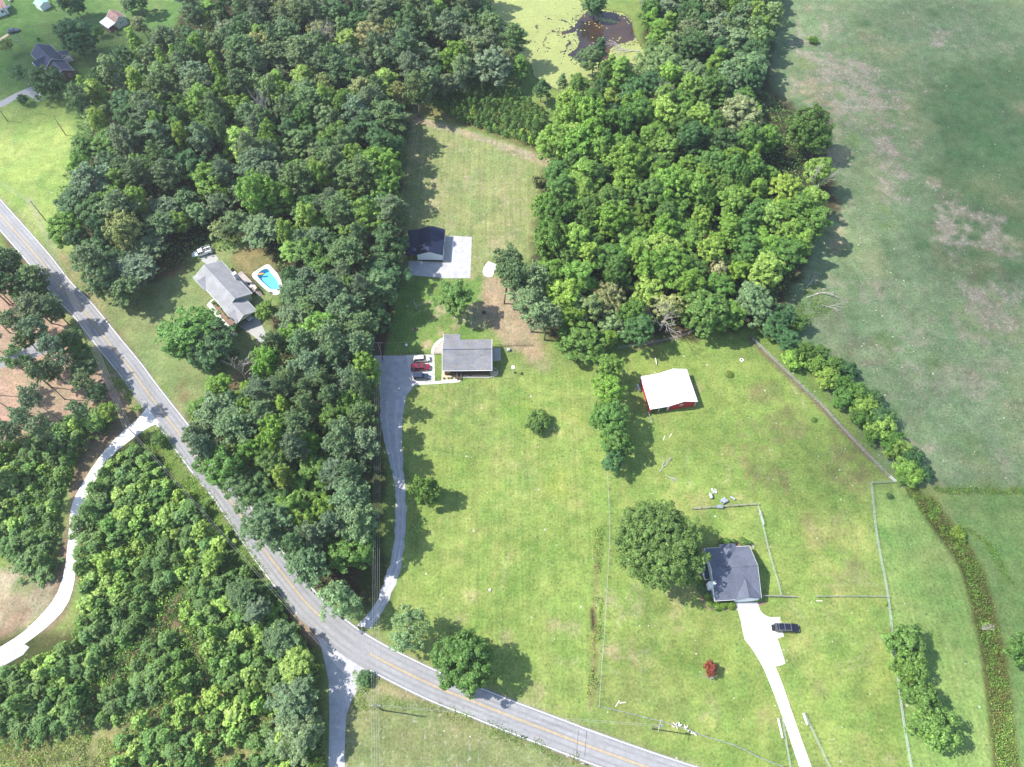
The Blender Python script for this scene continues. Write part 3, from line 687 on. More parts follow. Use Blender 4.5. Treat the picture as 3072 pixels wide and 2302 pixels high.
sw = P(*CR(1560,0,5.027)(560,600)); rr = np.hypot(px_-sw.x, (py_-sw.y)*0.8)
swirl = (np.abs(np.sin(rr*0.62 + wn_*0.55)) < 0.25) & (fbm(px_, py_, 4, 44) > .52) & (rr < 13) & (px_ > sw.x-9)
holes = (rng.random(px_.shape) < 0.18) & (o1 > -2.5) | (rng.random(px_.shape) < 0.004)
keep = (dpn > 0.2) & ~(o1 > 0) & ~swirl & ~holes
isl = P(*CR(1560,0,5.027)(1330,310))
keep |= (dpn > 0) & (np.hypot((px_-isl.x)/4.5, (py_-isl.y-(-(px_-isl.x)*.3))/1.3) + wn_*.18 < 1) & (rng.random(px_.shape) < .75)
keep |= (dpn > 0) & (o1 > 0) & (rng.random(px_.shape) < 0.02)
xs, ys = px_[keep], py_[keep]; n = len(xs)
jit = rng.normal(0, .05, (n, 4, 2)); h_ = cs*0.55
q = np.stack([np.stack([xs-h_, ys-h_], -1), np.stack([xs+h_, ys-h_], -1), np.stack([xs+h_, ys+h_], -1), np.stack([xs-h_, ys+h_], -1)], 1) + jit
z = np.full((n, 4, 1), -0.06) + rng.random((n,1,1))*0.015
Vd = np.concatenate([q, z], -1).reshape(-1, 3)
fc = np.array(C3(196,214,120))[None] * (0.85 + 0.3*fbm(xs, ys, 7, 61)[:,None]) * (0.9+0.2*rng.random((n,1)))
m, nt, out, N = nmat('duckweed'); p = N('ShaderNodeBsdfPrincipled', Roughness=0.8); a = N('ShaderNodeAttribute', attribute_name='Col'); nt.links.new(a.outputs['Color'], p.inputs['Base Color']); nt.links.new(p.outputs[0], out.inputs['Surface']); M['duckweed'] = m
tag(link('duckweed', mesh_np('duckweed', Vd, np.arange(n*4).reshape(n,4), m, col=fc)), kind='stuff', label='yellow-green duckweed covering most of the pond')
# ------------------------------------------------------------------ foliage building
TR = np.random.default_rng(11)
def unit(v): return v / (np.linalg.norm(v, axis=-1, keepdims=True) + 1e-9)
def leaf_quads(c, n, size, asp=0.6, r=TR):
    """one small folded-free leaf clump per row: centre c, normal n, half length size"""
    k = len(c); n = unit(n)
    t = unit(np.cross(n, unit(r.normal(size=(k,3))))); b = np.cross(n, t)
    s = size[:,None] if isinstance(size, np.ndarray) else size
    w = s*asp
    q = np.stack([c - t*s, c - b*w, c + t*s, c + b*w], 1)
    return q.reshape(-1, 3)
def shell(r, k, up=-0.35):
    v = unit(r.normal(size=(k*3,3))); v = v[v[:,2] > up][:k]
    return v
def crown_hardwood(seed, R=4.5, z0=4.0, z1=15.0, lobes=18, cl=12, nl=38, shape='round', leaf=0.24, flat=1.0):
    r = np.random.default_rng(seed); zc, hz = (z0+z1)/2, (z1-z0)/2
    C = []; NN = []; S = []; tips = []
    LV = []
    ox, oy = r.normal(0, R*.16, 2)
    for i in range(lobes):
        t = (i+0.5)/lobes; ph = i*2.39996 + r.normal(0,.25)
        uz = 1 - 1.75*t
        rad = math.sqrt(max(0.03, 1-uz*uz))
        if shape == 'cone': rad = 0.15 + 0.85*min(1, (1-uz)/1.35); rad = min(rad, 1.0) * (1 if uz > -0.4 else .85)
        k = r.uniform(0.48, 0.92)
        LV.append((R*rad*k*math.cos(ph)+ox*(1-abs(uz)), R*rad*k*math.sin(ph)+oy*(1-abs(uz)), zc + hz*uz*r.uniform(.66,.98), R*r.uniform(.22,.48)*(0.75 if (shape=='cone' and uz > .4) else 1)))
    LV.append((0,0,zc+hz*.45,R*.45)); LV.append((0,0,zc-hz*.1,R*.5))
    for (x,y,z,lr) in LV:
        d = shell(r, cl, -0.55); ctr = np.array([x,y,z])
        cc = ctr + d*np.array([lr,lr,lr*0.85*flat])*r.uniform(.8,1.05,(len(d),1)); tips.append(ctr)
        for j in range(len(cc)):
            m_ = nl; q = shell(r, m_, -0.45)
            cr = r.uniform(.42,.75)*(R/4.5)**.4
            p = cc[j] + q*np.array([cr,cr,cr*.7])*r.uniform(.55,1.08,(len(q),1))
            C.append(p); NN.append(q*0.8 + np.array([0,0,.55]) + d[j]*.4 + r.normal(0,.38,q.shape)); S.append(r.uniform(leaf*.7, leaf*1.3, len(q)))
    C = np.concatenate(C); NN = np.concatenate(NN); S = np.concatenate(S)
    Vv = leaf_quads(C, NN, S, 0.62, r)
    return mesh_np('crown', Vv, np.arange(len(Vv)).reshape(-1,4), M['leaf']), tips
def crown_pine(seed, R=3.6, z0=10.0, z1=20.0, whorls=9, dens=1.0, tuft=0.34):
    r = np.random.default_rng(seed); C=[]; NN=[]; S=[]; tips=[]
    for w in range(whorls):
        t = w/(whorls-1); z = z0 + (z1-z0)*t
        prof = (0.55 + 0.6*math.sin(math.pi*min(1, t*0.9+.12))) * (1 if t < .75 else max(.28, 1-(t-.75)*2.6))
        nb = int(r.integers(4, 7)) if t < .9 else 3
        a0 = r.uniform(0, 6.28)
        for b in range(nb):
            if r.random() > dens: continue
            a = a0 + b*6.283/nb + r.normal(0,.25); Lb = R*prof*r.uniform(.55,1.1)
            dr = np.array([math.cos(a), math.sin(a), r.uniform(.0,.35)])
            tips.append(np.array([0,0,z]) + dr*Lb*.85)
            ns = max(2, int(Lb/0.62))
            for s in range(ns):
                f = 0.32 + .68*(s+.5)/ns
                base = np.array([0,0,z]) + dr*Lb*f
                for side in (-1, 0, 1, 2):
                    off = np.array([-dr[1], dr[0], 0])*min(side,1)*r.uniform(.25,.75)*(1.15-f*.4) + r.normal(0,.16,3) + (np.array([0,0,.35]) if side == 2 else 0)
                    m_ = 9; q = unit(r.normal(size=(m_,3)) + np.array([0,0,.5]))
                    C.append(base + off + q*r.uniform(.10,.36,(m_,1))); 
                    NN.append(q + r.normal(0,.5,q.shape) + np.array([0,0,.4])); S.append(r.uniform(tuft*.6, tuft*1.15, m_))
    C = np.concatenate(C); NN = np.concatenate(NN); S = np.concatenate(S)
    Vv = leaf_quads(C, NN, S, 0.36, r)
    return mesh_np('crown', Vv, np.arange(len(Vv)).reshape(-1,4), M['needle']), tips
def crown_young(seed, R=1.6, H=4.6, needle=True, n=900):
    r = np.random.default_rng(seed); C=[]; NN=[]; S=[]
    nc = 34
    for i in range(nc):
        t = (i/nc)**.8; z = H*(.12 + .82*t); rad = R*(1 - t**1.6*.85)*r.uniform(.45,1.0); a = i*2.4 + r.normal(0,.3)
        c = np.array([rad*math.cos(a), rad*math.sin(a), z]); m_ = n//nc
        q = unit(r.normal(size=(m_,3)) + np.array([0,0,.5]))
        C.append(c + q*r.uniform(.12,.5,(m_,1))*np.array([.8,.8,1.0])); NN.append(q + np.array([0,0,.4]) + r.normal(0,.45,q.shape)); S.append(r.uniform(.12,.26,m_) if needle else r.uniform(.14,.25,m_))
    C = np.concatenate(C); NN = np.concatenate(NN); S = np.concatenate(S)
    Vv = leaf_quads(C, NN, S, 0.38 if needle else .62, r)
    return mesh_np('crown', Vv, np.arange(len(Vv)).reshape(-1,4), M['needle' if needle else 'leaf'])
def crown_shrub(seed, R=1.0, H=1.4, n=700, leaf=.1, mat='leaf'):
    r = np.random.default_rng(seed)
    q = shell(r, n, -0.25); p = q*np.array([R,R,H*.62])*r.uniform(.78,1.04,(len(q),1)) + np.array([0,0,H*.4])
    Vv = leaf_quads(p, q+r.normal(0,.35,q.shape), r.uniform(leaf*.7,leaf*1.3,len(q)), .65, r)
    return mesh_np('crown', Vv, np.arange(len(Vv)).reshape(-1,4), M[mat])
def trunk_mesh(tips, H, r0, mat, lean=0.0, seed=0, top=0.86, nlimb=9):
    r = random.Random(seed); mb = MB(); n = 6
    axis = [(lean*(i/n)**2*H*.1 + r.uniform(-.08,.08)*(i>0), r.uniform(-.08,.08)*(i>0), H*top*i/n) for i in range(n+1)]
    mb.tube(axis, [r0*(1-.82*i/n) for i in range(n+1)], 7)
    mb.tube([(0,0,-.05),(0,0,.5)], [r0*1.5, r0*.9], 7)
    tt = list(tips); r.shuffle(tt)
    for t in tt[:nlimb]:
        zb = max(H*.22, min(t[2]-abs(r.uniform(.8,2.4)), H*top*.95)); f = zb/(H*top)
        p0 = Vector((0,0,zb)); p2 = Vector(t); p1 = p0.lerp(p2, .5) + Vector((0,0,-.25))
        mb.tube([p0,p1,p2], [r0*.38*(1-f*.6), r0*.24*(1-f*.5), r0*.06], 5)
    return mb.mesh('trunk', M[mat], smooth=True)
def branchy(seed, H=7, r0=.28, mat='dead_wood', spread=1.0, depth=4, k=3):
    """leafless branching wood"""
    r = random.Random(seed); mb = MB()
    def grow(p, d, L_, rad, lv):
        a = p + d*L_*.5 + Vector((r.uniform(-1,1),r.uniform(-1,1),r.uniform(-.5,.5)))*L_*.07
        e = p + d*L_; mb.tube([p, a, e], [rad, rad*.8, rad*.6], 5 if lv > 1 else 3)
        if lv <= 0: return
        for i in range(k if lv > 1 else k+1):
            nd = (d + Vector((r.uniform(-1,1), r.uniform(-1,1), r.uniform(-.35,.8)))*.75*spread).normalized()
            grow(e if i else a, nd, L_*r.uniform(.6,.85), rad*.58, lv-1)
    grow(Vector((0,0,0)), Vector((0,0,1)), H*.34, r0, depth)
    return mb.mesh('branch', M[mat])

LIB = {}
def lib(kind, crown, trunk, H, R): LIB.setdefault(kind, []).append((crown, trunk, H, R))
for s in range(6):
    c, t = crown_hardwood(100+s, 4.4, 3.6+.4*(s%3), 14.5+.5*(s%2), lobes=17+s%4, cl=13, nl=50, leaf=.205); lib('hardwood', c, trunk_mesh(t, 14.5, .24, 'bark', seed=s), 15.0, 4.6)
for s in range(4):
    c, t = crown_hardwood(200+s, 3.6, 3.0, 17.5, lobes=20, cl=12, nl=46, shape='cone', leaf=.195); lib('poplar', c, trunk_mesh(t, 17, .22, 'bark', seed=20+s), 17.5, 3.8)
for s in range(6):
    c, t = crown_pine(300+s, 3.9, 7.5+(s%3), 20.0, whorls=13, dens=.97); lib('pine', c, trunk_mesh(t, 20, .23, 'bark', seed=40+s, top=.95, nlimb=16), 20.0, 4.0)
for s in range(4):
    c, t = crown_pine(350+s, 3.6, 13.2, 19.5, whorls=8, dens=.8); lib('tall_pine', c, trunk_mesh(t, 19.5, .2, 'bark', seed=50+s, top=.95, nlimb=16), 19.5, 3.4)
for s in range(3):
    c, t = crown_hardwood(400+s, 5.6, 1.6, 13.0, lobes=30, cl=15, nl=40, leaf=.25); lib('dome', c, trunk_mesh(t, 12.5, .32, 'bark', seed=60+s), 13.0, 5.9)
for s in range(3):
    c, t = crown_hardwood(440+s, 3.0, 0.5, 6.0, lobes=14, cl=11, nl=34, leaf=.2); lib('low', c, trunk_mesh(t, 5.5, .16, 'bark', seed=70+s), 6.0, 3.2)
for s in range(3):
    c, t = crown_hardwood(470+s, 3.4, 4.0, 12.0, lobes=13, cl=8, nl=26, leaf=.2); lib('airy', c, trunk_mesh(t, 11.5, .22, 'pale_bark', seed=80+s, nlimb=13), 12.0, 3.6)
ytm = MB().tube([(0,0,0),(0,0,3.6)], [.07,.02], 5).mesh('trunk', M['bark'])
for s in range(4): lib('young_pine', crown_young(500+s, 1.75, 4.6, True, 1150), ytm, 4.8, 1.9)
for s in range(4): lib('sapling', crown_young(520+s, 1.7, 4.3, False, 1000), ytm, 4.5, 1.9)
for s in range(3): lib('shrub', crown_shrub(540+s), None, 1.4, 1.0)
lib('clipped', crown_shrub(550, .75, 1.0, 1500, .06), None, 1.0, .75)
for s in range(3): lib('bare', branchy(560+s, 11, .2, 'dead_wood', .8, 5, 3), None, 10, 3.5)

TINT = {'pine': (0.118,0.190,0.072), 'bluepine': (0.138,0.205,0.100), 'dark': (0.078,0.160,0.055), 'mid': (0.110,0.210,0.043),
        'bright': (0.161,0.282,0.045), 'yellow': (0.225,0.325,0.055), 'grey': (0.174,0.228,0.113), 'pale': (0.258,0.294,0.119),
        'ypine': (0.110,0.204,0.049), 'lime': (0.232,0.359,0.070), 'olive': (0.161,0.210,0.041), 'cream': (0.386,0.371,0.184), 'red': (0.23,0.06,0.035), 'wash': (0.174,0.258,0.103)}
TONE = {'pine':'dull green','bluepine':'grey-green','dark':'dark green','mid':'mid green','bright':'bright green','yellow':'yellow-green','grey':'greyish green','pale':'pale green','ypine':'deep green','lime':'lime green','olive':'olive green','cream':'cream-flowered','red':'rusty red','wash':'soft green'}
TS = random.Random(5)
PLACED = []     # (x, y, crown radius) in metres
COUNT = {}
def tree(name, kind, pos, R=None, H=None, tint='mid', label=None, cat='tree', group=None, var=None, rot=None, sz=None):
    crown, trunk, h0, r0 = LIB[kind][TS.randrange(len(LIB[kind])) if var is None else var]
    R = R or r0; H = H or h0
    t = thing(name, label, cat, (pos[0], pos[1], 0), TS.uniform(0, 6.28) if rot is None else rot, group)
    t.scale = (R/r0*TS.uniform(.86,1.14), R/r0*TS.uniform(.86,1.14), H/h0); t.rotation_euler = (TS.gauss(0,.045), TS.gauss(0,.045), t.rotation_euler[2])
    v = TS.uniform(.86, 1.16); c = TINT[tint]
    cc = (c[0]*v*TS.uniform(.92,1.1), c[1]*v, c[2]*v*TS.uniform(.85,1.15))
    link('crown' if crown.name.startswith('crown') else 'branches', crown, t, cc)
    if trunk: link('trunk', trunk, t, cc)
    COUNT[name] = COUNT.get(name, 0) + 1
    return t
def at_crown(fn, x, y, H, f=0.68):
    """stand a tree so that its crown is where the plan shows it"""
    return P(*fn(x, y), H*f)

# ---- single trees that stand alone ------------------------------------------------
def solo(name, kind, fn, x, y, R, H, tint, label, f=.5, cat='tree', **k):
    p = at_crown(fn, x, y, H, f); PLACED.append((p.x, p.y, R)); return tree(name, kind, p, R, H, tint, label, cat, **k)
solo('shade_tree', 'dome', T01, 1240, 560, 8.0, 13, 'mid', 'large green shade tree on the lawn in front of the grey-roofed house', .5, var=0)
solo('shade_tree', 'dome', T01, 1400, 610, 6.4, 11, 'dark', 'darker right half of the tree pair before the grey-roofed house', .5, var=1)
solo('round_tree', 'low', T11, 560, 1505, 4.2, 9.5, 'mid', 'round green tree beside the gravel driveway, alone on the front lawn', .55, var=0)
solo('round_tree', 'low', T11, 1270, 1085, 3.7, 4.6, 'mid', 'low round dark green tree in the middle of the upper front lawn', .5, var=1)
solo('yard_tree', 'hardwood', T11, 755, 250, 5.0, 13, 'mid', 'slender green tree between the garage and the main house', .70, var=2)
solo('shade_tree', 'dome', T12, 800, 940, 7.0, 13, 'mid', 'big dark oak leaning over the road at the foot of the front lawn', .55, var=2)
solo('shade_tree', 'airy', T12, 420, 720, 4.2, 11, 'wash', 'thin leafed tree between the driveway mouth and the big dark oak', .6, var=0)
solo('shade_tree', 'airy', T12, 420, 850, 3.3, 9, 'wash', 'smaller thin leafed tree by the road edge right of the driveway mouth', .6, var=1)
solo('shade_tree', 'airy', T02, 2190, 560, 4.8, 12, 'wash', 'pale airy tree on the left of the driveway mouth', .6, var=2)
solo('shade_tree', 'airy', T12, 30, 600, 3.6, 10, 'wash', 'small airy tree overhanging the road near the driveway mouth', .6, var=0)
# the great dome oak beside the blue-grey roofed house: its own crown
bigc, bigt = crown_hardwood(900, 10.2, 1.2, 14.0, lobes=52, cl=24, nl=44, leaf=.27)
p_ = P(*D(1415, 1182), 6.0); t_ = thing('great_oak', 'huge round dark green oak left of the blue-grey roofed house', 'tree', p_); PLACED.append((p_.x, p_.y, 11))
t_.scale = (.96, .96, .72); link('crown', bigc, t_, (0.115,0.190,0.045)); link('trunk', trunk_mesh(bigt, 12, .55, 'bark', seed=9), t_)
# trees along the property line by the red barn
for i, (x, y, R, H, tt, lb) in enumerate([
    (1310,735,2.9,8,'bright','smallest bright tree at the top of the row left of the red barn'),
    (1315,795,3.8,11,'bright','second tree from the top in the row left of the red barn'),
    (1322,850,4.4,12,'bright','broad bright tree level with the white barn roof'),
    (1322,905,4.4,12,'mid','mid green tree just below the barn in the property line row'),
    (1298,905,3.4,9,'mid','low tree on the lawn side of the property line row'),
    (1325,958,4.2,11,'mid','second lowest tree of the row between lawn and barn field'),
    (1318,990,3.2,8,'dark','lowest dark tree of the row between lawn and barn field')]):
    solo('row_tree', 'hardwood', D, x, y, R, H, tt, lb, .55, group='trees along the property line left of the barn')
# line trees at the right fence
for x, y, R, H, lb in [(1955,1395,3.9,9,'topmost small leafed tree on the right fence line'),(1965,1440,3.6,8,'second tree down the right fence line, narrow'),(1985,1500,4.0,9,'third tree down the right fence line, broad'),(2010,1570,4.5,9,'lowest and widest tree on the right fence line')]:
    solo('fence_tree', 'low', D, x, y, R, H, 'mid', lb, .5, group='small leafed trees on the right fence line')
solo('fence_tree', 'low', D, 2212, 1400, 3.6, 8, 'mid', 'dark tree cut off by the right edge of the photo', .5)
solo('red_maple', 'low', T22, 185, 1030, 1.6, 3.4, 'red', 'small rusty red ornamental tree on the front lawn', .5, var=1)
t = solo('bare_shrub', 'bare', T22, 185, 1080, 1.4, 2.4, 'grey', 'bare grey twiggy half beneath the rusty red tree', .4, cat='shrub', var=0)
# north-west yard
for kind, x, y, R, H, tt, lb, nm in [
    ('dome',1130,600,6.6,14,'dark','big dark cedar behind the brick house','cedar_tree'),
    ('dome',1110,60,5.4,12,'dark','dark tree at the top edge above the big cedar','cedar_tree'),
    ('dome',660,1270,5.6,12,'dark','dark leaning tree over the driveway end by the brick house','shade_tree'),
    ('airy',330,1160,3.8,8,'dark','thin low tree left of the brick house','yard_tree'),
    ('low',350,1510,2.0,3.8,'dark','round dark bush-like tree beside the grey driveway','yard_tree'),
    ('airy',130,730,3.0,6,'olive','brownish thin tree at the left edge of the north-west yard','yard_tree'),
    ('low',1500,470,2.0,4.6,'bright','bright small tree left of the shed porch','yard_tree'),
    ('low',810,415,.9,2.6,'dark','tiny dark conifer left of the big cedar','yard_tree'),
    ('low',580,595,.6,1.4,'dark','very small dark conifer above the brick house','yard_tree'),
    ('low',1760,500,.9,1.8,'grey','small bluish shrub in front of the shed','yard_tree'),
    ('low',1940,90,2.6,6,'grey','grey-green tree at the top edge right of the shed','yard_tree'),
    ('hardwood',2090,60,4.5,10,'dark','dark tree at the top edge, left of the wood','yard_tree'),
    ('hardwood',2150,420,3.6,9,'pale','pale tree at the corner of the wood by the shed','yard_tree')]:
    solo(nm, kind, CN, x, y, R, H, tt, lb, .5)
tree('bare_tree', 'bare', P(*CN(395,720)), 2.2, 5.5, 'grey', 'bare grey sapling above the brick house', var=1)
# by the grey-roofed house and the pool
solo('yard_tree', 'hardwood', T01, 1740, 360, 3.2, 9, 'bright', 'bright green tree between the carport and the west wood', .6)
solo('bare_tree', 'bare', T01, 1560, 745, 3.6, 9, 'grey', 'bleached dead tree behind the large shade tree', .5, var=2)
solo('bare_tree', 'bare', T11, 2090, 390, 4.6, 12, 'grey', 'large greyish half-dead tree at the bottom edge of the east wood', .6, var=0)
solo('hardwood_tree', 'airy', T11, 2120, 330, 4.6, 12, 'pale', 'thin pale foliage around the half-dead tree', .62)
solo('grey_tree', 'airy', T00, 1430, 1330, 4.2, 12, 'grey', 'grey-leaved tree above the white work truck', .6)
solo('grey_tree', 'airy', T00, 1430, 1490, 3.4, 9, 'pale', 'pale drooping tree right of the white work truck', .6)
# open-grown pines by the house
for i, (bx, by, H, R, lb) in enumerate([(260,875,19,3.9,'ivy covered pine trunk nearest the white slab'),(285,745,20,3.6,'pine just behind the ivy covered pine'),(377,950,20,3.6,'middle pine of the open group behind the house'),(458,990,16,3.4,'stout leaning pine of the open group'),(600,945,18,4.0,'rightmost pine of the open group with broad crown'),(430,930,14,2.6,'thinnest pine of the open group'),(598,1225,17,4.8,'broad pine standing alone right of the bare ground'),(760,1330,14,4.6,'low crowned pine at the corner of the black fence')]):
    p = P(1450+bx/4.145, 700+by/4.145); PLACED.append((p.x,p.y,3.0))
    tree('tall_pine', 'tall_pine', p, R*1.15, H, 'bluepine' if i > 3 else 'pine', lb, group='open pines behind the main house')
# pines west of the road, by their feet
W_ = [(80,310,17,3.2),(65,500,16,3.0),(430,650,18,3.8),(345,690,15,2.8),(240,610,17,3.2),(700,965,17,3.0),(665,1165,16,2.8),(420,1090,18,3.2),(350,1210,18,3.2),(330,850,19,3.4),(110,1190,17,3.2),(450,1270,18,3.0),(190,1580,16,3.0),(10,1100,17,3.2),(-60,900,18,3.4),(-120,1200,18,3.4),(60,990,17,2.9),(230,1290,16,3.0),(-150,640,18,3.4),(560,840,15,2.9),(500,760,16,3.2),(-90,1450,17,3.2),(420,930,17,2.8),(150,740,19,3.0)]
for i, (bx, by, H, R) in enumerate(W_):
    p = P(*T01(bx, by)); PLACED.append((p.x,p.y,2.6))
    q = 'beside the winding grey drive' if by < 720 else ('on the bare pale ground' if by < 1000 else 'above the young pine thicket')
    tree('tall_pine', 'tall_pine', p, R*.95, H, 'bluepine' if i%3 else 'pine', 'tall bare-trunked pine %s, left of the road' % q, group='tall pines left of the road '+q)
for (x, y, R, H, tt) in [(30,95,4,15,'pine'),(110,190,4.2,14,'dark'),(210,150,4,13,'pine'),(150,260,3.4,9,'bright'),(230,330,4.2,14,'bluepine'),(-60,200,4.2,15,'pine'),(250,230,3.6,11,'dark'),(60,20,3.6,13,'pine'),(-40,60,4,14,'dark'),(450,560,3.4,9,'mid'),(510,640,3.4,8,'mid'),(480,540,3.4,10,'pine'),(540,760,3.4,10,'pine'),(360,350,3.6,13,'bluepine'),(330,740,3,12,'pine'),(700,1010,2.6,6,'yellow'),(620,1070,2.4,6,'lime'),(560,700,3,9,'dark'),(650,880,3,7,'dark'),(1020,1190,2.4,3.4,'mid')]:
    solo('roadside_tree', 'pine' if tt in ('pine','bluepine') else 'hardwood', T01, x, y, R*.95, H, tt, '%s %s on the left verge shading the road' % (TONE[tt], 'pine' if 'pine' in tt else 'tree'), .6, group='roadside trees left of the road, '+TONE[tt])
# overgrown hedge along the pasture fence
HG = [(1615,655,6.2,11,'wash','dome','big soft green tree at the bottom tip of the east wood'),
 (1665,700,4.2,8,'dark','hardwood',''),(1700,735,3.8,7,'dark','hardwood',''),(1690,690,3.6,8,'dark','low',''),(1720,700,3.4,6,'mid','low',''),
 (1735,760,3.4,6,'mid','low',''),(1710,775,3.2,5,'lime','low',''),(1765,765,3.2,5,'mid','low',''),(1760,790,3.2,5.4,'lime','low',''),(1795,790,3.2,5,'mid','low',''),
 (1785,815,3.2,5,'lime','low',''),(1815,830,3.4,5.4,'mid','low',''),(1830,800,2.8,4.6,'dark','low',''),(1850,850,3.4,5.6,'mid','low',''),(1820,860,2.8,5,'mid','low',''),
 (1870,880,3.6,5.6,'lime','low',''),(1860,905,3.2,5,'mid','low',''),(1900,900,3.6,5.6,'dark','low',''),(1905,925,3.6,5.6,'lime','low',''),(1885,935,2.8,4.4,'mid','low',''),(1925,950,3.0,4.6,'mid','low',''),
 (1945,965,2.8,4.6,'lime','low',''),(1930,975,2.4,3.6,'lime','low',''),(1970,990,3.0,5,'dark','low',''),(1955,1010,3.0,4.6,'lime','low',''),(1975,1030,2.6,4,'lime','low',''),(1995,1020,2.2,3.6,'dark','low',''),(1950,1035,2.0,3,'lime','low',''),(1890,860,2.6,4.4,'dark','low','')]
for i, (x, y, R, H, tt, kd, lb) in enumerate(HG):
    part_ = 'upper' if y < 800 else ('middle' if y < 920 else 'lower')
    solo('hedge_tree' if i else 'hardwood_tree', kd, D, x, y, R, H, tt, lb or '%s leafy tree, %s part of the pasture fence hedge' % (TONE[tt], part_), .5, group=None if lb else 'hedge trees on the pasture fence, %s part, %s' % (part_, TONE[tt]))
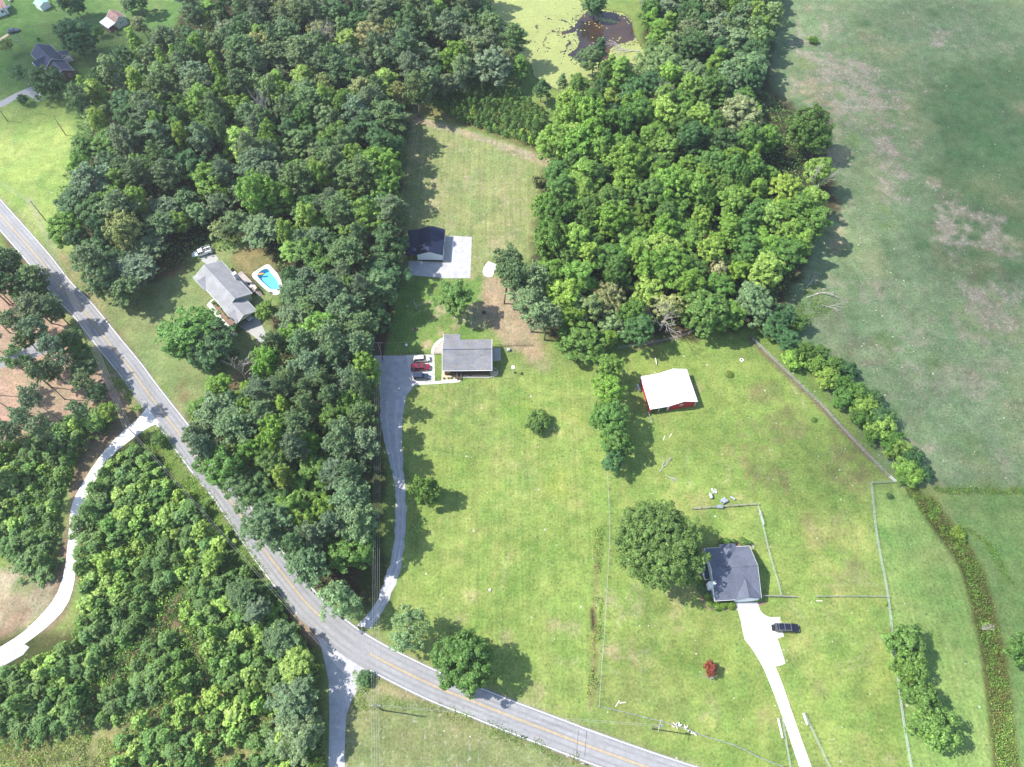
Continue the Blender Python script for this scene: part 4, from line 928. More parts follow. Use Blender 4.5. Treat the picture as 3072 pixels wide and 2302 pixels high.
# young trees around the pond and plantation
for fn, x, y, R, H, tt, kd, lb in [
 (T10,1160,420,3.6,11,'mid','poplar','cone shaped green tree at the pond edge behind the plantation'),
 (T10,1295,560,3.0,10,'dark','poplar','narrow dark cone shaped tree right of the pond edge cone tree'),
 (T10,1435,520,2.2,9,'wash','poplar','spindly young tree in front of the duckweed'),
 (T10,1640,370,4.4,11,'pine','hardwood','dark tree standing out over the open pond water'),
 (T10,1680,320,3.0,12,'dark','poplar','dark narrow tree against the open pond water'),
 (T10,1640,20,4.6,9,'dark','dome','dark tree at the top edge above the open water'),
 (T10,740,360,5.6,14,'bright','dome','bright rounded tree at the corner of the wood above the plantation'),
 (T20,845,255,1.8,2.2,'bright','low','small round green bush alone in the pasture'),
 (T20,815,800,6.4,15,'mid','dome','feathery green tree jutting from the east wood into the pasture'),
 (T20,890,900,4.6,12,'mid','hardwood','lower half of the tree jutting into the pasture'),
 (T20,370,740,7.6,16,'pale','dome','huge pale domed tree in the east wood'),
 (T20,250,920,5,13,'dark','dome','dark tree in front of the huge pale domed tree'),
 (T00,640,600,4.4,15,'yellow','poplar','yellow-green tree at the west corner of the wood near the brick house'),
 (T00,560,560,3.2,14,'yellow','poplar','small yellow-green tree at the far west corner of the wood'),
 (T00,880,520,4.0,15,'yellow','poplar','yellow-green tree inside the wood, right of the west corner'),
 (T00,740,470,5,15,'wash','hardwood','full soft green tree behind the west corner of the wood'),
 (T00,640,790,3.6,14,'yellow','hardwood','yellow-green tree on the wood edge facing the field'),
 (T00,1030,800,3.4,14,'lime','hardwood','lime green crown standing alone in the west wood pines'),
 (T00,1155,890,3.0,14,'yellow','hardwood','small yellow-green crown below the lime one'),
 (T00,1390,430,3.0,15,'yellow','poplar','narrow yellow-green spire in the upper west wood'),
 (T00,1040,390,2.8,14,'yellow','poplar','yellow-green spire near the top of the west wood'),
 (T00,1120,370,2.6,14,'lime','poplar','lime spire beside the yellow-green one'),
 (T00,1740,600,3.6,15,'wash','hardwood','soft green pointed tree in the middle of the west wood'),
 (T00,1460,600,3.4,15,'bright','hardwood','bright green crown left of the pointed tree'),
 (T00,1280,320,3.6,14,'bright','hardwood','bright crown near the upper edge of the west wood'),
 (T00,1310,650,4.6,15,'bright','hardwood','broad bright crown in the centre of the west wood'),
 (T00,1640,1230,5.4,16,'bright','dome','big bright tree above the swimming pool'),
 (T00,1780,1290,4.4,13,'bright','hardwood','bright tree right of the big one above the pool'),
 (T00,1730,880,3.6,14,'bright','hardwood','bright crown beside the dead grey tree in the wood'),
 (T00,1850,720,4.0,15,'wash','hardwood','soft green crown right of the dead grey tree'),
 (T00,2110,620,3.2,15,'yellow','poplar','yellow-green spire near the property corner'),
 (T00,2060,1130,4.2,14,'yellow','hardwood','yellow-green crown in the lower west wood'),
 (T00,1840,1500,3.4,11,'yellow','hardwood','yellow-green crown above the pool lawn'),
 (T00,1950,1420,3.6,12,'lime','hardwood','lime crown near the pool side edge of the wood'),
 (T00,780,1180,3.6,13,'lime','hardwood','lime crown near the field edge of the west wood'),
 (T00,900,1300,4.2,13,'bright','hardwood','bright crown at the lower left of the west wood'),
 (T00,760,1300,4.2,13,'bright','hardwood','bright crown beside the lime crown, lower left of the wood'),
 (T00,520,1100,4.2,13,'bright','hardwood','bright crown on the wood edge nearest the road poles'),
 (T00,800,1500,5.2,14,'pale','dome','pale broad crown over the road side of the wood'),
 (T01,640,160,4.6,11,'wash','dome','outermost leafy tree nearest the paved road, left of the yard'),
 (T10,220,1080,5.8,15,'bright','dome','broad bright crown on the edge of the back field'),
 (T10,80,1030,4.6,15,'bright','hardwood','bright crown behind the broad one at the back field'),
 (T10,170,230,4.8,15,'cream','dome','pale cream tinted crown in the upper wood'),
 (T01,1740,700,4.4,13,'bright','dome','bright crown right of the bleached dead tree'),
 (T01,1600,880,2.8,9,'yellow','hardwood','yellow-green crown below the bleached dead tree'),
 (T01,1320,1010,3.6,10,'bright','hardwood','bright tree on the lawn tip near the road'),
 (T01,1410,830,3.2,9,'bright','hardwood','bright tree between the two lawn shade trees and the wood'),
 (T01,1790,1140,4.8,14,'bright','dome','broad bright crown in the southern wood'),
 (T01,1840,990,3.0,13,'yellow','poplar','yellow-green spire above the broad bright crown'),
 (T01,1810,1440,3.2,13,'yellow','poplar','yellow-green spire in the southern wood'),
 (T01,1900,1620,3.4,12,'lime','hardwood','lime crown in the southern wood beside the drive'),
 (T02,1960,60,3.6,11,'yellow','hardwood','yellow-green crown at the foot of the southern wood'),
 (T11,60,970,4.4,12,'bright','dome','bright crown beside the gravel driveway'),
 (T20,900,1090,4.4,13,'lime','hardwood','lime crown in the east wood facing the pasture'),
 (T20,680,1220,4.8,13,'yellow','hardwood','big yellow-green crown on the right side of the east wood'),
 (T20,820,1290,4.2,12,'lime','hardwood','lime crown beside the big yellow-green one'),
 (T20,120,1420,4.2,13,'yellow','hardwood','yellow-green crown in the lower middle of the east wood'),
 (T20,570,1420,4.2,13,'lime','hardwood','lime crown in the lower right of the east wood'),
 (T20,700,1500,4.2,12,'bright','hardwood','bright crown at the lower right edge of the east wood'),
 (T21,240,80,2.6,9,'cream','hardwood','cream blossoming crown in the lower east wood'),
 (T21,560,80,4.6,13,'lime','hardwood','lime crown above the big soft green tree'),
 (T10,1750,640,3.8,12,'yellow','poplar','yellow-green spire near the pond side of the east wood'),
 (T10,1760,400,2.2,10,'yellow','poplar','thin yellow-green spire by the fallen tree in the pond'),
 (T10,1480,640,4.2,12,'lime','hardwood','lime crown at the left corner of the east wood'),
 (T10,1430,760,4.2,12,'bright','hardwood','bright crown on the left edge of the east wood'),
 (T10,1600,740,5.2,14,'bright','dome','broad bright crown in the left of the east wood'),
 (T10,1540,930,5.4,15,'bright','dome','broad dark-centred crown over the corner of the back field'),
 (T10,1850,1050,6.4,15,'bright','dome','very broad crown in the centre of the east wood'),
 (T10,1380,1400,5.6,14,'mid','dome','broad crown on the right edge of the back field'),
 (T10,1350,1560,5.2,14,'mid','dome','lower broad crown on the right edge of the back field'),
 (T10,1420,1240,4.6,14,'mid','hardwood','tall crown right of the back field corner'),
 (T10,1740,1430,5.6,14,'bright','dome','broad crown in the lower centre of the east wood'),
 (T11,1750,250,4.8,12,'pale','dome','pale crown at the lower left of the east wood'),
 (T11,1600,340,4.2,12,'wash','hardwood','soft green crown beside the pale lower left one'),
 (T11,1760,430,4.2,9,'wash','hardwood','low crown at the foot of the pale lower left one'),
 (T10,1270,1160,1.9,4,'pale','low','small pale shrub tree at the right edge of the back field')]:
    nm = {'poplar':'poplar_tree','low':'small_tree','dome':'spreading_tree'}.get(kd, 'hardwood_tree')
    hh = H + (3.0 if (fn in (T00, T01, T02) and H > 10) else (1.0 if H > 10 else 0))
    solo(nm, kd, fn, x, y, R*1.05, hh, tt, lb, .68)
for fn, x, y, lb in [(T00,1720,740,'dead grey bare tree among the west wood crowns'),(T00,1270,500,'dead grey bare tree in the dark gap of the west wood'),(T00,2070,260,'dead grey bare tree high in the west wood'),(T20,360,130,'dead white bare tree in the upper east wood'),(T20,880,1180,'dead grey branches at the pasture side of the east wood')]:
    p = at_crown(fn, x, y, 12, .75); tree('bare_tree', 'bare', p, 4.0, 14, 'grey', lb)

# ---- woods filled tree by tree -----------------------------------------------------
ZW = [('the pole field', (250,330)), ('the brick house', (400,110)), ('the top edge', (720,20)), ('the duckweed pond', (1020,130)), ('the mown back field', (860,330)), ('the dark-roofed garage', (860,520)),
      ('the swimming pool', (620,600)), ('the white work truck', (430,500)), ('the paved road', (230,590)), ('its middle', (520,300)), ('the gravel driveway', (800,900)), ('the bleached dead tree', (560,830)), ('the road bend', (640,1200)), ('the parked cars', (790,760))]
ZE = [('the open pond water', (1400,170)), ('the top edge', (1600,20)), ('the wide pasture', (1790,380)), ('the fallen bleached tree', (1720,620)), ('the back field', (1190,420)), ('its centre', (1450,400)), ('the open pines', (1180,640)), ('the red barn', (1400,700)), ('the pine plantation', (1220,280))]
def mk(Z): return [(n, P(*D(*q), 9)) for n, q in Z]
ZW, ZE = mk(ZW), mk(ZE)
def zone(Z, p): return min(Z, key=lambda z: (z[1].xy - p.xy).length)[0]
POS = [(x, y, r) for x, y, r in PLACED]
def fill(fn, poly, Z, wood, step, mix, seed, margin=2.5, tries=6000):
    """dart throwing inside a canopy outline"""
    r = random.Random(seed)
    pw = [P(*fn(*q), 10.0) for q in poly]
    x0, x1 = min(p.x for p in pw), max(p.x for p in pw); y0, y1 = min(p.y for p in pw), max(p.y for p in pw)
    pl = [(p.x, p.y) for p in pw]; cand = [(r.uniform(x0,x1), r.uniform(y0,y1)) for _ in range(tries)]
    ds = inside(np.array([c[0] for c in cand]), np.array([c[1] for c in cand]), pl)
    for (x, y), d in zip(cand, ds):
        if d < margin: continue
        R = step*(r.uniform(.34,.5) if r.random() < .35 else r.uniform(.48,.72))
        if any((x-a)**2 + (y-b)**2 < ((R + c)*.70)**2 for a, b, c in POS): continue
        if wood == 'west wood' and ((x+101)**2 + (y-144)**2 < 100 or (x+90)**2+(y-136)**2 < 330): continue
        POS.append((x, y, R))
        nearyard = (x+88)**2+(y-138)**2 < 34**2
        kinds = mix(x, y); u = r.random(); acc = 0
        for kd, tt, w in kinds:
            acc += w
            if u <= acc: break
        nm = {'pine':'pine_tree','poplar':'poplar_tree','dome':'spreading_tree'}.get(kd,'leafy_tree' if tt in ('wash','grey','pale') else 'hardwood_tree')
        H = {'pine':r.uniform(15,19.5),'poplar':r.uniform(13,17),'dome':r.uniform(11,15)}.get(kd, r.uniform(9.5,16))
        if nearyard: H = min(H, r.uniform(9.5, 11.5))
        word = {'pine':'pine','poplar':'narrow tree','dome':'spreading tree'}.get(kd,'round tree')
        edge = 'edge' if d < 8 else 'depths'
        zn = zone(ZW if wood == 'west wood' else ZE, Vector((x,y,0)))
        tree(nm, kd, (x, y), R*1.12, H, tt, '%s %s, %s %s, nearest %s' % (TONE[tt], word, wood, edge, zn), group='%s %ss, %s %s, nearest %s' % (TONE[tt], word, wood, edge, zn))
def mixW(x, y):
    top = y > 215
    if top: return [('pine','bluepine',.18),('pine','pine',.22),('hardwood','dark',.18),('hardwood','grey',.15),('hardwood','wash',.15),('poplar','lime',.05),('dome','pale',.07)]
    return [('pine','pine',.34),('pine','bluepine',.20),('hardwood','dark',.14),('hardwood','mid',.12),('hardwood','bright',.08),('poplar','lime',.04),('hardwood','wash',.04)]
def mixS(x, y): return [('pine','bluepine',.38),('pine','pine',.30),('hardwood','mid',.14),('hardwood','bright',.10),('hardwood','dark',.08)]
def mixE(x, y):
    if y > 215: return [('hardwood','wash',.28),('hardwood','mid',.22),('hardwood','grey',.12),('poplar','bright',.12),('dome','dark',.14),('hardwood','lime',.12)]
    return [('hardwood','bright',.30),('hardwood','mid',.26),('poplar','bright',.10),('dome','mid',.12),('hardwood','lime',.10),('hardwood','dark',.12)]
fill(D, [(400,40),(450,-40),(1040,-60),(1060,30),(1115,80),(1112,130),(1040,170),(930,200),(865,235),(850,320),(852,400),(868,460),(855,540),(835,600),(590,540),(550,505),(520,470),(470,490),(425,515),(370,565),(250,635),(180,590),(115,500),(108,445),(165,400),(160,330),(170,215),(215,150),(280,95),(390,60)], None, 'west wood', 8.6, mixW, 1, 1.5, 9000)
fill(D, [(850,560),(838,600),(820,660),(800,760),(805,850),(800,960),(800,1060),(785,1150),(735,1225),(695,1270),(640,1220),(560,1150),(500,1050),(412,955),(440,880),(490,850),(580,800),(570,740),(620,660),(605,590),(640,560)], None, 'west wood', 7.6, mixS, 2, 1.0, 6000)
fill(D, [(1395,-60),(1680,-60),(1680,40),(1650,90),(1640,160),(1620,215),(1670,250),(1690,400),(1790,420),(1780,480),(1745,545),(1700,600),(1660,650),(1560,690),(1430,705),(1320,730),(1240,740),(1180,690),(1160,600),(1150,520),(1170,400),(1190,330),(1190,230),(1230,170),(1300,140),(1390,150),(1400,60)], None, 'east wood', 8.4, mixE, 3, 1.5, 7000)

# ---- thickets of young pines and saplings ----------------------------------------
NY = {'young_pine': 0, 'sapling': 0}; REST = []
def thicket(fn, poly, step, where, seed, pine=.6, holes=(), Hs=(2.8,4.8), Rs=(2.5,3.5), tries=7000, tints=('ypine','lime')):
    r = random.Random(seed); pw = [P(*fn(*q), 1.5) for q in poly]; pl = [(p.x,p.y) for p in pw]
    x0, x1 = min(p.x for p in pw), max(p.x for p in pw); y0, y1 = min(p.y for p in pw), max(p.y for p in pw)
    hp = [[P(*fn_(*q))[:2] for q in h] for fn_, h in holes]; mine = []
    cand = [(r.uniform(x0,x1), r.uniform(y0,y1)) for _ in range(tries)]
    X = np.array([c[0] for c in cand]); Y = np.array([c[1] for c in cand]); ds = inside(X, Y, pl); hd = [pathdist(X, Y, h) for h in hp]
    clump = fbm(X, Y, 9, seed); gap = fbm(X, Y, 7, seed+60); big = fbm(X, Y, 12, seed+80)
    for i, (x, y) in enumerate(cand):
        if ds[i] < .6 or any(h[i] < 2.9 for h in hd) or gap[i] < .26: continue
        if any((x-a)**2 + (y-b)**2 < step*step for a, b in mine): continue
        mine.append((x, y))
        isp = clump[i] + r.uniform(-.12,.12) < .32 + pine*.4; kd = 'young_pine' if isp else 'sapling'
        tt = tints[0] if isp else (tints[1] if r.random() < .6 else 'mid')
        REST.append((math.hypot(x, y), kd, x, y, r.uniform(*Rs)*(.62+.75*big[i])*r.uniform(.8,1.2), r.uniform(*Hs)*(.45+1.0*big[i])*(1 if r.random() < .92 else 1.5), tt, where))
ZT = {'right': mk([('the drive mouth', (300,980)), ('the upper road bank', (440,1120)), ('the lower road bank', (600,1330)), ('the side road', (680,1460)), ('the trail fork', (480,1290)), ('the drive bend', (200,1180)), ('its middle', (330,1130)), ('the clearing', (420,1470)), ('the lower trail', (300,1400)), ('the drive foot', (200,1330))]),
  'strip': mk([('the tall pines', (30,980)), ('the yellow bushes', (200,900)), ('the drive', (140,1040)), ('the dirt clearing', (70,1200)), ('the left edge', (0,1080)), ('the bare ground', (70,960)), ('the leaf shade', (90,1100)), ('the brown strip', (120,1180))]),
  'corner': mk([('the drive', (120,1410)), ('the left edge', (0,1500)), ('the trail', (200,1450)), ('the bottom', (130,1560))]),
  'plantation': mk([('the dark wood edge', (930,210)), ('the pond', (1060,180)), ('the mown field', (1080,290)), ('the east wood', (1180,280)), ('its middle', (1050,230)), ('its left half', (1000,225)), ('its right half', (1120,250)), ('the field corner', (1150,310)), ('the tall corner tree', (960,260))]),
  'scrub': mk([('the bottom edge', (620,1640)), ('the side road', (680,1540)), ('the clearing', (570,1540))])}
TRL = [(T02,[(1180,520),(1060,690),(900,860),(800,1000),(640,1140),(520,1400)]),(T02,[(1060,690),(1200,790),(1300,960),(1430,1220)])]
thicket(D, [(290,955),(330,1000),(400,1070),(450,1130),(505,1200),(560,1250),(610,1330),(690,1440),(695,1500),(640,1510),(580,1470),(450,1480),(330,1500),(250,1560),(180,1560),(215,1480),(200,1400),(160,1360),(180,1300),(165,1200),(170,1120),(210,1030)], 2.55, 'right', 31, .5, TRL)
thicket(D, [(0,960),(60,950),(150,900),(245,865),(235,905),(185,950),(155,1010),(130,1080),(115,1160),(105,1250),(60,1230),(0,1190),(-60,1150),(-60,980)], 2.4, 'strip', 32, .75)
thicket(D, [(-40,1480),(0,1450),(80,1420),(160,1385),(215,1430),(205,1490),(170,1560),(120,1590),(-40,1590)], 2.4, 'corner', 33, .7)
thicket(D, [(905,215),(960,180),(1030,165),(1110,190),(1180,240),(1190,330),(1120,300),(1000,262)], 1.9, 'plantation', 34, .85, Hs=(2.8,4.4), Rs=(1.4,1.9))
thicket(D, [(250,1600),(330,1530),(430,1500),(560,1500),(690,1500),(700,1680),(250,1700)], 3.2, 'scrub', 35, .35)
REST.sort(key=lambda t: t[0]); left_over = []
LIM = {'young_pine': 290, 'sapling': 285}
for d_, kd, x, y, R, H, tt, where in REST:
    if NY[kd] >= LIM[kd]: left_over.append((kd, x, y, R, H, tt)); continue
    NY[kd] += 1
    word = 'young pine' if kd == 'young_pine' else 'leafy sapling'
    zn = zone(ZT[where], Vector((x, y, 0)))
    wh = {'right':'stand right of drive','strip':'strip left of drive','corner':'corner clump','plantation':'back plantation','scrub':'bottom scrub'}[where]
    tree('young_pine' if kd == 'young_pine' else 'sapling_tree', kd, (x, y), R, H, tt, '%s %s, %s, nearest %s' % (TONE[tt], word, wh, zn), group='%s %ss, %s, nearest %s' % (TONE[tt], word, wh, zn))
for fn, x, y, R, H, tt, lb in [(T02,1830,840,4.0,9,'pine','grey-green pine on the road bank near the gravel side road'),(T02,1940,1010,4.2,9,'lime','lime green tree beside the gravel side road'),(T02,1900,1260,5.0,11,'bluepine','broad dull green pine left of the gravel side road'),(T02,1930,1460,5.0,10,'wash','low soft green tree at the bottom, left of the gravel side road'),(T02,1570,540,3.4,8,'pine','pine at the top of the road bank'),(T02,1670,640,3.2,8,'bluepine','second pine down the road bank'),(T02,1380,300,2.8,7,'lime','lime tree at the verge under the power line'),(T12,150,1080,1.9,2.2,'dark','scrubby bush on the corner between the two roads')]:
    solo('bank_tree', 'pine' if 'pine' in tt else 'hardwood', fn, x, y, R, H, tt, lb, .6)
def merge_instances(items, name, mat, label, kind='stuff'):
    """many small plants as one leafy mass"""
    if not items: return
    V, C = [], []
    r = np.random.default_rng(4)
    for kd, x, y, R, H, tt in items:
        cm, _, h0, r0 = LIB[kd][int(r.integers(len(LIB[kd])))]
        v = np.empty(len(cm.vertices)*3, np.float32); cm.vertices.foreach_get('co', v); v = v.reshape(-1,4,3)
        v = v[r.random(len(v)) < .6]; a = r.uniform(0, 6.28); ca, sa = math.cos(a), math.sin(a)
        w = v*np.array([R/r0, R/r0, H/h0]); w = np.stack([w[...,0]*ca-w[...,1]*sa + x, w[...,0]*sa+w[...,1]*ca + y, w[...,2]], -1)
        V.append(w.reshape(-1,3)); C.append(np.tile(np.array(TINT[tt])*r.uniform(.85,1.15), (len(v),1)))
    V = np.concatenate(V); C = np.concatenate(C)
    tag(link(name, mesh_np(name, V, np.arange(len(V)).reshape(-1,4), M[mat], col=C)), kind=kind, label=label)
merge_instances(left_over, 'thicket', 'weed', 'rest of the dense young growth in the far stands')

# ---- weeds, scrub, creek growth ----------------------------------------------------
def scatter(name, label, polys, dens, hmax, tints, size=.16, seed=1, clump=.45, cl_s=3.0, lines=None, wid=1.5):
    r = np.random.default_rng(seed); C = []; K = []
    def put(x, y, k):
        n = len(x)
        f = fbm(x, y, cl_s, seed+5)
        ok = (k > 0) & (f + r.normal(0,.05,n) > clump); x, y, f = x[ok], y[ok], f[ok]
        C.append(np.stack([x, y, (f-clump)*hmax*2.2*r.random(len(x))**.6 + .04], -1))
        ti = np.array([TINT[t] if isinstance(t, str) else t for t in tints])
        sel = np.clip((fbm(x, y, 2.2, seed+9)*1.6-.3 + r.normal(0,.12,len(x)))*len(tints), 0, len(tints)-1).astype(int); K.append(ti[sel])
    for fn, pts in polys:
        pw = [P(*fn(*q)) for q in pts]; pl = [(p.x,p.y) for p in pw]
        x0, x1 = min(p.x for p in pw), max(p.x for p in pw); y0, y1 = min(p.y for p in pw), max(p.y for p in pw)
        n = int((x1-x0)*(y1-y0)*dens); x = r.uniform(x0,x1,n); y = r.uniform(y0,y1,n); put(x, y, inside(x, y, pl) + r.normal(0,.4,n))
    for fn, pts in (lines or []):
        ln = [P(*fn(*q))[:2] for q in pts]
        x0, x1 = min(p[0] for p in ln)-wid, max(p[0] for p in ln)+wid; y0, y1 = min(p[1] for p in ln)-wid, max(p[1] for p in ln)+wid
        n = int((x1-x0)*(y1-y0)*dens); x = r.uniform(x0,x1,n); y = r.uniform(y0,y1,n); put(x, y, wid - pathdist(x, y, ln) + r.normal(0,.25,n))
    C = np.concatenate(C); K = np.concatenate(K); q = unit(r.normal(size=C.shape)*.7 + np.array([0,0,1.0]))
    Vv = leaf_quads(C, q, r.uniform(size*.6, size*1.4, len(C)), .55, r)
    return tag(link(name, mesh_np(name, Vv, np.arange(len(Vv)).reshape(-1,4), M['weed'], col=K)), kind='stuff', label=label)
scatter('creek_weeds', 'tangled weeds filling the creek ditch on the right', [], 34, .8, ['olive',(.17,.15,.06),'olive','bright','mid','yellow'], .17, 3, .24, 2.4, [(T22,[(1585,-40),(1700,120),(1810,260),(1880,400),(1930,560),(1970,740),(2010,900),(2040,1100),(2060,1300),(2080,1500),(2100,1680)]),(T21,[(1500,1540),(1560,1590),(1610,1660)])], 2.2)
scatter('side_ditch_weeds', 'narrow curved line of weeds branching from the creek', [], 34, .7, ['olive','bright','mid'], .15, 4, .28, 1.5, [(T22,[(1780,115),(1880,140),(1960,200),(2020,290),(2080,390),(2115,450)]),(T21,[(1640,1510),(1720,1525),(1880,1520),(1990,1530),(2120,1525),(2260,1518)])], .8)
scatter('fence_weeds', 'weeds and vines in the gully beside the property fence', [], 26, .9, ['bright','mid','yellow',(.17,.12,.07)], .15, 6, .42, 2.0, [(T12,[(1665,130),(1660,300),(1655,380)]),(T12,[(1665,580),(1665,700),(1655,880),(1630,1100),(1610,1220)])], 1.0)
scatter('scrub', 'low yellow-green scrub in the bottom left clearing', [(T02,[(-100,1420),(540,1400),(700,1250),(900,1200),(1450,1230),(1700,1200),(1960,1200),(2090,1500),(2090,1700),(-100,1700)])], 30, 1.5, ['bright','lime','olive','pale','lime',(.24,.20,.12)], .17, 8, .40, 4.0)
scatter('undergrowth', 'vines and undergrowth on the road verge', [(T01,[(900,1210),(1040,1100),(1250,1400),(1440,1640),(1280,1658),(1100,1400),(960,1290)]),(T02,[(1230,0),(1450,0),(1780,480),(1900,640),(1700,560),(1440,300)]),(T01,[(760,740),(920,980),(960,990),(860,1010),(700,800)]),(T12,[(70,1030),(220,1060),(240,1150),(110,1200)])], 26, .7, ['mid','lime','bright','bright'], .17, 9, .38, 2.0)
scatter('undergrowth', 'rank weeds around the fallen bleached tree', [(T21,[(700,380),(820,180),(930,200),(980,290),(960,370),(860,400),(760,440)])], 16, .8, ['bright','mid','bright'], .17, 10, .40, 2.0)
scatter('undergrowth', 'undergrowth between trees of the west wood', [(D,[(400,40),(1040,-40),(1100,120),(900,240),(850,420),(850,600),(800,760),(810,960),(760,1200),(690,1290),(500,1060),(420,930),(590,760),(610,600),(550,515),(260,630),(120,470),(170,250)])], 3.2, 3.4, ['dark','dark','mid','dark'], .38, 11, .33, 7.0)
scatter('undergrowth', 'undergrowth between trees of the east wood', [(D,[(1400,-20),(1680,-20),(1640,200),(1790,300),(1760,520),(1660,680),(1500,700),(1240,750),(1160,640),(1160,500),(1190,240),(1300,150),(1400,150)])], 3.2, 3.2, ['dark','dark','mid','mid'], .38, 12, .33, 7.0)
scatter('undergrowth', 'deep green growth under the young stand', [(D,[(290,955),(400,1070),(505,1200),(610,1330),(690,1440),(690,1500),(450,1480),(250,1560),(180,1560),(160,1360),(180,1300),(165,1200),(170,1120),(210,1030)]),(D,[(0,960),(245,865),(185,950),(130,1080),(105,1250),(-30,1190)]),(D,[(-30,1470),(160,1385),(215,1430),(170,1560),(-30,1590)]),(D,[(905,215),(1030,165),(1180,240),(1190,330),(1000,262)])], 16, 1.9, ['ypine','mid','bright','lime'], .24, 13, .26, 5.0)
scatter('pine_straw_litter', 'rank grass on the south verge of the paved road', [], 16, .5, ['mid','olive','bright'], .14, 14, .45, 2.0, [(T12,[(110,1250),(560,1240),(900,1380),(1300,1530),(1500,1600)])], 1.4)
print('trees', COUNT, 'left', len(left_over))
# ------------------------------------------------------------------ buildings
def window(parent, x, y, z, w, h, n, frame='white_paint', glass='glass', muntin=True, name='window'):
    """a window on a wall whose outward normal is n (unit x,y); x,y,z its centre"""
    t = (-n[1], n[0]); f = MB()
    def bar(u0, u1, v0, v1, d0, d1):
        q = []
        for (u, v) in ((u0,v0),(u1,v0),(u1,v1),(u0,v1)): q.append((u, v))
        pts0 = [(x+t[0]*u+n[0]*d0, y+t[1]*u+n[1]*d0, z+v) for u, v in q]
        pts1 = [(x+t[0]*u+n[0]*d1, y+t[1]*u+n[1]*d1, z+v) for u, v in q]
        f.add(pts0+pts1, [(3,2,1,0),(4,5,6,7),(0,1,5,4),(1,2,6,5),(2,3,7,6),(3,0,4,7)])
    b = .08
    bar(-w/2,w/2,-h/2,-h/2+b,-.03,.06); bar(-w/2,w/2,h/2-b,h/2,-.03,.06); bar(-w/2,-w/2+b,-h/2+b,h/2-b,-.03,.058); bar(w/2-b,w/2,-h/2+b,h/2-b,-.03,.058)
    if muntin: bar(-w/2+b,w/2-b,-.03,.03,-.02,.045)
    o = f.build(name, M[frame], parent)
    f = MB(); pts = [(x+t[0]*u+n[0]*.02, y+t[1]*u+n[1]*.02, z+v) for u, v in ((-w/2+b,-h/2+b),(w/2-b,-h/2+b),(w/2-b,h/2-b),(-w/2+b,h/2-b))]
    f.wall(pts, n, .02); f.build('pane', M[glass], o)
    return o
def door(parent, x, y, z0, w, h, n, mat='white_paint', name='door'):
    t = (-n[1], n[0])
    pts = [(x+t[0]*u+n[0]*.05, y+t[1]*u+n[1]*.05, z0+v) for u, v in ((-w/2,0),(w/2,0),(w/2,h),(-w/2,h))]
    o = MB().wall(pts, n, .07).build(name, M[mat], parent)
    hx, hy = x+t[0]*w*.38+n[0]*.08, y+t[1]*w*.38+n[1]*.08
    MB().box(hx-.04,hx+.04,hy-.04,hy+.04,z0+1.0,z0+1.08).build('handle', M['rim'], o); return o
def gable_roof(root, x0, x1, y0, y1, ze0, ze1, zr, yr, mat, th=.14, fascia='white_paint', name='roof', cap=True, ends=True):
    """ridge along x at y=yr; eaves at y0 (height ze0) and y1 (height ze1)"""
    r = MB().slab([(x0,y0,ze0),(x1,y0,ze0),(x1,yr,zr),(x0,yr,zr)], th)
    r.slab([(x0,yr,zr),(x1,yr,zr),(x1,y1,ze1),(x0,y1,ze1)], th)
    o = r.build(name, M[mat], root)
    if cap: MB().tube([(x0,yr,zr+.015),(x1,yr,zr+.015)], .09, 6).build('ridge_cap', M[mat], o)
    if fascia:
        MB().box(x0,x1,y0-.06,y0-.002,ze0-.2,ze0-.01).build('fascia', M[fascia], o)
        MB().box(x0,x1,y1+.002,y1+.06,ze1-.2,ze1-.01).build('fascia', M[fascia], o)
        if ends:
            for xx, d in ((x0,-1),(x1,1)):
                f = MB(); a, b = (xx, xx+.05*d) if d > 0 else (xx+.05*d, xx)
                a, b = min(a,b)+.001*d, max(a,b)+.001*d
                f.hexa([(a,y0,ze0-.2),(b,y0,ze0-.2),(b,yr,zr-.2),(a,yr,zr-.2)],[(a,y0,ze0+.015),(b,y0,ze0+.015),(b,yr,zr+.015),(a,yr,zr+.015)])
                f.hexa([(a,yr,zr-.2),(b,yr,zr-.2),(b,y1,ze1-.2),(a,y1,ze1-.2)],[(a,yr,zr+.015),(b,yr,zr+.015),(b,y1,ze1+.015),(a,y1,ze1+.015)])
                f.build('rake_board', M[fascia], o)
    return o
def gable_walls(root, x0, x1, y0, y1, h0, h1, yr, zr, mat, name='wall', th=.18):
    """four walls under a gable roof; gables rise to zr at y=yr"""
    MB().wall([(x0,y0,0),(x1,y0,0),(x1,y0,h0),(x0,y0,h0)], (0,-1), th).build(name, M[mat], root)
    MB().wall([(x1,y1,0),(x0,y1,0),(x0,y1,h1),(x1,y1,h1)], (0,1), th).build(name, M[mat], root)
    MB().wall([(x1+.002,y0,0),(x1+.002,y1,0),(x1+.002,y1,h1),(x1+.002,yr,zr),(x1+.002,y0,h0)], (1,0), th).build(name, M[mat], root)
    MB().wall([(x0-.002,y1,0),(x0-.002,y0,0),(x0-.002,y0,h0),(x0-.002,yr,zr),(x0-.002,y1,h1)], (-1,0), th).build(name, M[mat], root)
def vent(root, x, y, z, mat='rim'):
    MB().cyl(x,y,z-.1,z+.32,.06,8).build('vent_pipe', M[mat], root)

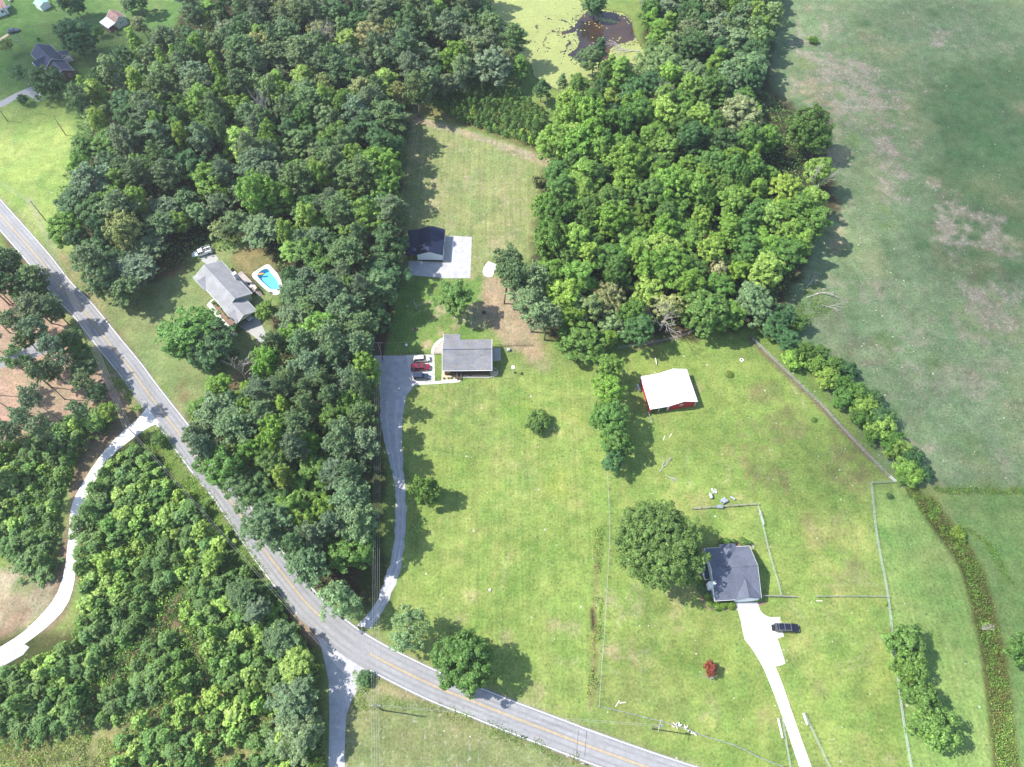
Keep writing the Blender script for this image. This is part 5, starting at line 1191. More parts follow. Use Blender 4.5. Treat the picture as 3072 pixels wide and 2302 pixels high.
# --- main house -------------------------------------------------------------------
hA = thing('main_house', 'single-storey house with large grey shingle roof and front porch beside the parked vehicles', 'house', (-19.70,103.44), RAD(.7))
slope = (5.25-3.05)/5.72
rf = MB().slab([(0,0,3.05),(14.05,0,3.05),(14.05,5.72,5.25),(0,5.72,5.25)], .16)
rf.slab([(0,5.72,5.25),(14.05,5.72,5.25),(14.05,10.2,3.5),(4.75,10.2,3.5),(4.75,12.86,2.46),(0,12.86,2.46)][:4] + [], .16) if 0 else None
zN = lambda y: 5.25 - (y-5.72)*.391
rf.slab([(0,5.72,5.25),(14.05,5.72,5.25),(14.05,10.2,zN(10.2)),(0,10.2,zN(10.2))], .16)
rf.slab([(0,10.2,zN(10.2)),(4.75,10.2,zN(10.2)),(4.75,12.86,zN(12.86)),(0,12.86,zN(12.86))], .16)
rA = rf.build('roof', M['shingle_grey'], hA)
MB().tube([(0,5.72,5.27),(14.05,5.72,5.27)], .1, 6).build('ridge_cap', M['shingle_dark'], rA)
MB().box(-.05,14.1,-.09,-.003,2.86,3.04).build('gutter', M['white_paint'], rA)
MB().box(4.755,4.83,10.21,12.86,zN(12.86)-.2,zN(12.86)-.16).build('fascia', M['white_paint'], rA)
for xx in (-.055, 14.055):
    f = MB()
    a, b = xx-.04, xx+.04
    f.hexa([(a,0,2.85),(b,0,2.85),(b,5.72,5.05),(a,5.72,5.05)],[(a,0,3.07),(b,0,3.07),(b,5.72,5.27),(a,5.72,5.27)])
    yn = 12.86 if xx < 0 else 10.2
    f.hexa([(a,5.72,5.05),(b,5.72,5.05),(b,yn,zN(yn)-.2),(a,yn,zN(yn)-.2)],[(a,5.72,5.27),(b,5.72,5.27),(b,yn,zN(yn)+.02),(a,yn,zN(yn)+.02)])
    f.build('rake_board', M['white_paint'], rA)
for (x,y) in ((1.2,11.2),(7.0,8.6),(11.0,4.0)):
    z = 3.05+y*slope if y < 5.72 else zN(y); vent(rA, x, y, z, 'black_metal')
MB().wall([(.4,2.4,.9),(13.6,2.4,.9),(13.6,2.4,3.7),(.4,2.4,3.7)],(0,-1),.2).build('wall', M['cream_paint'], hA)
MB().wall([(13.602,2.4,0),(13.602,9.8,0),(13.602,9.8,3.4),(13.602,5.72,5.0),(13.602,2.4,3.75)],(1,0),.2).build('wall', M['cream_paint'], hA)
MB().wall([(.398,12.5,0),(.398,2.4,0),(.398,2.4,3.75),(.398,5.72,5.0),(.398,12.5,2.35)],(-1,0),.2).build('wall', M['cream_paint'], hA)
MB().wall([(13.6,9.8,0),(4.4,9.8,0),(4.4,9.8,3.3),(13.6,9.8,3.3)],(0,1),.2).build('wall', M['cream_paint'], hA)
MB().wall([(4.4,12.5,0),(.4,12.5,0),(.4,12.5,2.35),(4.4,12.5,2.35)],(0,1),.2).build('wall', M['cream_paint'], hA)
MB().wall([(4.402,9.6,0),(4.402,12.5,0),(4.402,12.5,2.35),(4.402,9.6,3.4)],(1,0),.2).build('wall', M['cream_paint'], hA)
# porch deck board by board, rail and posts
pd_ = MB().box(.5,13.4,.35,2.38,.72,.84).build('porch_deck', M['brown_wood'], hA)
for k in range(26): MB().box(.45+k*.5, .45+k*.5+.46, .28, 2.37, .845, .885).build('board', M['brown_wood'], pd_)
MB().box(.5,13.4,.3,.34,.0,.70).build('porch_skirt', M['dark_soil'], hA)
for k in range(7): MB().box(.55+k*2.13-.07,.55+k*2.13+.07,.36,.5,.89,2.92).build('porch_post', M['brown_wood'], hA)
for (a,b) in ((.6,4.0),(5.3,13.3)):
    ra_ = MB().box(a,b,.38,.47,1.72,1.80).build('railing', M['brown_wood'], hA)
    mb = MB()
    for k in range(int((b-a)/.16)): mb.box(a+.05+k*.16,a+.09+k*.16,.40,.44,.99,1.71)
    mb.box(a,b,.39,.46,.92,.98); o = mb.build('balusters', M['brown_wood'], ra_)
st_ = thing('x', None, None) ; bpy.data.objects.remove(st_)
sp = MB().box(4.05,4.12,-1.45,.28,.0,.5); sp.box(5.18,5.25,-1.45,.28,0,.5); stp = sp.build('front_steps', M['brown_wood'], hA)
for k in range(6): MB().box(4.13,5.17,-1.4+k*.28,-1.4+k*.28+.27,.12+k*.125,.16+k*.125).build('step', M['brown_wood'], stp)
for x in (4.08, 5.22):
    MB().tube([(x,-1.45,.05),(x,-1.45,1.05),(x,.3,1.75)], .045, 5).build('handrail', M['grey_wood'], stp)
window(hA, 2.2, 2.41, 2.2, 1.0, 1.3, (0,-1)); window(hA, 7.4, 2.41, 2.2, 1.6, 1.3, (0,-1)); window(hA, 11.2, 2.41, 2.2, 1.0, 1.3, (0,-1)); door(hA, 4.65, 2.41, .9, .95, 2.05, (0,-1), 'red_metal')
window(hA, .39, 5.0, 1.9, 1.0, 1.2, (-1,0)); window(hA, .39, 9.4, 1.6, .9, .9, (-1,0)); window(hA, 13.61, 6.5, 1.9, 1.0, 1.2, (1,0)); window(hA, 9.0, 9.81, 1.9, 1.2, 1.1, (0,1))
MB().box(4.8,5.6,9.85,10.9,0,.5).build('back_step', M['black_metal'], hA)
# paving round the main house
root = thing('patio', 'curved white patio border with checkered pavers left of the main house', 'patio'); root['kind'] = 'structure'; del root['category']
arc_o = [CA(*p) for p in [(572,632),(576,575),(590,520),(618,468),(655,420),(700,378),(750,345),(800,328)]]
arc_i = [CA(*p) for p in [(625,632),(630,590),(645,545),(668,500),(700,460),(735,425),(775,398),(800,385)]]
mb = ribbon([P(*p).xy for p in arc_i], [P(*p).xy for p in arc_o], .07, .1); mb.build('border', M['concrete'], root)
ip = [P(*p)[:2] for p in arc_i] + [P(*CA(800,632))[:2]]
c0 = P(*CA(630,628)); n_ = 0
pm = [MB().box(-.21,.21,-.21,.21,-.02,.045).mesh('paver', M[k]) for k in ('paver_light','paver_red')]
for i in range(8):
    for j in range(12):
        x, y = c0.x+.25+i*.45, c0.y+.25+j*.45
        if float(inside(np.array([x]), np.array([y]), ip)[0]) > .12:
            o = link('paver', pm[(i+j) % 2], root); o.location = (x, y, 0); n_ += 1
root = thing('concrete_walk', 'white concrete walk bordering the parking pad and leading to the front steps', 'walk'); root['kind'] = 'structure'; del root['category']
wv = [P(*CA(*p)).xy for p in [(600,632),(600,760),(600,890),(600,1010),(600,1140)]]
wv2 = [P(*CA(*p)).xy for p in [(632,632),(634,760),(636,890),(638,1010),(640,1135)]]
for i in range(4):
    q = [wv[i+1].lerp(wv[i],.03), wv2[i+1].lerp(wv2[i],.03), wv2[i].lerp(wv2[i+1],.03), wv[i].lerp(wv[i+1],.03)]
    MB().hexa([(p.x,p.y,-.05) for p in q], [(p.x,p.y,.07) for p in q]).build('slab', M['concrete'], root)
ht = [P(*CA(*p)).xy for p in [(270,1205),(400,1195),(560,1190),(740,1178),(900,1165),(1080,1152),(1125,1120),(1140,1062)]]
hb = [P(*CA(*p)).xy for p in [(285,1150),(400,1148),(560,1142),(740,1128),(900,1110),(1010,1095),(1060,1075),(1068,1062)]]
for i in range(7):
    q = [ht[i].lerp(ht[i+1],.02), ht[i+1].lerp(ht[i],.02), hb[i+1].lerp(hb[i],.02), hb[i].lerp(hb[i+1],.02)]
    MB().hexa([(p.x,p.y,-.05) for p in q], [(p.x,p.y,.075) for p in q]).build('slab', M['concrete'], root)
sheet('planting_bed', [P(*CA(*p)) for p in [(772,940),(1680,925),(1800,960),(1790,1020),(1720,1052),(1140,1065),(1068,1070),(1010,1092),(900,1108),(762,1122)]], .016, 'sand', kind='structure', label='sandy planting bed in front of the porch')
sheet('gravel_bed', [P(*CA(*p)) for p in [(1690,520),(1855,520),(1860,750),(1700,760)]], .012, 'grey_concrete', kind='structure', label='grey gravel square at the right gable of the main house')
wall_l = resample([P(*CA(*p)) for p in [(1130,1064),(1400,1066),(1650,1066),(1740,1050),(1790,1015),(1805,960),(1790,915),(1740,890),(1700,888)]], .5)
root = thing('stone_kerb', 'low pale stone edging curving round the planting bed', 'kerb')
sm = MB().box(-.24,.24,-.11,.11,0,.28).mesh('stone', M['stone'], bevel=.03)
for i in range(0, len(wall_l)-1):
    p = wall_l[i]; d = wall_l[i+1]-p
    o = link('stone', sm, root); o.location = (p.x+d.x/2, p.y+d.y/2, 0); o.rotation_euler = (0,0,math.atan2(d.y,d.x))
for x, y, lb in [(808,1085,'leftmost small shrub in the sandy bed'),(890,1082,'dark small shrub left of the steps, middle of the sandy bed'),(945,1080,'small shrub just right of the middle one in the sandy bed'),(1035,1078,'small shrub at the foot of the porch steps'),(1150,1050,'shrub right of the porch steps'),(1295,1030,'low shrub in the shaded bed under the porch'),(1650,1025,'yellowish plant at the right end of the shaded bed'),(960,1030,'plant against the porch left of the steps')]:
    tree('small_shrub', 'shrub', P(*CA(x,y)), .32, .6, 'yellow' if x == 1650 else 'dark', lb, 'shrub')
o = MB().box(-.9,.9,-.35,.35,0,.03).build('straw_mat', M['sand']); o.location = P(*CA(870,1035)); o.location.z = .02; tag(o, 'flat yellowish mat on the sandy bed left of the steps', 'mat')

# --- garage -----------------------------------------------------------------------
gA = thing('garage', 'white garage with dark blue metal gable roof and lean-to on its left', 'garage', (-29.75,145.87), RAD(-1.3))
zz = lambda x: 3.0 + (x/4.0)*1.55 if x < 4 else 4.55-(x-4)/4.0*1.55
groof = MB().slab([(-.15,-.1,2.95),(4,-.1,4.55),(4,10.6,4.55),(-.15,10.6,2.95)], .08); groof.slab([(4,-.1,4.55),(8.15,-.1,2.95),(8.15,10.6,2.95),(4,10.6,4.55)], .08)
gr = groof.build('roof', M['dark_roof_metal'], gA)
MB().tube([(4,-.12,4.57),(4,10.62,4.57)], .1, 6).build('ridge_cap', M['dark_roof_metal'], gr)
rb = MB()
for k in range(26):
    y = -.05+k*.42
    rb.hexa([(-.15,y,2.955),(4,y,4.555),(4,y+.05,4.555),(-.15,y+.05,2.955)],[(-.15,y,2.99),(4,y,4.59),(4,y+.05,4.59),(-.15,y+.05,2.99)])
    rb.hexa([(4,y,4.555),(8.15,y,2.955),(8.15,y+.05,2.955),(4,y+.05,4.555)],[(4,y,4.59),(8.15,y,2.99),(8.15,y+.05,2.99),(4,y+.05,4.59)])
rb.build('seams', M['dark_roof_metal'], gr)
lt = MB().slab([(-3.85,.1,2.3),(-.16,.1,2.86),(-.16,10.6,2.86),(-3.85,10.6,2.3)], .08).build('lean_to_roof', M['dark_roof_metal'], gA)
for y in (.4, 3.7, 7.0, 10.2): MB().box(-3.7,-3.55,y,y+.15,0,2.22).build('post', M['grey_wood'], gA)
MB().wall([(0,0,.55),(8,0,.55),(8,0,2.9),(4,0,4.42),(0,0,2.9)],(0,-1),.15).build('wall', M['white_metal'], gA)
MB().wall([(0,.003,0),(8,.003,0),(8,.003,.55),(0,.003,.55)],(0,-1),.15).build('base_trim', M['dark_roof_metal'], gA)
MB().wall([(8,10.5,0),(0,10.5,0),(0,10.5,2.9),(4,10.5,4.42),(8,10.5,2.9)],(0,1),.15).build('wall', M['white_metal'], gA)
MB().wall([(8.002,0,0),(8.002,10.5,0),(8.002,10.5,2.88),(8.002,0,2.88)],(1,0),.15).build('wall', M['white_metal'], gA)
MB().wall([(-.002,10.5,0),(-.002,0,0),(-.002,0,2.9),(-.002,10.5,2.9)],(-1,0),.15).build('wall', M['white_metal'], gA)
for y in (2.7, 7.6): door(gA, 8.01, y, .05, 2.9, 2.4, (1,0), 'white_paint', 'garage_door')
door(gA, 8.01, 5.15, .05, .95, 2.05, (1,0), 'white_paint')
mb = MB().tube([(8.2,5.0,0),(8.2,5.0,3.2)], .06, 5); mb.tube([(8.2,5.0,3.0),(9.2,4.9,3.0)], .05, 5); mb.build('lamp_arm', M['black_metal'], gA)
root = thing('garage_apron', 'concrete apron in front of the garage doors with painted eave shade and lit outer strip', 'apron', (-29.75,145.87), RAD(-1.3)); root['kind'] = 'structure'; del root['category']
for k in range(4): MB().box(8.05,10.35,-.55+k*2.73,-.55+k*2.73+2.70,-.05,.05).build('slab', M['grey_concrete'], root)  # grey slabs paint in the shade that the eave casts
for k in range(4): MB().box(10.38,10.95,-.55+k*2.73,-.55+k*2.73+2.70,-.05,.052).build('slab', M['concrete'], root)  # same apron left pale beyond the painted eave shade
sheet('gravel_yard', [P(*CG(*p)) for p in [(1240,500),(1735,525),(1725,900),(1700,1435),(1150,1440),(640,1390),(330,1370),(340,1050),(520,1060),(1290,1105),(1240,800)]], .013, 'gravel', kind='structure', label='pale gravel yard around the dark-roofed garage')
sl = [P(1450+x/4.145, 700+y/4.145) for x, y in [(0,440),(30,390),(60,352),(85,360),(165,395),(150,470),(110,545),(85,552),(10,535),(-8,480)]]
mb = MB(); mb.prism([(p.x,p.y) for p in sl], -.05, .12); tag(mb.build('concrete_pad', M['concrete']), 'white rounded concrete slab partly under the open pines', 'slab')

# --- grey-roofed house on the left -------------------------------------------------
O = P(*CC(920,1290), 3.0); hC = thing('ranch_house', 'long house with pale grey hipped and gabled roof, deck and carport near the pool', 'house', (O.x,O.y), RAD(133.3))
# local x runs north-west along the front, y runs south-west negative to the back: build in x 1.6..19, y -9.4..0
gable_roof(hC, 1.6, 19.0, -9.4, 0.0, 3.0, 3.0, 5.3, -4.3, 'shingle_pale', fascia='white_paint')
gable_walls(hC, 2.1, 18.4, -8.9, -.6, 2.95, 2.95, -4.3, 5.1, 'cream_paint')
gable_roof(hC, -4.7, 1.8, -6.9, 0.0, 2.75, 2.75, 4.5, -2.9, 'shingle_pale', fascia='white_paint')
# low front gables facing the road
def front_gable(xa, xb, zp, dep, yo):
    xm = (xa+xb)/2
    o = MB().slab([(xa,yo,3.02),(xm,yo,zp),(xm,-dep,zp),(xa,-.02,3.06)], .1); o = MB()
    o.hexa([(xa,yo,2.9),(xa,-.3,2.95),(xm,-dep,zp-.12),(xm,yo,zp-.12)][::-1],[(xa,yo,3.02),(xa,-.3,3.12),(xm,-dep,zp),(xm,yo,zp)][::-1])
    o.hexa([(xm,yo,zp-.12),(xm,-dep,zp-.12),(xb,-.3,2.95),(xb,yo,2.9)][::-1],[(xm,yo,zp),(xm,-dep,zp),(xb,-.3,3.12),(xb,yo,3.02)][::-1])
    r = o.build('gable_roof', M['shingle_pale'], hC)
    MB().wall([(xb,yo-.1,2.0),(xa,yo-.1,2.0),(xa,yo-.1,2.88),(xm,yo-.1,zp-.14),(xb,yo-.1,2.88)],(0,1),.1).build('gable_wall', M['white_paint'], hC)
front_gable(12.6, 19.4, 4.3, 3.2, .55); front_gable(-4.7, 2.8, 4.1, 3.0, .35)
for (a,b,c,d) in ((-4.3,-4.1,-.5,-.3),(-4.3,-4.1,-6.6,-6.4)): MB().box(a,b,c,d,0,2.7).build('carport_post', M['white_paint'], hC)
MB().wall([(1.9,-.45,0),(-4.2,-.45,0),(-4.2,-.45,2.7),(1.9,-.45,2.7)],(0,1),.15).build('wall', M['cream_paint'], hC)
MB().wall([(-4.42,-6.5,2.5),(-4.42,-.6,2.5),(-4.42,-.6,2.7),(-4.42,-2.9,4.3),(-4.42,-6.5,2.7)][::-1],(-1,0),.1).build('gable_wall', M['cream_paint'], hC)
for x in (4.6, 8.0, 13.5, 16.5): window(hC, x, -.59, 1.7, 1.3, 1.2, (0,1))
door(hC, 10.6, -.59, .1, .95, 2.05, (0,1))
for x in (4.0, 15.0): window(hC, x, -8.91, 1.7, 1.2, 1.1, (0,-1))
window(hC, 2.09, -6.8, 1.7, .8, 1.6, (-1,0)); door(hC, 11.0, -8.91, .8, 1.6, 2.0, (0,-1), 'glass', 'patio_door')
for (x,y) in ((14.6,-4.9),(13.6,-5.6),(16.4,-8.0),(4.3,-4.9),(3.0,-6.2),(6.8,-3.6)): vent(hC, x, y, 5.3-abs(y+4.3)*.46, 'rim')
ch = MB().box(9.0,9.9,-9.6,-8.6,0,5.6).build('chimney', M['stone'], hC); MB().box(8.92,9.98,-9.68,-8.52,5.6,5.75).build('chimney_cap', M['white_paint'], ch)
dk = MB().box(3.4,12.8,-12.2,-9.6,1.0,1.12).build('deck', M['grey_wood'], hC)
for k in range(47): MB().box(3.4+k*.2,3.4+k*.2+.18,-12.2,-9.62,1.125,1.15).build('board', M['grey_wood'], dk)
for k in range(6): MB().box(3.4+k*1.84,3.5+k*1.84,-12.25,-12.15,0,2.05).build('deck_post', M['brown_wood'], dk)
MB().box(3.4,12.8,-12.28,-12.2,2.0,2.08).box(3.4,12.8,-12.27,-12.21,1.5,1.55).box(12.8,12.88,-12.2,-9.7,2.0,2.08).build('deck_rail', M['brown_wood'], dk)
st2 = MB().box(1.4,3.38,-12.1,-12.0,.0,.9).build('deck_steps', M['brown_wood'], hC)
for k in range(6): MB().box(3.1-k*.3,3.38-k*.3,-12.0,-10.8,.85-k*.16,.89-k*.16).build('step', M['grey_wood'], st2)
MB().tube([(3.3,-11.95,2.0),(1.4,-11.95,1.0)], .04, 5).build('handrail', M['brown_wood'], st2)
root = thing('front_walk', 'pale L-shaped concrete walk along the front of the grey-roofed house', 'walk'); root['kind'] = 'structure'; del root['category']
wa = even([P(*CC(*p)).xy for p in [(510,1120),(790,1440),(940,1610),(1050,1740)]], 9); wb = even([P(*CC(*p)).xy for p in [(590,1075),(850,1420),(990,1570),(1110,1680)]], 9)
for i in range(8):
    q = [wa[i].lerp(wa[i+1],.03), wa[i+1].lerp(wa[i],.03), wb[i+1].lerp(wb[i],.03), wb[i].lerp(wb[i+1],.03)]
    MB().hexa([(p.x,p.y,-.05) for p in q], [(p.x,p.y,.06) for p in q]).build('slab', M['concrete'], root)
q = [P(*CC(*p)) for p in [(512,1116),(585,1075),(660,1010),(600,1020)]]
MB().hexa([(p.x,p.y,-.05) for p in q], [(p.x,p.y,.058) for p in q]).build('slab', M['concrete'], root)
sheet('mulch_bed', [P(*CC(*p)) for p in [(620,1090),(680,1060),(830,1230),(1000,1420),(1090,1500),(1050,1600),(900,1470)]], .015, 'mulch', kind='structure', label='brown mulch bed along the front wall of the grey-roofed house')
for x, y, lb in [(650,1090,'shrub at the front door corner of the long house'),(720,1130,'second shrub along the long house front'),(800,1210,'third shrub along the long house front'),(850,1255,'small shrub mid mulch bed of the long house'),(875,1300,'small shrub below mid mulch bed of the long house'),(930,1365,'lowest small shrub in the long mulch bed')]:
    tree('small_shrub', 'shrub', P(*CC(x,y)), .42, .8, 'mid', lb, 'shrub')
tree('yard_shrub', 'low', P(*CC(1090,1590)), 1.5, 2.6, 'mid', 'spiky green shrub at the carport corner of the long house', 'shrub')
# pool
pool = thing('swimming_pool', 'blue swimming pool with pale concrete surround behind the long house', 'pool')
WAT = [P(*CC(x,y)) for x,y in [(1478,570),(1490,525),(1540,470),(1610,435),(1670,428),(1705,450),(1720,490),(1790,570),(1850,640),(1885,720),(1900,800),(1860,825),(1740,822),(1700,790),(1560,660)]]
OUT = [Vector((p[0],p[1],0)) for p in SWIM]
def ring_mesh(inner, outer, z0, z1, name, mat, parent):
    n = 48
    c = sum((Vector(p) for p in inner), Vector())/len(inner)
    def cast(poly, a):
        d = Vector((math.cos(a), math.sin(a))); best = 0
        for i in range(len(poly)):
            p, q = Vector(poly[i][:2])-c.xy, Vector(poly[(i+1)%len(poly)][:2])-c.xy; e = q-p
            den = d.x*e.y - d.y*e.x
            if abs(den) < 1e-9: continue
            t = (p.x*e.y-p.y*e.x)/den; u = (p.x*d.y-p.y*d.x)/den
            if t > 0 and -1e-6 <= u <= 1+1e-6: best = max(best, t)
        return c.xy + d*best
    A_ = [cast(inner, 2*math.pi*i/n) for i in range(n)]; B_ = [cast(outer, 2*math.pi*i/n) for i in range(n)]
    mb = MB(); V_ = [(p.x,p.y,z1) for p in A_]+[(p.x,p.y,z1) for p in B_]+[(p.x,p.y,z0) for p in A_]+[(p.x,p.y,z0) for p in B_]; Fc = []
    for i in range(n):
        j = (i+1)%n; Fc += [(i,n+i,n+j,j),(n+i,3*n+i,3*n+j,n+j),(2*n+i,i,j,2*n+j)]
    mb.add(V_, Fc); return mb.build(name, M[mat], parent), A_, B_
solid('pool_liner', (0.30,0.62,0.78), 0.5, var=.06)
m, nt, out, N = nmat('pool_water'); gl = N('ShaderNodeBsdfGlass'); gl.inputs['Roughness'].default_value = .02; gl.inputs['IOR'].default_value = 1.33; gl.inputs['Color'].default_value = (.72,.93,1,1)
tp = N('ShaderNodeBsdfTransparent'); tp.inputs[0].default_value = (.62,.9,.98,1); gs = N('ShaderNodeBsdfGlossy'); gs.inputs['Roughness'].default_value = .03
fr = N('ShaderNodeFresnel'); fr.inputs[0].default_value = 1.33; mxs = N('ShaderNodeMixShader'); nt.links.new(fr.outputs[0], mxs.inputs[0]); nt.links.new(tp.outputs[0], mxs.inputs[1]); nt.links.new(gs.outputs[0], mxs.inputs[2]); nt.links.new(mxs.outputs[0], out.inputs['Surface']); nt.nodes.remove(gl); M['pool_water'] = m
_, Ai, Bo = ring_mesh(WAT, OUT, -.3, .08, 'pool_deck', 'concrete', pool)
mb = MB(); n = len(Ai); mb.add([(p.x,p.y,.07) for p in Ai]+[(p.x,p.y,-1.1) for p in Ai], [(n+i,n+(i+1)%n,(i+1)%n,i) for i in range(n)]+[tuple(range(n,2*n))]); mb.build('basin', M['pool_liner'], pool)
cw = sum((p for p in Ai), Vector((0,0)))/n
MB().add([(cw.x+(p.x-cw.x)*.995, cw.y+(p.y-cw.y)*.995, -.05) for p in Ai], [tuple(range(n))]).build('water', M['pool_water'], pool)
fl_ = thing('pool_float', 'orange and white inflatable float at the upper end of the pool', 'float', P(*CC(1555,525)), RAD(10))
fl_.location.z = -.04
MB().dome((0,0,.1),1.0,.36,.13,14,6).build('float_body', M['orange'], fl_, smooth=True); MB().dome((-.95,0,.18),.26,.3,.2,10,5).build('float_head', M['white_paint'], fl_, smooth=True)
tb = thing('deck_table', 'small white table on the wooden deck', 'table', hC.matrix_basis @ Vector((5.2,-11.0,1.16))); MB().cyl(0,0,.68,.72,.45,14).build('table_top', M['white_paint'], tb); MB().cyl(0,0,0,.68,.05,6).build('leg', M['white_paint'], tb)
def chair(pos, rz, mat, label, group=None):
    t = thing('patio_chair', label, 'chair', pos, rz, group)
    MB().box(-.24,.24,-.24,.24,.4,.45).build('seat', M[mat], t); MB().box(-.24,.24,.22,.27,.46,.9).build('backrest', M[mat], t)
    for a in (-.2,.2):
        for b in (-.2,.2): MB().box(a-.02,a+.02,b-.02,b+.02,0,.398).build('leg', M[mat], t)
for lx, ly, mt_, lb in [(6.3,-10.8,'black_metal','dark chair beside the small white deck table'),(8.2,-10.2,'white_paint','white chair on the deck by the house wall'),(4.2,-10.3,'black_metal','dark chair at the stair end of the deck')]:
    chair(hC.matrix_basis @ Vector((lx,ly,1.16)), RAD(30), mt_, lb)
o = thing('storage_bench', 'pale wooden bench box at the end of the deck', 'bench', hC.matrix_basis @ Vector((4.3,-11.5,1.16)), RAD(133.3)); MB().box(-.8,.8,-.35,.35,0,.55).build('bench_body', M['pale_wood'], o); MB().box(-.84,.84,-.38,.38,.555,.6).build('lid', M['pale_wood'], o)
chair(P(*CC(1740,890)), RAD(200), 'brown_wood', 'dark lounge chair beside the pool steps')

# --- red barn ----------------------------------------------------------------------
hB = thing('red_barn', 'red metal barn with a bright white metal roof and open bay', 'barn', (38.11,91.6), RAD(9.6))
k2 = 1.3
prof = [(0,2.35),(5.2,2.6),(9.2,4.1),(13.3,2.7)]
rw = MB()
for i in range(3):
    (xa,za),(xb,zb) = prof[i], prof[i+1]
    rw.slab([(xa-(.1 if i==0 else 0),-.15,za),(xb+(.1 if i==2 else 0),-.15,zb),(xb+(.1 if i==2 else 0),10.5,zb),(xa-(.1 if i==0 else 0),10.5,za)], .08)
rwo = rw.build('roof', M['white_metal'], hB)
rb = MB()
for k in range(23):
    y = -.1+k*.46
    for i in range(3):
        (xa,za),(xb,zb) = prof[i], prof[i+1]
        rb.hexa([(xa,y,za+.003),(xb,y,zb+.003),(xb,y+.05,zb+.003),(xa,y+.05,za+.003)],[(xa,y,za+.03),(xb,y,zb+.03),(xb,y+.05,zb+.03),(xa,y+.05,za+.03)])
rb.build('seams', M['white_metal'], rwo)
MB().wall([(5.3,0,0),(13.1,0,0),(13.1,0,2.6),(9.2,0,3.95),(5.3,0,2.48)],(0,-1),.12).build('wall', M['red_metal'], hB)
MB().wall([(13.102,0,0),(13.102,10.3,0),(13.102,10.3,2.6),(13.102,0,2.6)],(1,0),.12).build('wall', M['red_metal'], hB)
MB().wall([(13.1,10.3,0),(0,10.3,0),(0,10.3,2.25),(5.2,10.3,2.48),(9.2,10.3,3.95),(13.1,10.3,2.6)],(0,1),.12).build('wall', M['red_metal'], hB)
MB().wall([(.05,10.3,0),(.05,-.3,0),(.05,-.3,2.2),(.05,10.3,2.2)],(-1,0),.12).build('wall', M['red_metal'], hB)
MB().wall([(5.2,10.1,0),(5.2,0,0),(5.2,0,2.4),(5.2,10.1,2.4)],(-1,0),.12).build('partition', M['red_metal'], hB)
for x in (.15, 2.6, 5.05): MB().box(x-.08,x+.08,-.1,.06,0,2.28).build('bay_post', M['white_paint'], hB)
MB().box(0.1,5.2,-.14,-.105,2.15,2.35).build('bay_header', M['white_paint'], hB)
for x in (5.38, 13.02): MB().box(x-.08,x+.08,-.03,.0-.002,0,2.45).build('corner_trim', M['white_paint'], hB)
window(hB, 8.9, -.01, 1.9, .95, .95, (0,-1)); door(hB, 13.11, 6.4, .05, 3.0, 2.2, (1,0), 'white_paint', 'roller_door')
g_ = MB().tube([(-.35,-.4,1.0),(-.2,-3.4,1.0)], .04, 5); g_.tube([(-.35,-.4,.5),(-.2,-3.4,.5)], .04, 5)
for y in (-.4,-1.9,-3.4): g_.tube([(-.3,y,0),(-.3,y,1.15)], .05, 5)
gm = g_.build('pipe_gate', M['galvanised']); gm.matrix_world = hB.matrix_basis; tag(gm, 'grey pipe gate running down from the barn corner', 'gate')
pb_ = MB().prism([(0,-1.3),(1.0,-1.4),(1.35,-.6),(1.2,1.2),(.6,1.5),(0,1.4)], -.05, .08).build('barn_apron', M['old_concrete']); pb_.location = hB.matrix_basis @ Vector((13.2,6.4,0)); pb_.rotation_euler = (0,0,RAD(9.6)); tag(pb_, 'pale concrete pad at the right side of the barn', 'slab')
o = MB().box(-.25,.25,-1.2,1.2,0,.5).build('trough', M['galvanised'], bevel=.04); o.location = hB.matrix_basis @ Vector((-.9,8.2,0)); o.rotation_euler = (0,0,RAD(14)); tag(o, 'pale feed trough by the left barn wall', 'trough')
sw_ = thing('swing_frame', 'grey and red metal frame leaning in the tree shadow above the barn', 'frame', P(*CB(740,290)))
e_ = P(*CB(660,0)) - P(*CB(740,290))
MB().tube([(0,0,.3),(e_.x*.45,e_.y*.45,.9)], .09, 6).build('pale_beam', M['white_paint'], sw_); MB().tube([(e_.x*.45,e_.y*.45,.9),(e_.x,e_.y,1.3)], .08, 6).build('dark_beam', M['brown_wood'], sw_)
MB().tube([(0,0,.3),(.6,-.5,0)], .05, 5).build('leg', M['black_metal'], sw_); MB().tube([(0,0,.3),(.4,.5,0)], .05, 5).build('leg', M['black_metal'], sw_); MB().tube([(e_.x,e_.y,1.3),(e_.x+.4,e_.y+.3,0)], .05, 5).build('leg', M['black_metal'], sw_)

# --- blue-grey roofed house, south-east --------------------------------------------
hE = thing('brick_ranch', 'house with blue-grey shingle roof, white trim and clipped bushes beside the great oak', 'house', (48.36,39.73), RAD(3.4))
ZE0, ZER = 2.45, 5.0
gable_roof(hE, 0, 11.3, 0, 12.75, ZE0, ZE0, ZER, 7.1, 'shingle_blue')
gable_walls(hE, .35, 10.9, .5, 12.3, 2.4, 2.4, 7.1, 4.8, 'cream_paint')
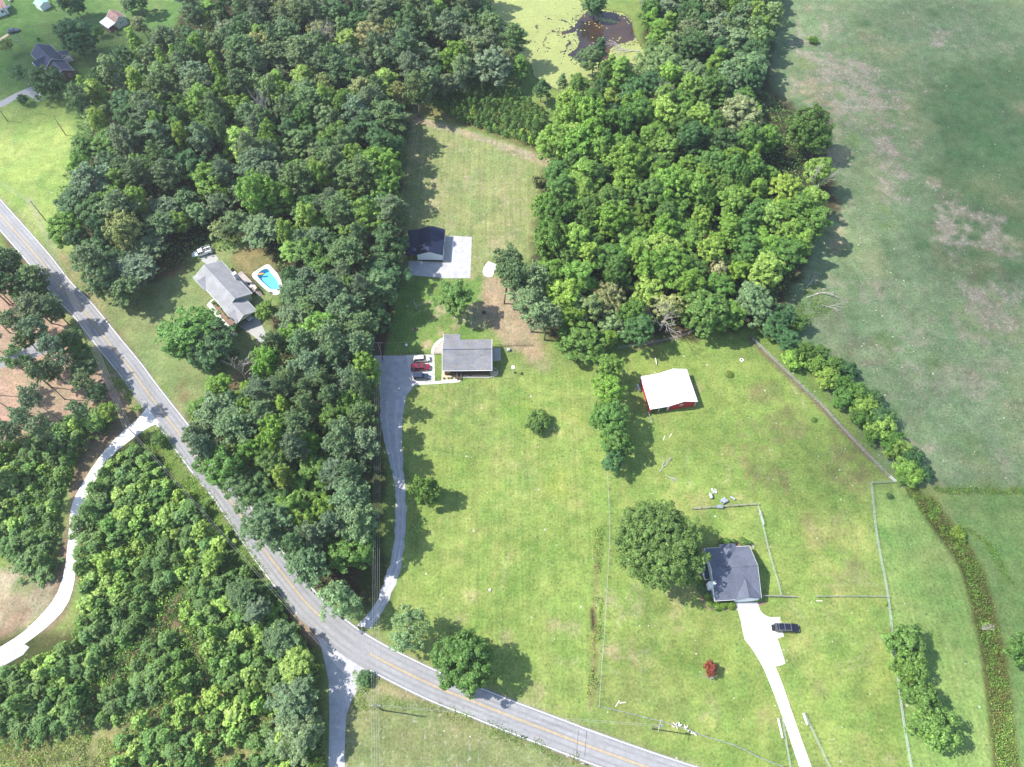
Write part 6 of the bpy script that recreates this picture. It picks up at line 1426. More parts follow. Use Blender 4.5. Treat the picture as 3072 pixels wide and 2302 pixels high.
# front gable over the garage
fg = MB()
fg.hexa([(4.95,-.1,2.2),(8.0,-.1,3.75),(8.0,4.6,3.95),(4.95,.05,2.3)],[(4.95,-.1,2.5),(8.0,-.1,3.9),(8.0,4.6,4.10),(4.95,.05,2.6)])
fg.hexa([(8.0,-.1,3.75),(11.2,-.1,2.2),(11.2,.05,2.3),(8.0,4.6,3.95)],[(8.0,-.1,3.9),(11.2,-.1,2.5),(11.2,.05,2.6),(8.0,4.6,4.10)])
fgo = fg.build('gable_roof', M['shingle_blue'], hE)
MB().tube([(8.0,-.1,3.92),(8.0,4.6,4.12)], .07, 5).build('ridge_cap', M['shingle_dark'], fgo)
MB().wall([(5.1,-.02,0),(11.0,-.02,0),(11.0,-.02,2.3),(8.0,-.02,3.7),(5.1,-.02,2.3)],(0,-1),.14).build('gable_wall', M['white_paint'], hE)
door(hE, 7.8, -.05, .05, 4.4, 2.05, (0,-1), 'white_paint', 'garage_door')
bg_ = MB(); bg_.hexa([(3.9,13.5,2.2),(5.9,13.5,3.0),(5.9,10.2,3.4),(3.9,12.5,2.4)][::-1],[(3.9,13.5,2.4),(5.9,13.5,3.2),(5.9,10.2,3.6),(3.9,12.5,2.6)][::-1])
bg_.hexa([(5.9,13.5,3.0),(7.9,13.5,2.2),(7.9,12.5,2.4),(5.9,10.2,3.4)][::-1],[(5.9,13.5,3.2),(7.9,13.5,2.4),(7.9,12.5,2.6),(5.9,10.2,3.6)][::-1])
bg_.build('rear_gable_roof', M['shingle_blue'], hE)
MB().box(4.1,7.7,12.32,13.2,0,2.2).build('rear_bump', M['white_paint'], hE)
bay = MB().box(-1.0,.34,5.5,9.0,0,2.1).build('side_bay', M['white_paint'], hE); MB().slab([(-1.15,5.35,2.2),(-.02,5.35,2.42),(-.02,9.1,2.42),(-1.15,9.1,2.2)], .1).build('bay_roof', M['dark_roof_metal'], bay)
for y in (6.3, 7.3, 8.3): window(hE, -1.01, y, 1.2, .7, 1.1, (-1,0))
chm = MB().box(-.75,.3,3.0,4.5,0,3.3).build('chimney', M['white_paint'], hE)
MB().box(-.15,.45,3.4,4.1,3.31,5.0).build('chimney_stack', M['white_paint'], chm); MB().cyl(.15,3.75,5.01,5.35,.16,10).build('flue', M['black_metal'], chm)
for x in (2.6,): window(hE, x, .49, 1.4, 1.4, 1.2, (0,-1))
window(hE, 10.91, 9.6, 1.5, 1.0, 1.1, (1,0)); window(hE, 10.91, 4.5, 1.5, 1.0, 1.1, (1,0)); window(hE, 2.2, 12.31, 1.5, 1.0, 1.1, (0,1)); window(hE, 9.5, 12.31, 1.5, 1.0, 1.1, (0,1))
for (x,y) in ((6.4,9.9),(7.0,9.9)): vent(hE, x, y, 5.0-(y-7.1)*.45, 'black_metal')
sheet('brick_bed', [P(*CE(*p)) for p in [(215,1000),(330,960),(440,1040),(740,1080),(780,1120),(720,1185),(560,1200),(400,1200),(300,1150),(240,1070)]], .014, 'mulch', kind='structure', label='mulch bed with clipped bushes in front of the south-east house')
sheet('brick_bed', [P(*CE(*p)) for p in [(230,240),(300,230),(340,420),(250,440)]], .014, 'brick_floor', kind='structure', label='brown paved strip at the left rear of the south-east house')
sheet('brick_bed', [P(*CE(*p)) for p in [(170,560),(270,470),(300,720),(440,860),(440,1000),(250,980),(150,900),(240,760)]], .013, 'mulch', kind='structure', label='shaded mulch under the oak beside the south-east house')
sheet('brick_bed', [P(*CE(*p)) for p in [(1085,1080),(1230,1060),(1225,1090),(1180,1120),(1105,1130)]], .013, 'mulch', kind='structure', label='small mulch corner right of the garage front')
sheet('brick_bed', [P(*CE(*p)) for p in [(530,120),(930,120),(1000,160),(1040,240),(985,190),(750,200),(530,190)]], .013, 'mulch', kind='structure', label='rear mulch bed of the south-east house')
for x, y, R, lb in [(320,985,1.5,'round clipped bush nearest the chimney'),(355,1100,1.6,'second clipped bush, at the bed corner'),(455,1128,1.7,'widest clipped bush in the front row'),(545,1130,1.3,'fourth clipped bush in the front row'),(602,1113,1.0,'smallest clipped bush in the front row'),(685,1128,1.6,'clipped bush nearest the driveway')]:
    tree('clipped_bush', 'clipped', P(*CE(x,y)), R*.72, 1.1, 'bright', lb, 'bush', group='clipped bushes along the south-east house front')
for x, y, R, lb in [(610,140,1.3,'bush behind the rear gable, left'),(715,145,1.1,'bush behind the rear gable, middle'),(865,140,1.7,'round bush behind the rear gable, right'),(520,150,1.0,'small bush at the left rear corner'),(235,880,1.8,'dark bush under the oak by the chimney'),(200,760,1.6,'dark bush under the oak by the side bay'),(340,760,.9,'small bush by the side bay'),(960,160,.9,'small bush at the right rear corner')]:
    tree('rear_bush', 'shrub', P(*CE(x,y)), R*.75, 1.3, 'mid' if R != 1.8 else 'dark', lb+' of the south-east house', 'bush')
kr = resample([P(*CE(*p)) for p in [(930,118),(990,150),(1025,190),(1042,250)]], .4)
root = thing('brick_edging', 'pale curved edging at the rear corner of the south-east house', 'edging'); sm2 = MB().box(-.2,.2,-.12,.12,0,.16).mesh('stone', M['old_concrete'], bevel=.02)
for i in range(len(kr)-1):
    d = kr[i+1]-kr[i]; o = link('stone', sm2, root); o.location = (kr[i].x, kr[i].y, 0); o.rotation_euler = (0,0,math.atan2(d.y,d.x))
for x, y, mt_, nm, lb in [(350,925,'blue_plastic','storage_bin','small blue bin by the chimney bed'),(397,965,'teal_plastic','storage_bin','small teal tub by the front corner of the house')]:
    o = thing(nm, lb, 'bin', P(*CE(x,y))); MB().box(-.3,.3,-.25,.25,0,.5).build('bin_body', M[mt_], o, bevel=.04); MB().box(-.33,.33,-.28,.28,.505,.56).build('lid', M[mt_], o)
o = thing('yard_lamp', 'thin black lamp post by the front lawn bed', 'lamp', P(*CE(385,1190))); MB().cyl(0,0,0,1.9,.05,8).build('post', M['black_metal'], o); MB().box(-.14,.14,-.14,.14,1.9,2.2).build('lantern', M['lamp_glass'], o); MB().box(-.18,.18,-.18,.18,2.205,2.26).build('cap', M['black_metal'], o)

# --- north-west houses ---------------------------------------------------------------
hF = thing('brick_house', 'red brick house with dark slate-blue roof and white front gable, top left', 'house', (-169.55,231.46), RAD(43.1))
# ridge runs along local y; swap by an inner frame turned 90 degrees
hF.rotation_euler = (0,0,RAD(133.1))          # local x now runs along the ridge, local y points to the front
# in this frame: x 0..19.7 from the south end to the north end, y from -6.5 (rear) to +1.5 (front)
gable_roof(hF, 7.2, 19.6, -6.5, 1.5, 3.0, 3.0, 5.6, -2.4, 'shingle_dark')
gable_walls(hF, 7.4, 19.2, -6.1, 1.1, 2.95, 2.95, -2.4, 5.4, 'brick_face')
gable_roof(hF, -.3, 7.25, -6.3, .4, 2.8, 2.8, 4.8, -2.6, 'shingle_dark')
gable_walls(hF, 0, 7.3, -5.9, 0.0, 2.75, 2.75, -2.6, 4.6, 'brick_face')
fg = MB(); 
fg.hexa([(8.6,3.4,2.8),(8.6,.8,3.0),(11.0,-2.2,5.0),(11.0,3.4,5.0)],[(8.6,3.4,2.95),(8.6,.8,3.15),(11.0,-2.2,5.15),(11.0,3.4,5.15)])
fg.hexa([(11.0,3.4,5.0),(11.0,-2.2,5.0),(13.4,.8,3.0),(13.4,3.4,2.8)],[(11.0,3.4,5.15),(11.0,-2.2,5.15),(13.4,.8,3.15),(13.4,3.4,2.95)])
fg.build('gable_roof', M['shingle_dark'], hF)
MB().wall([(13.2,3.1,0),(8.8,3.1,0),(8.8,3.1,2.8),(11.0,3.1,4.9),(13.2,3.1,2.8)],(0,1),.2).build('gable_wall', M['white_paint'], hF)
rk = MB(); rk.hexa([(8.5,3.41,2.7),(8.5,3.6,2.7),(11.0,3.6,4.9),(11.0,3.41,4.9)][::-1],[(8.5,3.41,3.0),(8.5,3.6,3.0),(11.0,3.6,5.2),(11.0,3.41,5.2)][::-1]); rk.hexa([(11.0,3.41,4.9),(11.0,3.6,4.9),(13.5,3.6,2.7),(13.5,3.41,2.7)][::-1],[(11.0,3.41,5.2),(11.0,3.6,5.2),(13.5,3.6,3.0),(13.5,3.41,3.0)][::-1]); rk.build('rake_board', M['white_paint'], hF)
MB().box(8.8,13.2,1.1,3.1,0,2.7).build('porch_room', M['brick_face'], hF)
gable_roof(hF, 10.0, 13.4, -9.6, -6.3, 2.7, 3.1, 3.3, -7.0, 'shingle_dark', name='rear_porch_roof')
for x in (10.2, 13.2): MB().box(x-.08,x+.08,-9.5,-9.3,0,2.6).build('porch_post', M['white_paint'], hF)
MB().box(9.6,13.5,-9.8,-6.15,0,.25).build('porch_slab', M['old_concrete'], hF)
window(hF, -.01, -1.6, 1.5, 1.0, 1.2, (-1,0)); window(hF, -.01, -4.2, 1.6, 1.0, 1.2, (-1,0))
for x in (9.0, 16.5): window(hF, x, -6.11, 1.6, 1.1, 1.2, (0,-1))
for x in (2.0, 5.0): window(hF, x, -5.91, 1.5, 1.1, 1.2, (0,-1))
window(hF, 11.0, 3.11, 1.6, 1.4, 1.2, (0,1)); door(hF, 15.0, 1.11, .1, .95, 2.05, (0,1)); window(hF, 17.4, 1.11, 1.6, 1.2, 1.2, (0,1))
hS = thing('garden_shed', 'pale shed with rusty metal roof and white lean-to porch', 'shed', (-157.34,264.52), RAD(48.9+90))
# x along the ridge (north-west), y to the front (south-west)
gable_roof(hS, -.1, 6.3, -5.1, 0, 2.9, 2.9, 4.5, -2.4, 'rust_roof', th=.08)
gable_walls(hS, .1, 6.0, -4.8, -.2, 2.85, 2.85, -2.4, 4.35, 'cream_paint')
MB().slab([(0,.02,2.8),(6.3,.02,2.8),(6.3,3.6,2.2),(0,3.6,2.2)], .07).build('porch_roof', M['white_metal'], hS)
for x in (.2, 3.1, 6.0): MB().box(x-.06,x+.06,3.35,3.47,0,2.1).build('porch_post', M['white_paint'], hS)
MB().box(0,6.2,0,3.6,0,.18).build('porch_floor', M['brown_wood'], hS)
window(hS, .09, -1.9, 1.9, .7, .9, (-1,0)); window(hS, .09, -2.9, 1.9, .7, .9, (-1,0)); door(hS, 3.0, -.19, .18, .95, 2.0, (0,1))
hT = thing('teal_roof_shed', 'small white shed with pale teal roof at the top edge', 'shed', (-191.5,276.3), RAD(54.8+90))
gable_roof(hT, 0, 4.4, -4.3, 0, 2.2, 2.2, 2.9, -2.1, 'teal_roof', th=.08); gable_walls(hT, .1, 4.2, -4.1, -.1, 2.15, 2.15, -2.1, 2.8, 'white_paint'); door(hT, .09, -2.1, .05, 1.4, 1.9, (-1,0))
hU = thing('white_building', 'white building with faded red roof cut by the top left corner', 'building', P(0,52), RAD(36.5))
gable_roof(hU, -8, 4.3, -.2, 8.0, 3.0, 3.0, 4.4, 3.9, 'pink_roof'); gable_walls(hU, -7.7, 4.0, .1, 7.7, 2.95, 2.95, 3.9, 4.25, 'white_paint'); window(hU, 2.0, .09, 1.6, 1.2, 1.1, (0,-1))
hV = thing('white_building', 'sliver of a pale blue-roofed building at the top edge behind trees', 'building', P(548,-12), RAD(20))
gable_roof(hV, -4, 4, -3, 3, 2.8, 2.8, 3.8, 0, 'white_metal'); gable_walls(hV, -3.7, 3.7, -2.7, 2.7, 2.75, 2.75, 0, 3.7, 'white_paint')
for x, y, rz, lb in [(165,20,100,'white propane tank between the two sheds at the top left'),(135,130,60,'second white tank near the white corner building')]:
    t = thing('propane_tank', lb, 'tank', P(*CN(x,y)), RAD(rz)); MB().tube([(-1.1,0,.75),(-.95,0,.75),(.95,0,.75),(1.1,0,.75)], [.2,.42,.42,.2], 12).build('tank_body', M['white_paint'], t, smooth=True)
    for a in (-.6,.6): MB().box(a-.06,a+.06,-.3,.3,0,.4).build('leg', M['old_concrete'], t)

# ------------------------------------------------------------------ vehicles
def vehicle(name, label, cat, pos, rz, L_, W_, body, kind='suv', roof=None, lower=None, rack=False, group=None):
    """front points to +x. Lofted body, glazed cabin, painted roof panel, wheels with tyre and rim"""
    t = thing(name, label, cat, pos, RAD(rz), group); h = L_/2; w = W_/2
    P_ = {'suv':   dict(hood=.98, belt=1.08, top=1.78, cb=-h+.15, ct=-h+.35, wt=h*.30, wb=h*.50),
          'pickup':dict(hood=1.10, belt=1.15, top=1.88, cb=-h*.18, ct=-h*.12, wt=h*.30, wb=h*.46),
          'jeep':  dict(hood=1.08, belt=1.12, top=1.82, cb=-h+.12, ct=-h+.18, wt=h*.18, wb=h*.28),
          'car':   dict(hood=.82, belt=.92, top=1.45, cb=-h*.72, ct=-h*.42, wt=h*.12, wb=h*.44)}[kind]
    st = [(-h,.80,P_['belt']-.1),(-h+.12,.95,P_['belt']),(-h*.4,1,P_['belt']),(P_['wb'],1,P_['belt']),(P_['wb']+.05,.99,P_['hood']+.04),(h*.8,.95,P_['hood']-.03),(h-.1,.86,P_['hood']-.12),(h,.74,P_['hood']-.3)]
    V_, F_ = [], []
    for (x, k, z) in st:
        ww = w*k; zb = .34
        V_ += [(x,-ww*.92,zb),(x,-ww,zb+.18),(x,-ww,z-.14),(x,-ww*.93,z),(x,ww*.93,z),(x,ww,z-.14),(x,ww,zb+.18),(x,ww*.92,zb)]
    for i in range(len(st)-1):
        for j in range(8): F_.append((i*8+j, i*8+(j+1)%8, (i+1)*8+(j+1)%8, (i+1)*8+j))
    F_.append(tuple(range(7,-1,-1))); n = (len(st)-1)*8; F_.append(tuple(range(n,n+8)))
    F_ = [tuple(reversed(f)) for f in F_]
    bmx = MB().add(V_, F_); bo = bmx.build('body', M[body], t, smooth=False)
    if lower: MB().box(-h+.06,h-.1,-w-.012,w+.012,.36,.72).build('side_cladding', M[lower], t, bevel=.03)
    b = P_['belt']; tp = P_['top']; wi = w*.90; wt_ = w*.74
    MB().hexa([(P_['cb'],-wi,b-.01),(P_['wb'],-wi,b-.01),(P_['wb'],wi,b-.01),(P_['cb'],wi,b-.01)],[(P_['ct'],-wt_,tp-.05),(P_['wt'],-wt_,tp-.05),(P_['wt'],wt_,tp-.05),(P_['ct'],wt_,tp-.05)]).build('cabin_glass', M['glass'], t)
    MB().box(P_['ct']-.05,P_['wt']+.04,-wt_-.04,wt_+.04,tp-.05,tp+.03).build('roof', M[roof or body], t, bevel=.025)
    pl = MB()
    for sy in (-1,1):
        for xa, xb in ((P_['cb'],P_['ct']),(P_['wb'],P_['wt']),((P_['cb']+P_['wb'])*.5,(P_['ct']+P_['wt'])*.5)):
            pl.tube([(xa,sy*(wi+.005),b-.02),(xb,sy*(wt_+.01),tp-.04)], .045, 4)
    pl.build('pillars', M[body], t)
    wr_ = .37 if kind != 'car' else .32
    for sx in (-h*.62, h*.64):
        for sy in (-1, 1):
            y0_ = sy*(w-.10)
            wh = MB().tube([(sx,y0_-.11,wr_),(sx,y0_+.11,wr_)], wr_, 14).build('wheel', M['tyre'], t)
            MB().tube([(sx,y0_+sy*.112-.006,wr_),(sx,y0_+sy*.112+.012,wr_)], wr_*.6, 10).build('rim', M['rim'], wh)
    for sy in (-1,1):
        MB().box(h-.09,h+.012,sy*w*.56-.14,sy*w*.56+.14,P_['hood']-.36,P_['hood']-.20).build('headlight', M['lamp_glass'], t)
        MB().box(-h-.012,-h+.03,sy*w*.66-.07,sy*w*.66+.07,b-.42,b-.15).build('tail_light', M['tail_red'], t)
        MB().box(P_['wb']-.25,P_['wb']-.08,sy*(w+.0)-.06+sy*.08,sy*w+.06+sy*.08,b,b+.16).build('mirror', M[body], t)
    MB().box(h-.06,h+.06,-w*.78,w*.78,.42,.62).build('front_bumper', M['tyre'], t, bevel=.02); MB().box(-h-.07,-h+.04,-w*.8,w*.8,.42,.62).build('rear_bumper', M['tyre'], t, bevel=.02)
    if kind == 'pickup':
        bed = MB().box(-h+.12,P_['cb']-.08,-w*.72,w*.72,P_['belt']+.004,P_['belt']+.02).build('bed_liner', M['tyre'], t)
        for sy in (-1,1): MB().box(-h+.1,P_['cb']-.06,sy*w*.86-.06,sy*w*.86+.06,P_['belt'],P_['belt']+.1).build('bed_side', M[body], t)
    if rack:
        rk = MB()
        for x in (P_['ct']+.3, (P_['ct']+P_['wt'])/2, P_['wt']-.2): rk.box(x-.03,x+.03,-wt_,wt_,tp+.1,tp+.14)
        for sy in (-1,1): rk.box(P_['ct']+.15,P_['wt']-.1,sy*wt_-.03,sy*wt_+.03,tp+.05,tp+.1)
        rk.build('roof_rack', M['rim'], t)
    return t
vehicle('parked_wagon', 'beige sport utility wagon, uppermost of the three parked beside the house', 'car', (-26.17,108.85), 4.6, 4.75, 1.85, 'paint_beige', 'suv', lower='paint_tan_dark', rack=True)
v = vehicle('parked_pickup', 'dark red pickup with camper shell parked between the other two vehicles', 'truck', (-26.3,106.0), 2.9, 5.5, 1.95, 'paint_red', 'suv')
MB().box(-.9,.0,-.5,.5,1.815,1.83).build('sunroof', M['glass'], v)
v = vehicle('parked_jeep', 'dark navy off-road vehicle, lowest of the three parked beside the house', 'car', (-25.9,102.9), 2.6, 4.2, 1.85, 'paint_navy', 'jeep')
MB().tube([(-2.3,0,1.0),(-2.08,0,1.0)], .36, 14).build('spare_wheel', M['tyre'], v)
v = vehicle('parked_suv', 'large black sport utility vehicle parked half on the grass beside the white turning pad', 'car', (65.0,33.9), -1.6, 5.7, 2.05, 'paint_black', 'suv', rack=True)
MB().box(-3.5,-2.9,-.7,.7,.45,.5).build('hitch_carrier', M['black_metal'], v)
v = vehicle('work_truck', 'white work truck with ladder rack parked at the edge of the wood', 'truck', (-98.4,148.6), -156.4, 6.2, 2.0, 'paint_white', 'pickup')
rk = MB()
for x in (-2.9,-1.6,-.3):
    for sy in (-1,1): rk.tube([(x,sy*.85,1.2),(x,sy*.85,2.15)], .04, 5)
    rk.tube([(x,-.88,2.15),(x,.88,2.15)], .04, 5)
for sy in (-1,1): rk.tube([(-3.1,sy*.85,2.17),(-.1,sy*.85,2.17)], .04, 5)
rk.build('ladder_rack', M['paint_white'], v)
for sy in (-1,1): MB().box(-2.9,-1.0,sy*.82-.18,sy*.82+.18,1.16,1.5).build('tool_box', M['paint_white'], v)
vehicle('parked_car', 'white car parked inside the carport of the long house', 'car', (-79.7,124.2), -41, 4.6, 1.85, 'paint_white', 'suv')
vehicle('parked_car', 'dark blue car on the grass near the left edge, top left', 'car', (-198.48,262.75), 23.8, 4.5, 1.8, 'paint_navy', 'car')

# ------------------------------------------------------------------ fences, poles, wires
POSTM = {}
def post_mesh(h, r, mat):
    k = (h, r, mat)
    if k not in POSTM: POSTM[k] = MB().cyl(0,0,-.1,h,r,6,r*.9).mesh('post', M[mat])
    return POSTM[k]
def fence(label, pts, h=1.3, pr=.07, step=3.0, post='grey_wood', rail='galvanised', rails=(1.15,.75,.35), rr=.02, mesh_panel=None, name='wire_fence', thick=None):
    line = resample([P(*p) for p in pts], 1.0); Ls = sum((line[i+1]-line[i]).length for i in range(len(line)-1))
    nodes = even(line, max(2, int(Ls/step)+1)); root = thing(name, label, 'fence', (nodes[0].x, nodes[0].y))
    o0 = nodes[0]
    for p in nodes:
        o = link('post', post_mesh(h, pr, post), root); o.location = (p.x-o0.x, p.y-o0.y, 0)
    for z in rails:
        MB().tube([(p.x-o0.x,p.y-o0.y,z) for p in nodes], rr, 4).build('rail', M[rail], root)
    if mesh_panel:
        mb = MB()
        for k in range(len(nodes)-1):
            a, b = nodes[k]-o0, nodes[k+1]-o0; L_ = (b-a).length; n_ = int(L_/.3)
            for i in range(n_):
                p = a.lerp(b, i/n_); q = a.lerp(b, (i+1)/n_)
                mb.add([(p.x,p.y,.05),(p.x,p.y,h*.9),(p.x+.02,p.y+.02,h*.9),(p.x+.02,p.y+.02,.05)], [(0,1,2,3)])
            for z in (.05+.25*i for i in range(int(h*.9/.25))):
                mb.add([(a.x,a.y,z),(b.x,b.y,z),(b.x,b.y,z+.02),(a.x,a.y,z+.02)], [(0,1,2,3)])
        mb.build('wire_mesh', M[mesh_panel], root)
    return root
t_ = lambda fn, *ps: [fn(*p) for p in ps]
fence('woven wire fence between the front lawn and the oak field', t_(T11,(1722,1360),(1727,1500),(1733,1658))+t_(T12,(1738,150),(1722,450),(1705,760),(1688,960),(1668,1268)), step=3.2, rr=.012)
fence('green wire fence running beside the road at the bottom', t_(T12,(1670,1268),(1900,1320),(2200,1400))+t_(T22,(110,1450),(350,1525),(500,1600),(640,1652)), step=2.6, mesh_panel='green_wire')
fence('long green wire fence on the right dividing the lawns', t_(T21,(1215,1478),(1225,1570),(1232,1650))+t_(T22,(1245,120),(1275,300),(1310,480),(1335,650),(1350,800),(1385,1080),(1420,1350),(1480,1700)), step=2.6, mesh_panel='green_wire')
fence('short wire fence closing the top of the right lawn', t_(T21,(1215,1475),(1300,1472),(1375,1468)), step=2.4, mesh_panel='green_wire')
fence('short white board fence at the hedge corner', t_(T21,(1338,1438),(1375,1468)), step=1.6, post='white_paint', rail='white_paint', rr=.06, name='board_fence')
fence('wire fence crossing from the gate gap to the long right fence', t_(T22,(862,556),(1100,554),(1325,558)), step=2.4, mesh_panel='green_wire')
fence('short wooden fence right of the south-east house', t_(T22,(520,552),(630,556),(735,560)), step=2.0, rail='grey_wood', rr=.05, name='board_fence')
fence('wire fence running down behind the south-east house', t_(T21,(480,1612),(492,1658))+t_(T22,(520,120),(545,230),(580,360),(615,470),(632,548)), step=2.6, mesh_panel='galvanised')
fence('wooden fence along the top of the small paddock', t_(T21,(60,1642),(200,1632),(330,1622),(480,1612)), step=2.4, rail='grey_wood', rr=.045, name='board_fence')
fence('wire fence on the left side of the straight driveway', t_(T22,(640,1340),(655,1450),(675,1560),(698,1700)), step=2.4, mesh_panel='green_wire')
fence('wire fence on the right side of the straight driveway', t_(T22,(782,1310),(830,1410),(885,1530),(960,1690)), step=2.6, mesh_panel='green_wire')
fence('wire fence under the hedge along the pasture', t_(T21,(450,545),(560,650),(700,785),(800,880),(900,975),(1010,1100),(1110,1205),(1230,1330),(1335,1435)), step=3.0, mesh_panel='galvanised')
fence('black rail fence above the parked vehicles', t_(CA,(30,636),(300,632),(570,630),(780,628)), h=1.2, pr=.05, step=2.0, post='black_metal', rail='black_metal', rails=(1.1,.2), rr=.025, mesh_panel='black_metal', name='rail_fence')
fence('black rail fence from the main house to the open pines', t_(CA,(1700,492),(1800,492))+t_(T11,(1080,583),(1240,584)), h=1.2, pr=.05, step=2.0, post='black_metal', rail='black_metal', rails=(1.1,.2), rr=.025, mesh_panel='black_metal', name='rail_fence')
fence('wire fence along the foot of the east wood', t_(T11,(1790,600),(1960,580),(2211,520))+t_(T21,(120,470),(250,440)), step=3.4)
for pts, lb in [(t_(T21,(455,1620),(480,1650)),'wooden gate frame at the paddock corner')]:
    pass
gt = thing('field_gate', 'grey metal gate hanging in the paddock fence below its corner', 'gate', P(*T21(495,1655)))
e_ = P(*T22(518,110)) - P(*T22(492,20))
MB().tube([(0,0,1.1),(e_.x,e_.y,1.1)], .04, 5).tube([(0,0,.3),(e_.x,e_.y,.3)], .04, 5).tube([(0,0,.3),(0,0,1.1)], .04, 5).tube([(e_.x,e_.y,.3),(e_.x,e_.y,1.1)], .04, 5).build('gate_frame', M['galvanised'], gt)
for z in (.5,.7,.9): MB().tube([(0,0,z),(e_.x,e_.y,z)], .025, 4).build('bar', M['galvanised'], gt)
for fn, a, b, lb in [(T22,(612,1345),(640,1470),'pale cattle gate left of the straight driveway'),(T22,(775,1312),(800,1385),'pale gate panel right of the straight driveway')]:
    p, q = P(*fn(*a)), P(*fn(*b)); e_ = q-p; gt = thing('field_gate', lb, 'gate', p)
    MB().tube([(0,0,1.1),(e_.x,e_.y,1.1)], .05, 5).tube([(0,0,.3),(e_.x,e_.y,.3)], .05, 5).tube([(0,0,.3),(0,0,1.1)], .05, 5).tube([(e_.x,e_.y,.3),(e_.x,e_.y,1.1)], .05, 5).build('gate_frame', M['white_paint'], gt)
    for z in (.5,.7,.9): MB().tube([(0,0,z),(e_.x,e_.y,z)], .03, 4).build('bar', M['galvanised'], gt)
def pole(label, base, h=10.5, arm=None, trans=False, lean=(0,0)):
    t = thing('utility_pole', label, 'pole', base)
    MB().tube([(0,0,-.1),(lean[0],lean[1],h)], [.17,.11], 9).build('pole', M['bark'], t, smooth=True)
    if arm is not None:
        d = Vector((math.cos(arm), math.sin(arm), 0)); c = Vector((lean[0],lean[1],h-.45))
        MB().tube([c-d*1.2, c+d*1.2], .06, 4).build('crossarm', M['grey_wood'], t)
        for k in (-1.1,-.55,.55,1.1): MB().tube([c+d*k, c+d*k+Vector((0,0,.22))], .05, 6).build('insulator', M['white_paint'], t)
    if trans: MB().tube([(lean[0]+.42,lean[1],h-1.7),(lean[0]+.42,lean[1],h-.75)], .27, 12).build('transformer', M['galvanised'], t)
    return Vector((base[0]+lean[0], base[1]+lean[1], h))
pa = pole('utility pole south of the road with guy wires', P(1147,2131), 10.5, 0.0)
pb2 = pole('utility pole at the top of the gravel driveway', P(*T11(270,675)), 9.5, 0.0)
pc = pole('utility pole beside the white curving drive mouth', P(433,1331), 10, 2.4)
pd2 = pole('tall utility pole in the field right of the upper road', P(155,683), 12, .9)
pe = pole('thin utility pole in the north-west field by the wood', P(198,406), 7.8)
pf = pole('thin pole at the left edge of the north-west field', P(23,364), 6)
pg = pole('slim light pole near the top edge of the north-west yard', P(169,34), 9)
ph = pole('utility pole with grey transformer by the road, bottom right', P(1957,2187), 9.5, 1.2, True)
pi_ = pole('short pole by the white corner building', P(27,52), 5)
def wires(label, a, b, n=3, gap=.5, sag=.6, r=.014):
    d = (b-a); s = Vector((-d.y, d.x, 0)).normalized(); t = thing('power_line', label, 'wires', (0,0,0))
    for k in range(n):
        o = s*(k-(n-1)/2)*gap
        pts = [a.lerp(b, i/12) + o + Vector((0,0,-sag*4*(i/12)*(1-i/12) + (0 if k else .1))) for i in range(13)]
        MB().tube(pts, r, 4).build('wire', M['wire'], t)
Z10 = Vector((0,0,10))
wires('overhead wires along the gravel driveway from pole to pole', pa + Vector((0,0,-.3)), pb2 + Vector((0,0,-.3)), 4, .5)
wires('overhead wires leaving the bottom of the photo', pa + Vector((0,0,-.3)), P(1128,2400,10), 4, .5, .3)
wires('single wires slanting from the south pole to the drive mouth pole', pa + Vector((0,0,-.4)), pc + Vector((0,0,-.3)), 2, .45, .8)
wires('bundle of wires over the upper road', pc + Vector((0,0,-.3)), pd2 + Vector((0,0,-.3)), 5, .4, 1.2)
wires('wires leaving the upper left corner of the road', pd2 + Vector((0,0,-.3)), P(-260,380,11), 4, .4, .8)
wires('thin wire from the south pole to the transformer pole', pa + Vector((0,0,-.8)), ph + Vector((0,0,-.5)), 2, .3, .6)
wires('service wire from the driveway pole to the main house', pb2 + Vector((0,0,-.6)), Vector((-19.5,113.5,3.6)), 1, 0, .4)

# ------------------------------------------------------------------ small things
root = thing('footbridge', 'small grey plank bridge across the creek ditch', 'bridge', P(*T22(1977,750)), RAD(-3))
for k in range(6): MB().box(-1.5,1.5,-.75+k*.25,-.75+k*.25+.23,.1,.16).build('plank', M['grey_wood'], root)
for y in (-.6,.5): MB().box(-1.6,1.6,y,y+.1,0,.098).build('beam', M['grey_wood'], root)
CP = CR(2080,1400,4.762)
for a, b, w, lb in [((238,395),(258,462),.42,'single grey culvert pipe lying upright on the plan, left of the pile'),((385,505),(450,465),.42,'upper of the two grey pipes lying side by side'),((410,525),(480,490),.42,'lower of the two grey pipes lying side by side'),((525,432),(592,475),.25,'thin grey pipe lying alone on the right'),((332,583),(412,583),.5,'wide grey pipe lying against the paddock fence')]:
    p, q = P(*CP(*a)), P(*CP(*b)); d = q-p; t = thing('culvert_pipe', lb, 'pipe', p)
    n = 14; u = Vector((-d.y, d.x, 0)).normalized(); mb = MB(); ro = w; ri = w*.85; V_ = []
    for c in (Vector((0,0,0)), d):
        for rr_ in (ro, ri):
            for i in range(n):
                an = 2*math.pi*i/n; V_.append(tuple(c + u*math.cos(an)*rr_ + Vector((0,0,w+math.sin(an)*rr_))))
    F_ = []
    for i in range(n):
        j = (i+1)%n; F_ += [(i,j,2*n+j,2*n+i),(n+j,n+i,3*n+i,3*n+j),(j,i,n+i,n+j),(2*n+i,2*n+j,3*n+j,3*n+i)]
    mb.add(V_, F_).build('pipe_wall', M['galvanised'], t)
t = thing('rubble_pile', 'small pile of grey broken blocks near the pipes', 'rubble', P(*CP(293,358)))
rr_ = random.Random(2)
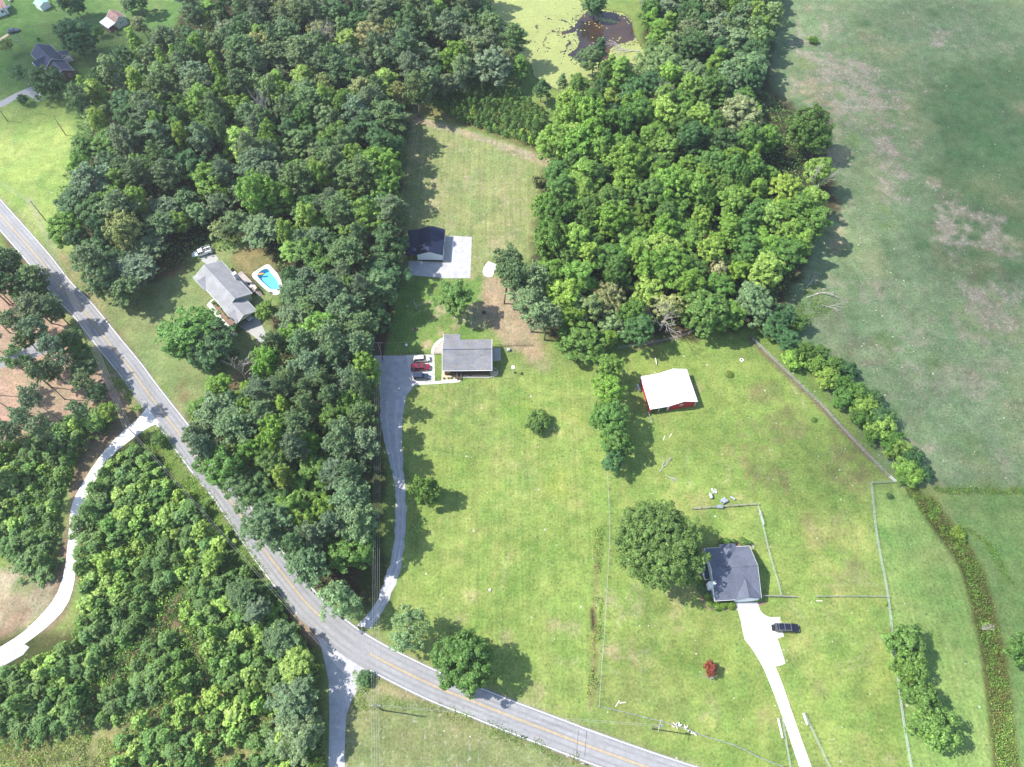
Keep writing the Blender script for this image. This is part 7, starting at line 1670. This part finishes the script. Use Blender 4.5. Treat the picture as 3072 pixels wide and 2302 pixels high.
for k in range(22):
    a, d = rr_.uniform(0,6.28), rr_.uniform(0,.75); s = rr_.uniform(.10,.2); x, y = d*math.cos(a), d*math.sin(a)*1.1
    MB().box(x-s,x+s,y-s*.7,y+s*.7,0,s*1.4+.15*(.8-d)).build('block', M['stone'], t, bevel=.02)
def brush(label, pos, seed, s, sq=.35, name='fallen_branch', rz=0.0, tilt=90, cat='branch'):
    me = branchy(seed, 8, .16, 'dead_wood', .9, 4, 3); o = link(name, me); o.location = (pos[0], pos[1], .15); o.rotation_euler = (RAD(tilt), 0, RAD(rz)); o.scale = (s, s*sq if tilt < 45 else s, s if tilt < 45 else s)
    if tilt >= 45: o.scale = (s, s*sq, s)
    tag(o, label, cat); return o
brush('bleached fallen branch on the grass above the pipes', P(*T11(2060,1400)), 71, .65, rz=140); brush('second bleached branch lying beside the first on the grass', P(*T11(2100,1420)), 72, .45, rz=60)
brush('long bleached limbs of the fallen tree reaching into the pasture', P(*T21(800,270)), 73, 1.35, .5, rz=112, name='fallen_tree', cat='tree'); brush('upper bleached limb of the fallen tree in shade', P(*T21(800,210)), 74, 1.0, .6, rz=140, name='fallen_tree', cat='tree'); brush('pale twig end of the fallen tree furthest into the pasture', P(*T21(900,320)), 76, .75, .4, rz=75, name='fallen_tree', cat='tree')
brush('white fallen branches lying in the pond water', P(*CR(1560,0,5.027)(1800,770)), 75, 1.7, .5, rz=270, name='fallen_tree', cat='tree')
brush('brown dead branch beside the round bush in the pasture', P(*T20(800,245)), 77, .5, .5, rz=200)
brush('small brown brush heap in the shaded back yard', P(*T11(470,285)), 78, .5, .5, rz=10, name='brush_heap')
for fn, a, b, lb in [(CR(1740,2080,1.926),(205,78),(228,42),'yellowish board lying on the lower lawn'),(CR(1740,2080,1.926),(228,58),(264,52),'pale board lying beside the yellowish one'),(T11,(2085,1195),(2095,1165),'short pale plank on the barn field, left one'),(T11,(2125,1175),(2140,1152),'short pale plank on the barn field, right one'),(T22,(865,580),(905,582),'plank leaning by the fence gap')]:
    p, q = P(*fn(*a)), P(*fn(*b)); d = q-p; o = MB().box(0,d.length,-.1,.1,0,.06).build('loose_board', M['pale_wood']); o.location = (p.x,p.y,.02); o.rotation_euler = (0,0,math.atan2(d.y,d.x)); tag(o, lb, 'board')
t = thing('basketball_hoop', 'white backboard on a pole standing on the grass right of the main house', 'hoop', P(*CA(2118,975)))
MB().tube([(0,0,0),(0,0,2.2),(-.5,.1,2.9)], .06, 6).build('pole', M['black_metal'], t); MB().box(-.95,-.15,-.45,.55,2.9,2.97).build('backboard', M['white_paint'], t); MB().box(-.25,.35,-.25,.25,0,.14).build('base', M['black_metal'], t)
t = thing('air_unit', 'pale box with dark lid by the right rear corner of the main house', 'unit', P(*CA(2000,565)), RAD(15)); MB().box(-.42,.42,-.42,.42,0,.8).build('casing', M['old_concrete'], t, bevel=.04); MB().cyl(.0,0,.80,.84,.33,14).build('fan_grille', M['galvanised'], t)
t = thing('globe_lamp', 'round white globe lamp on the lawn above the parking pad', 'lamp', P(*CA(120,492))); MB().cyl(0,0,0,.5,.06,8).build('post', M['white_paint'], t); MB().dome((0,0,.85),.42,.42,.4,14,8).build('globe', M['white_paint'], t, smooth=True)
for x, y, fn, lb in [(285,180,CA,'dark metal fire bowl on a bare round patch, left of the patio'),(925,370,T11,'dark fire bowl on bare ground behind the main house')]:
    t = thing('fire_pit', lb, 'fire pit', P(*fn(x,y))); mb = MB(); n = 16; V_ = []
    for rr2, z in ((.5,.32),(.62,.34),(.45,.05),(.0,.08)):
        for i in range(n): V_.append((rr2*math.cos(6.2832*i/n), rr2*math.sin(6.2832*i/n), z))
    F_ = []
    for i in range(n): j = (i+1)%n; F_ += [(i,j,n+j,n+i),(n+i,n+j,2*n+j,2*n+i),(3*n+i,3*n+j,j,i)]
    mb.add(V_, F_).build('bowl', M['black_metal'], t)
    for k in range(3): a = k*2.09; MB().tube([(.4*math.cos(a),.4*math.sin(a),.1),(.5*math.cos(a),.5*math.sin(a),0)], .03, 5).build('leg', M['black_metal'], t)
t = thing('planter_ring', 'white tyre-like ring with dark centre on the grass below the big soft green tree', 'planter', P(*T21(382,676)))
mb = MB(); n, k_ = 18, 6; V_ = []; F_ = []
for i in range(n):
    for j in range(k_):
        a, b = 6.2832*i/n, 6.2832*j/k_; r_ = .45+.13*math.cos(b); V_.append((r_*math.cos(a), r_*math.sin(a), .14+.13*math.sin(b)))
for i in range(n):
    for j in range(k_): F_.append((i*k_+j, ((i+1)%n)*k_+j, ((i+1)%n)*k_+(j+1)%k_, i*k_+(j+1)%k_))
mb.add(V_, F_).build('ring', M['white_paint'], t, smooth=True); MB().cyl(0,0,0,.06,.3,12).build('soil', M['dark_soil'], t)
t = thing('mailbox', 'mailbox on a post on the south verge of the road', 'mailbox', P(*T12(1170,1462))); MB().box(-.05,.05,-.05,.05,0,1.05).build('post', M['grey_wood'], t); MB().box(-.28,.28,-.12,.12,1.05,1.32).build('box', M['black_metal'], t, bevel=.05)
t = thing('mailbox', 'mailbox leaning at the verge near the bottom edge', 'mailbox', P(*T12(1560,1636))); MB().box(-.05,.05,-.05,.05,0,1.05).build('post', M['white_paint'], t); MB().box(-.28,.28,-.12,.12,1.05,1.32).build('box', M['galvanised'], t, bevel=.05)
t = thing('tree_stump', 'grey stump sitting in the middle of the lower front lawn', 'stump', P(*T12(963,510))); MB().tube([(0,0,0),(0,0,.35)], [.42,.3], 9).build('stump_wood', M['dead_wood'], t); MB().tube([(0,0,.351),(0,0,.36)], .28, 9).build('cut_face', M['pale_wood'], t)
tree('small_bush', 'shrub', P(*T21(1330,1560)), .9, 1.4, 'dark', 'dark round bush alone on the fenced right lawn', 'bush')
tree('small_bush', 'low', P(*T22(1770,150)), 2.0, 2.0, 'yellow', 'yellow-green bush bulging from the creek ditch', 'bush')
tree('small_bush', 'shrub', P(*T21(300,770)), 1.2, .7, 'olive', 'flat scruffy bush on the field right of the barn', 'bush')
tree('small_bush', 'shrub', P(*T21(850,1065)), .9, .6, 'mid', 'low weed clump in the field below the hedge', 'bush')
tree('small_bush', 'shrub', P(*T22(1655,560-390)), .01, .01, 'mid', 'x', 'bush') if 0 else None
for x, y, lb in [(1310,600,'yellowish shrub at the fence corner'),(1345,765,'small pale shrub on the long right fence')]:
    tree('small_bush', 'shrub', P(*T22(x,y)), .55, .7, 'yellow' if y == 600 else 'pale', lb, 'bush')
# log pile and logs near the roadside fence
t = thing('wood_pile', 'pale heap of cut wood on the roadside fence line', 'wood pile', P(*CR(1740,2080,1.926)(575,200)))
for k in range(16):
    x, y = rr_.uniform(-1.2,3.8), 0; y = -x*.32 + rr_.uniform(-.5,.5); a = rr_.uniform(0,3.14); MB().tube([(x,y,.15),(x+.7*math.cos(a),y+.7*math.sin(a),.2)], .13, 7).build('log', M['pale_wood'], t)
# pale stones scattered over the pasture and lawns
r_ = np.random.default_rng(9); mb = MB()
for k in range(420):
    if k < 240: p = P(*D(r_.uniform(1700,2212), r_.uniform(60,1040)))
    else: p = P(*D(r_.uniform(880,2150), r_.uniform(830,1600)))
    s = r_.uniform(.07,.2)*(1.5 if r_.random() < .1 else 1); a = r_.uniform(0,3.14)
    x1, y1 = math.cos(a)*s, math.sin(a)*s
    mb.add([(p.x+x1,p.y+y1,0),(p.x-y1*.8,p.y+x1*.8,0),(p.x-x1,p.y-y1,0),(p.x+y1*.8,p.y-x1*.8,0),(p.x,p.y,s*.5)], [(0,1,4),(1,2,4),(2,3,4),(3,0,4)])
tag(mb.build('field_stones', M['pale_wood']), 'tiny pale stones and straw tufts dotted over the grass', kind='stuff')
for k in range(7):
    pass

# ------------------------------------------------------------------ thin summer haze over the whole place
m, nt, out, N = nmat('haze_air'); pv = N('ShaderNodeVolumePrincipled'); pv.inputs['Color'].default_value = (.93,.96,1,1); pv.inputs['Density'].default_value = 0.00012; pv.inputs['Anisotropy'].default_value = 0.2
nt.links.new(pv.outputs[0], out.inputs['Volume'])
hz_ = MB().box(-330,330,-60,420,-4,CAM_H+4).build('haze', m); tag(hz_, 'thin pale summer haze', kind='stuff')

# ------------------------------------------------------------------ fair-weather clouds, high to the west, out of frame; they shade the pasture
m, nt, out, N = nmat('cloud_vapour'); pv = N('ShaderNodeVolumePrincipled'); pv.inputs['Color'].default_value = (1,1,1,1); pv.inputs['Density'].default_value = 0.026; pv.inputs['Anisotropy'].default_value = 0.3
nt.links.new(pv.outputs[0], out.inputs['Volume']); M['cloud_vapour'] = m
CZ = 620.0; sh = Vector((sv.x, sv.y, 0))/sv.z*CZ
def cloud(label, puffs, dens=None):
    """puffs: plan mark under which the cloud's shade falls, half widths, half thickness"""
    t = thing('cloud', label, 'cloud'); t['kind'] = 'structure'; del t['category']
    for (fn, x, y, rx, ry, rz) in puffs:
        g = P(*fn(x, y)); c = Vector((g.x, g.y, CZ)) + sh
        MB().dome((c.x,c.y,c.z), rx, ry, rz, 28, 12).build('puff', M['cloud_vapour'], t, smooth=True)
cloud('fair-weather cloud shading the right pasture', [(D,2160,300,74,88,11),(D,2180,800,66,52,8),(D,2060,10,64,34,6)])
cloud('smaller cloud shading the north-west yard', [(D,130,150,42,34,14),(D,230,130,36,26,9),(D,60,80,40,30,8),(D,20,200,34,26,7)])
cloud('thin cloud wisp shading the far corner lawns', [(D,2150,1250,26,30,9),(D,1800,1010,24,16,7)])

print('tris', sum(sum(len(q.vertices)-2 for q in m_.polygons) for m_ in bpy.data.meshes if m_.users), {k: v for k, v in COUNT.items()})
# ------------------------------------------------------------------ look-alikes get their place in the row
bpy.context.view_layer.update()
ORD = ['leftmost','second','third','fourth','fifth','sixth','seventh','eighth','ninth','tenth','eleventh','twelfth','thirteenth','fourteenth','fifteenth','sixteenth','seventeenth','eighteenth'] + ['%dth' % k for k in range(19, 40)]
def plan_x(o):
    w = o.matrix_world.translation; z = 9.0 if o.name.split('.')[0] not in ('young_pine','sapling_tree') else 3.0
    dep = w.y*math.cos(_A) - (z-CAM_H)*math.sin(_A); return w.x/dep
same = {}
for o in bpy.data.objects:
    if o.parent is None and o.get('category') and o.get('label'): same.setdefault(o['label'], []).append(o)
for lb, os_ in same.items():
    if len(os_) < 2 or len(os_) > 32: continue
    os_.sort(key=plan_x)
    for i, o in enumerate(os_):
        if len(os_) == 2: pre = ('left one: ', 'right one: ')[i]
        elif i == len(os_)-1: pre = 'rightmost: '
        elif i == 0: pre = 'leftmost: '
        else: pre = ORD[i] + ' from left: '
        o['label'] = pre + lb
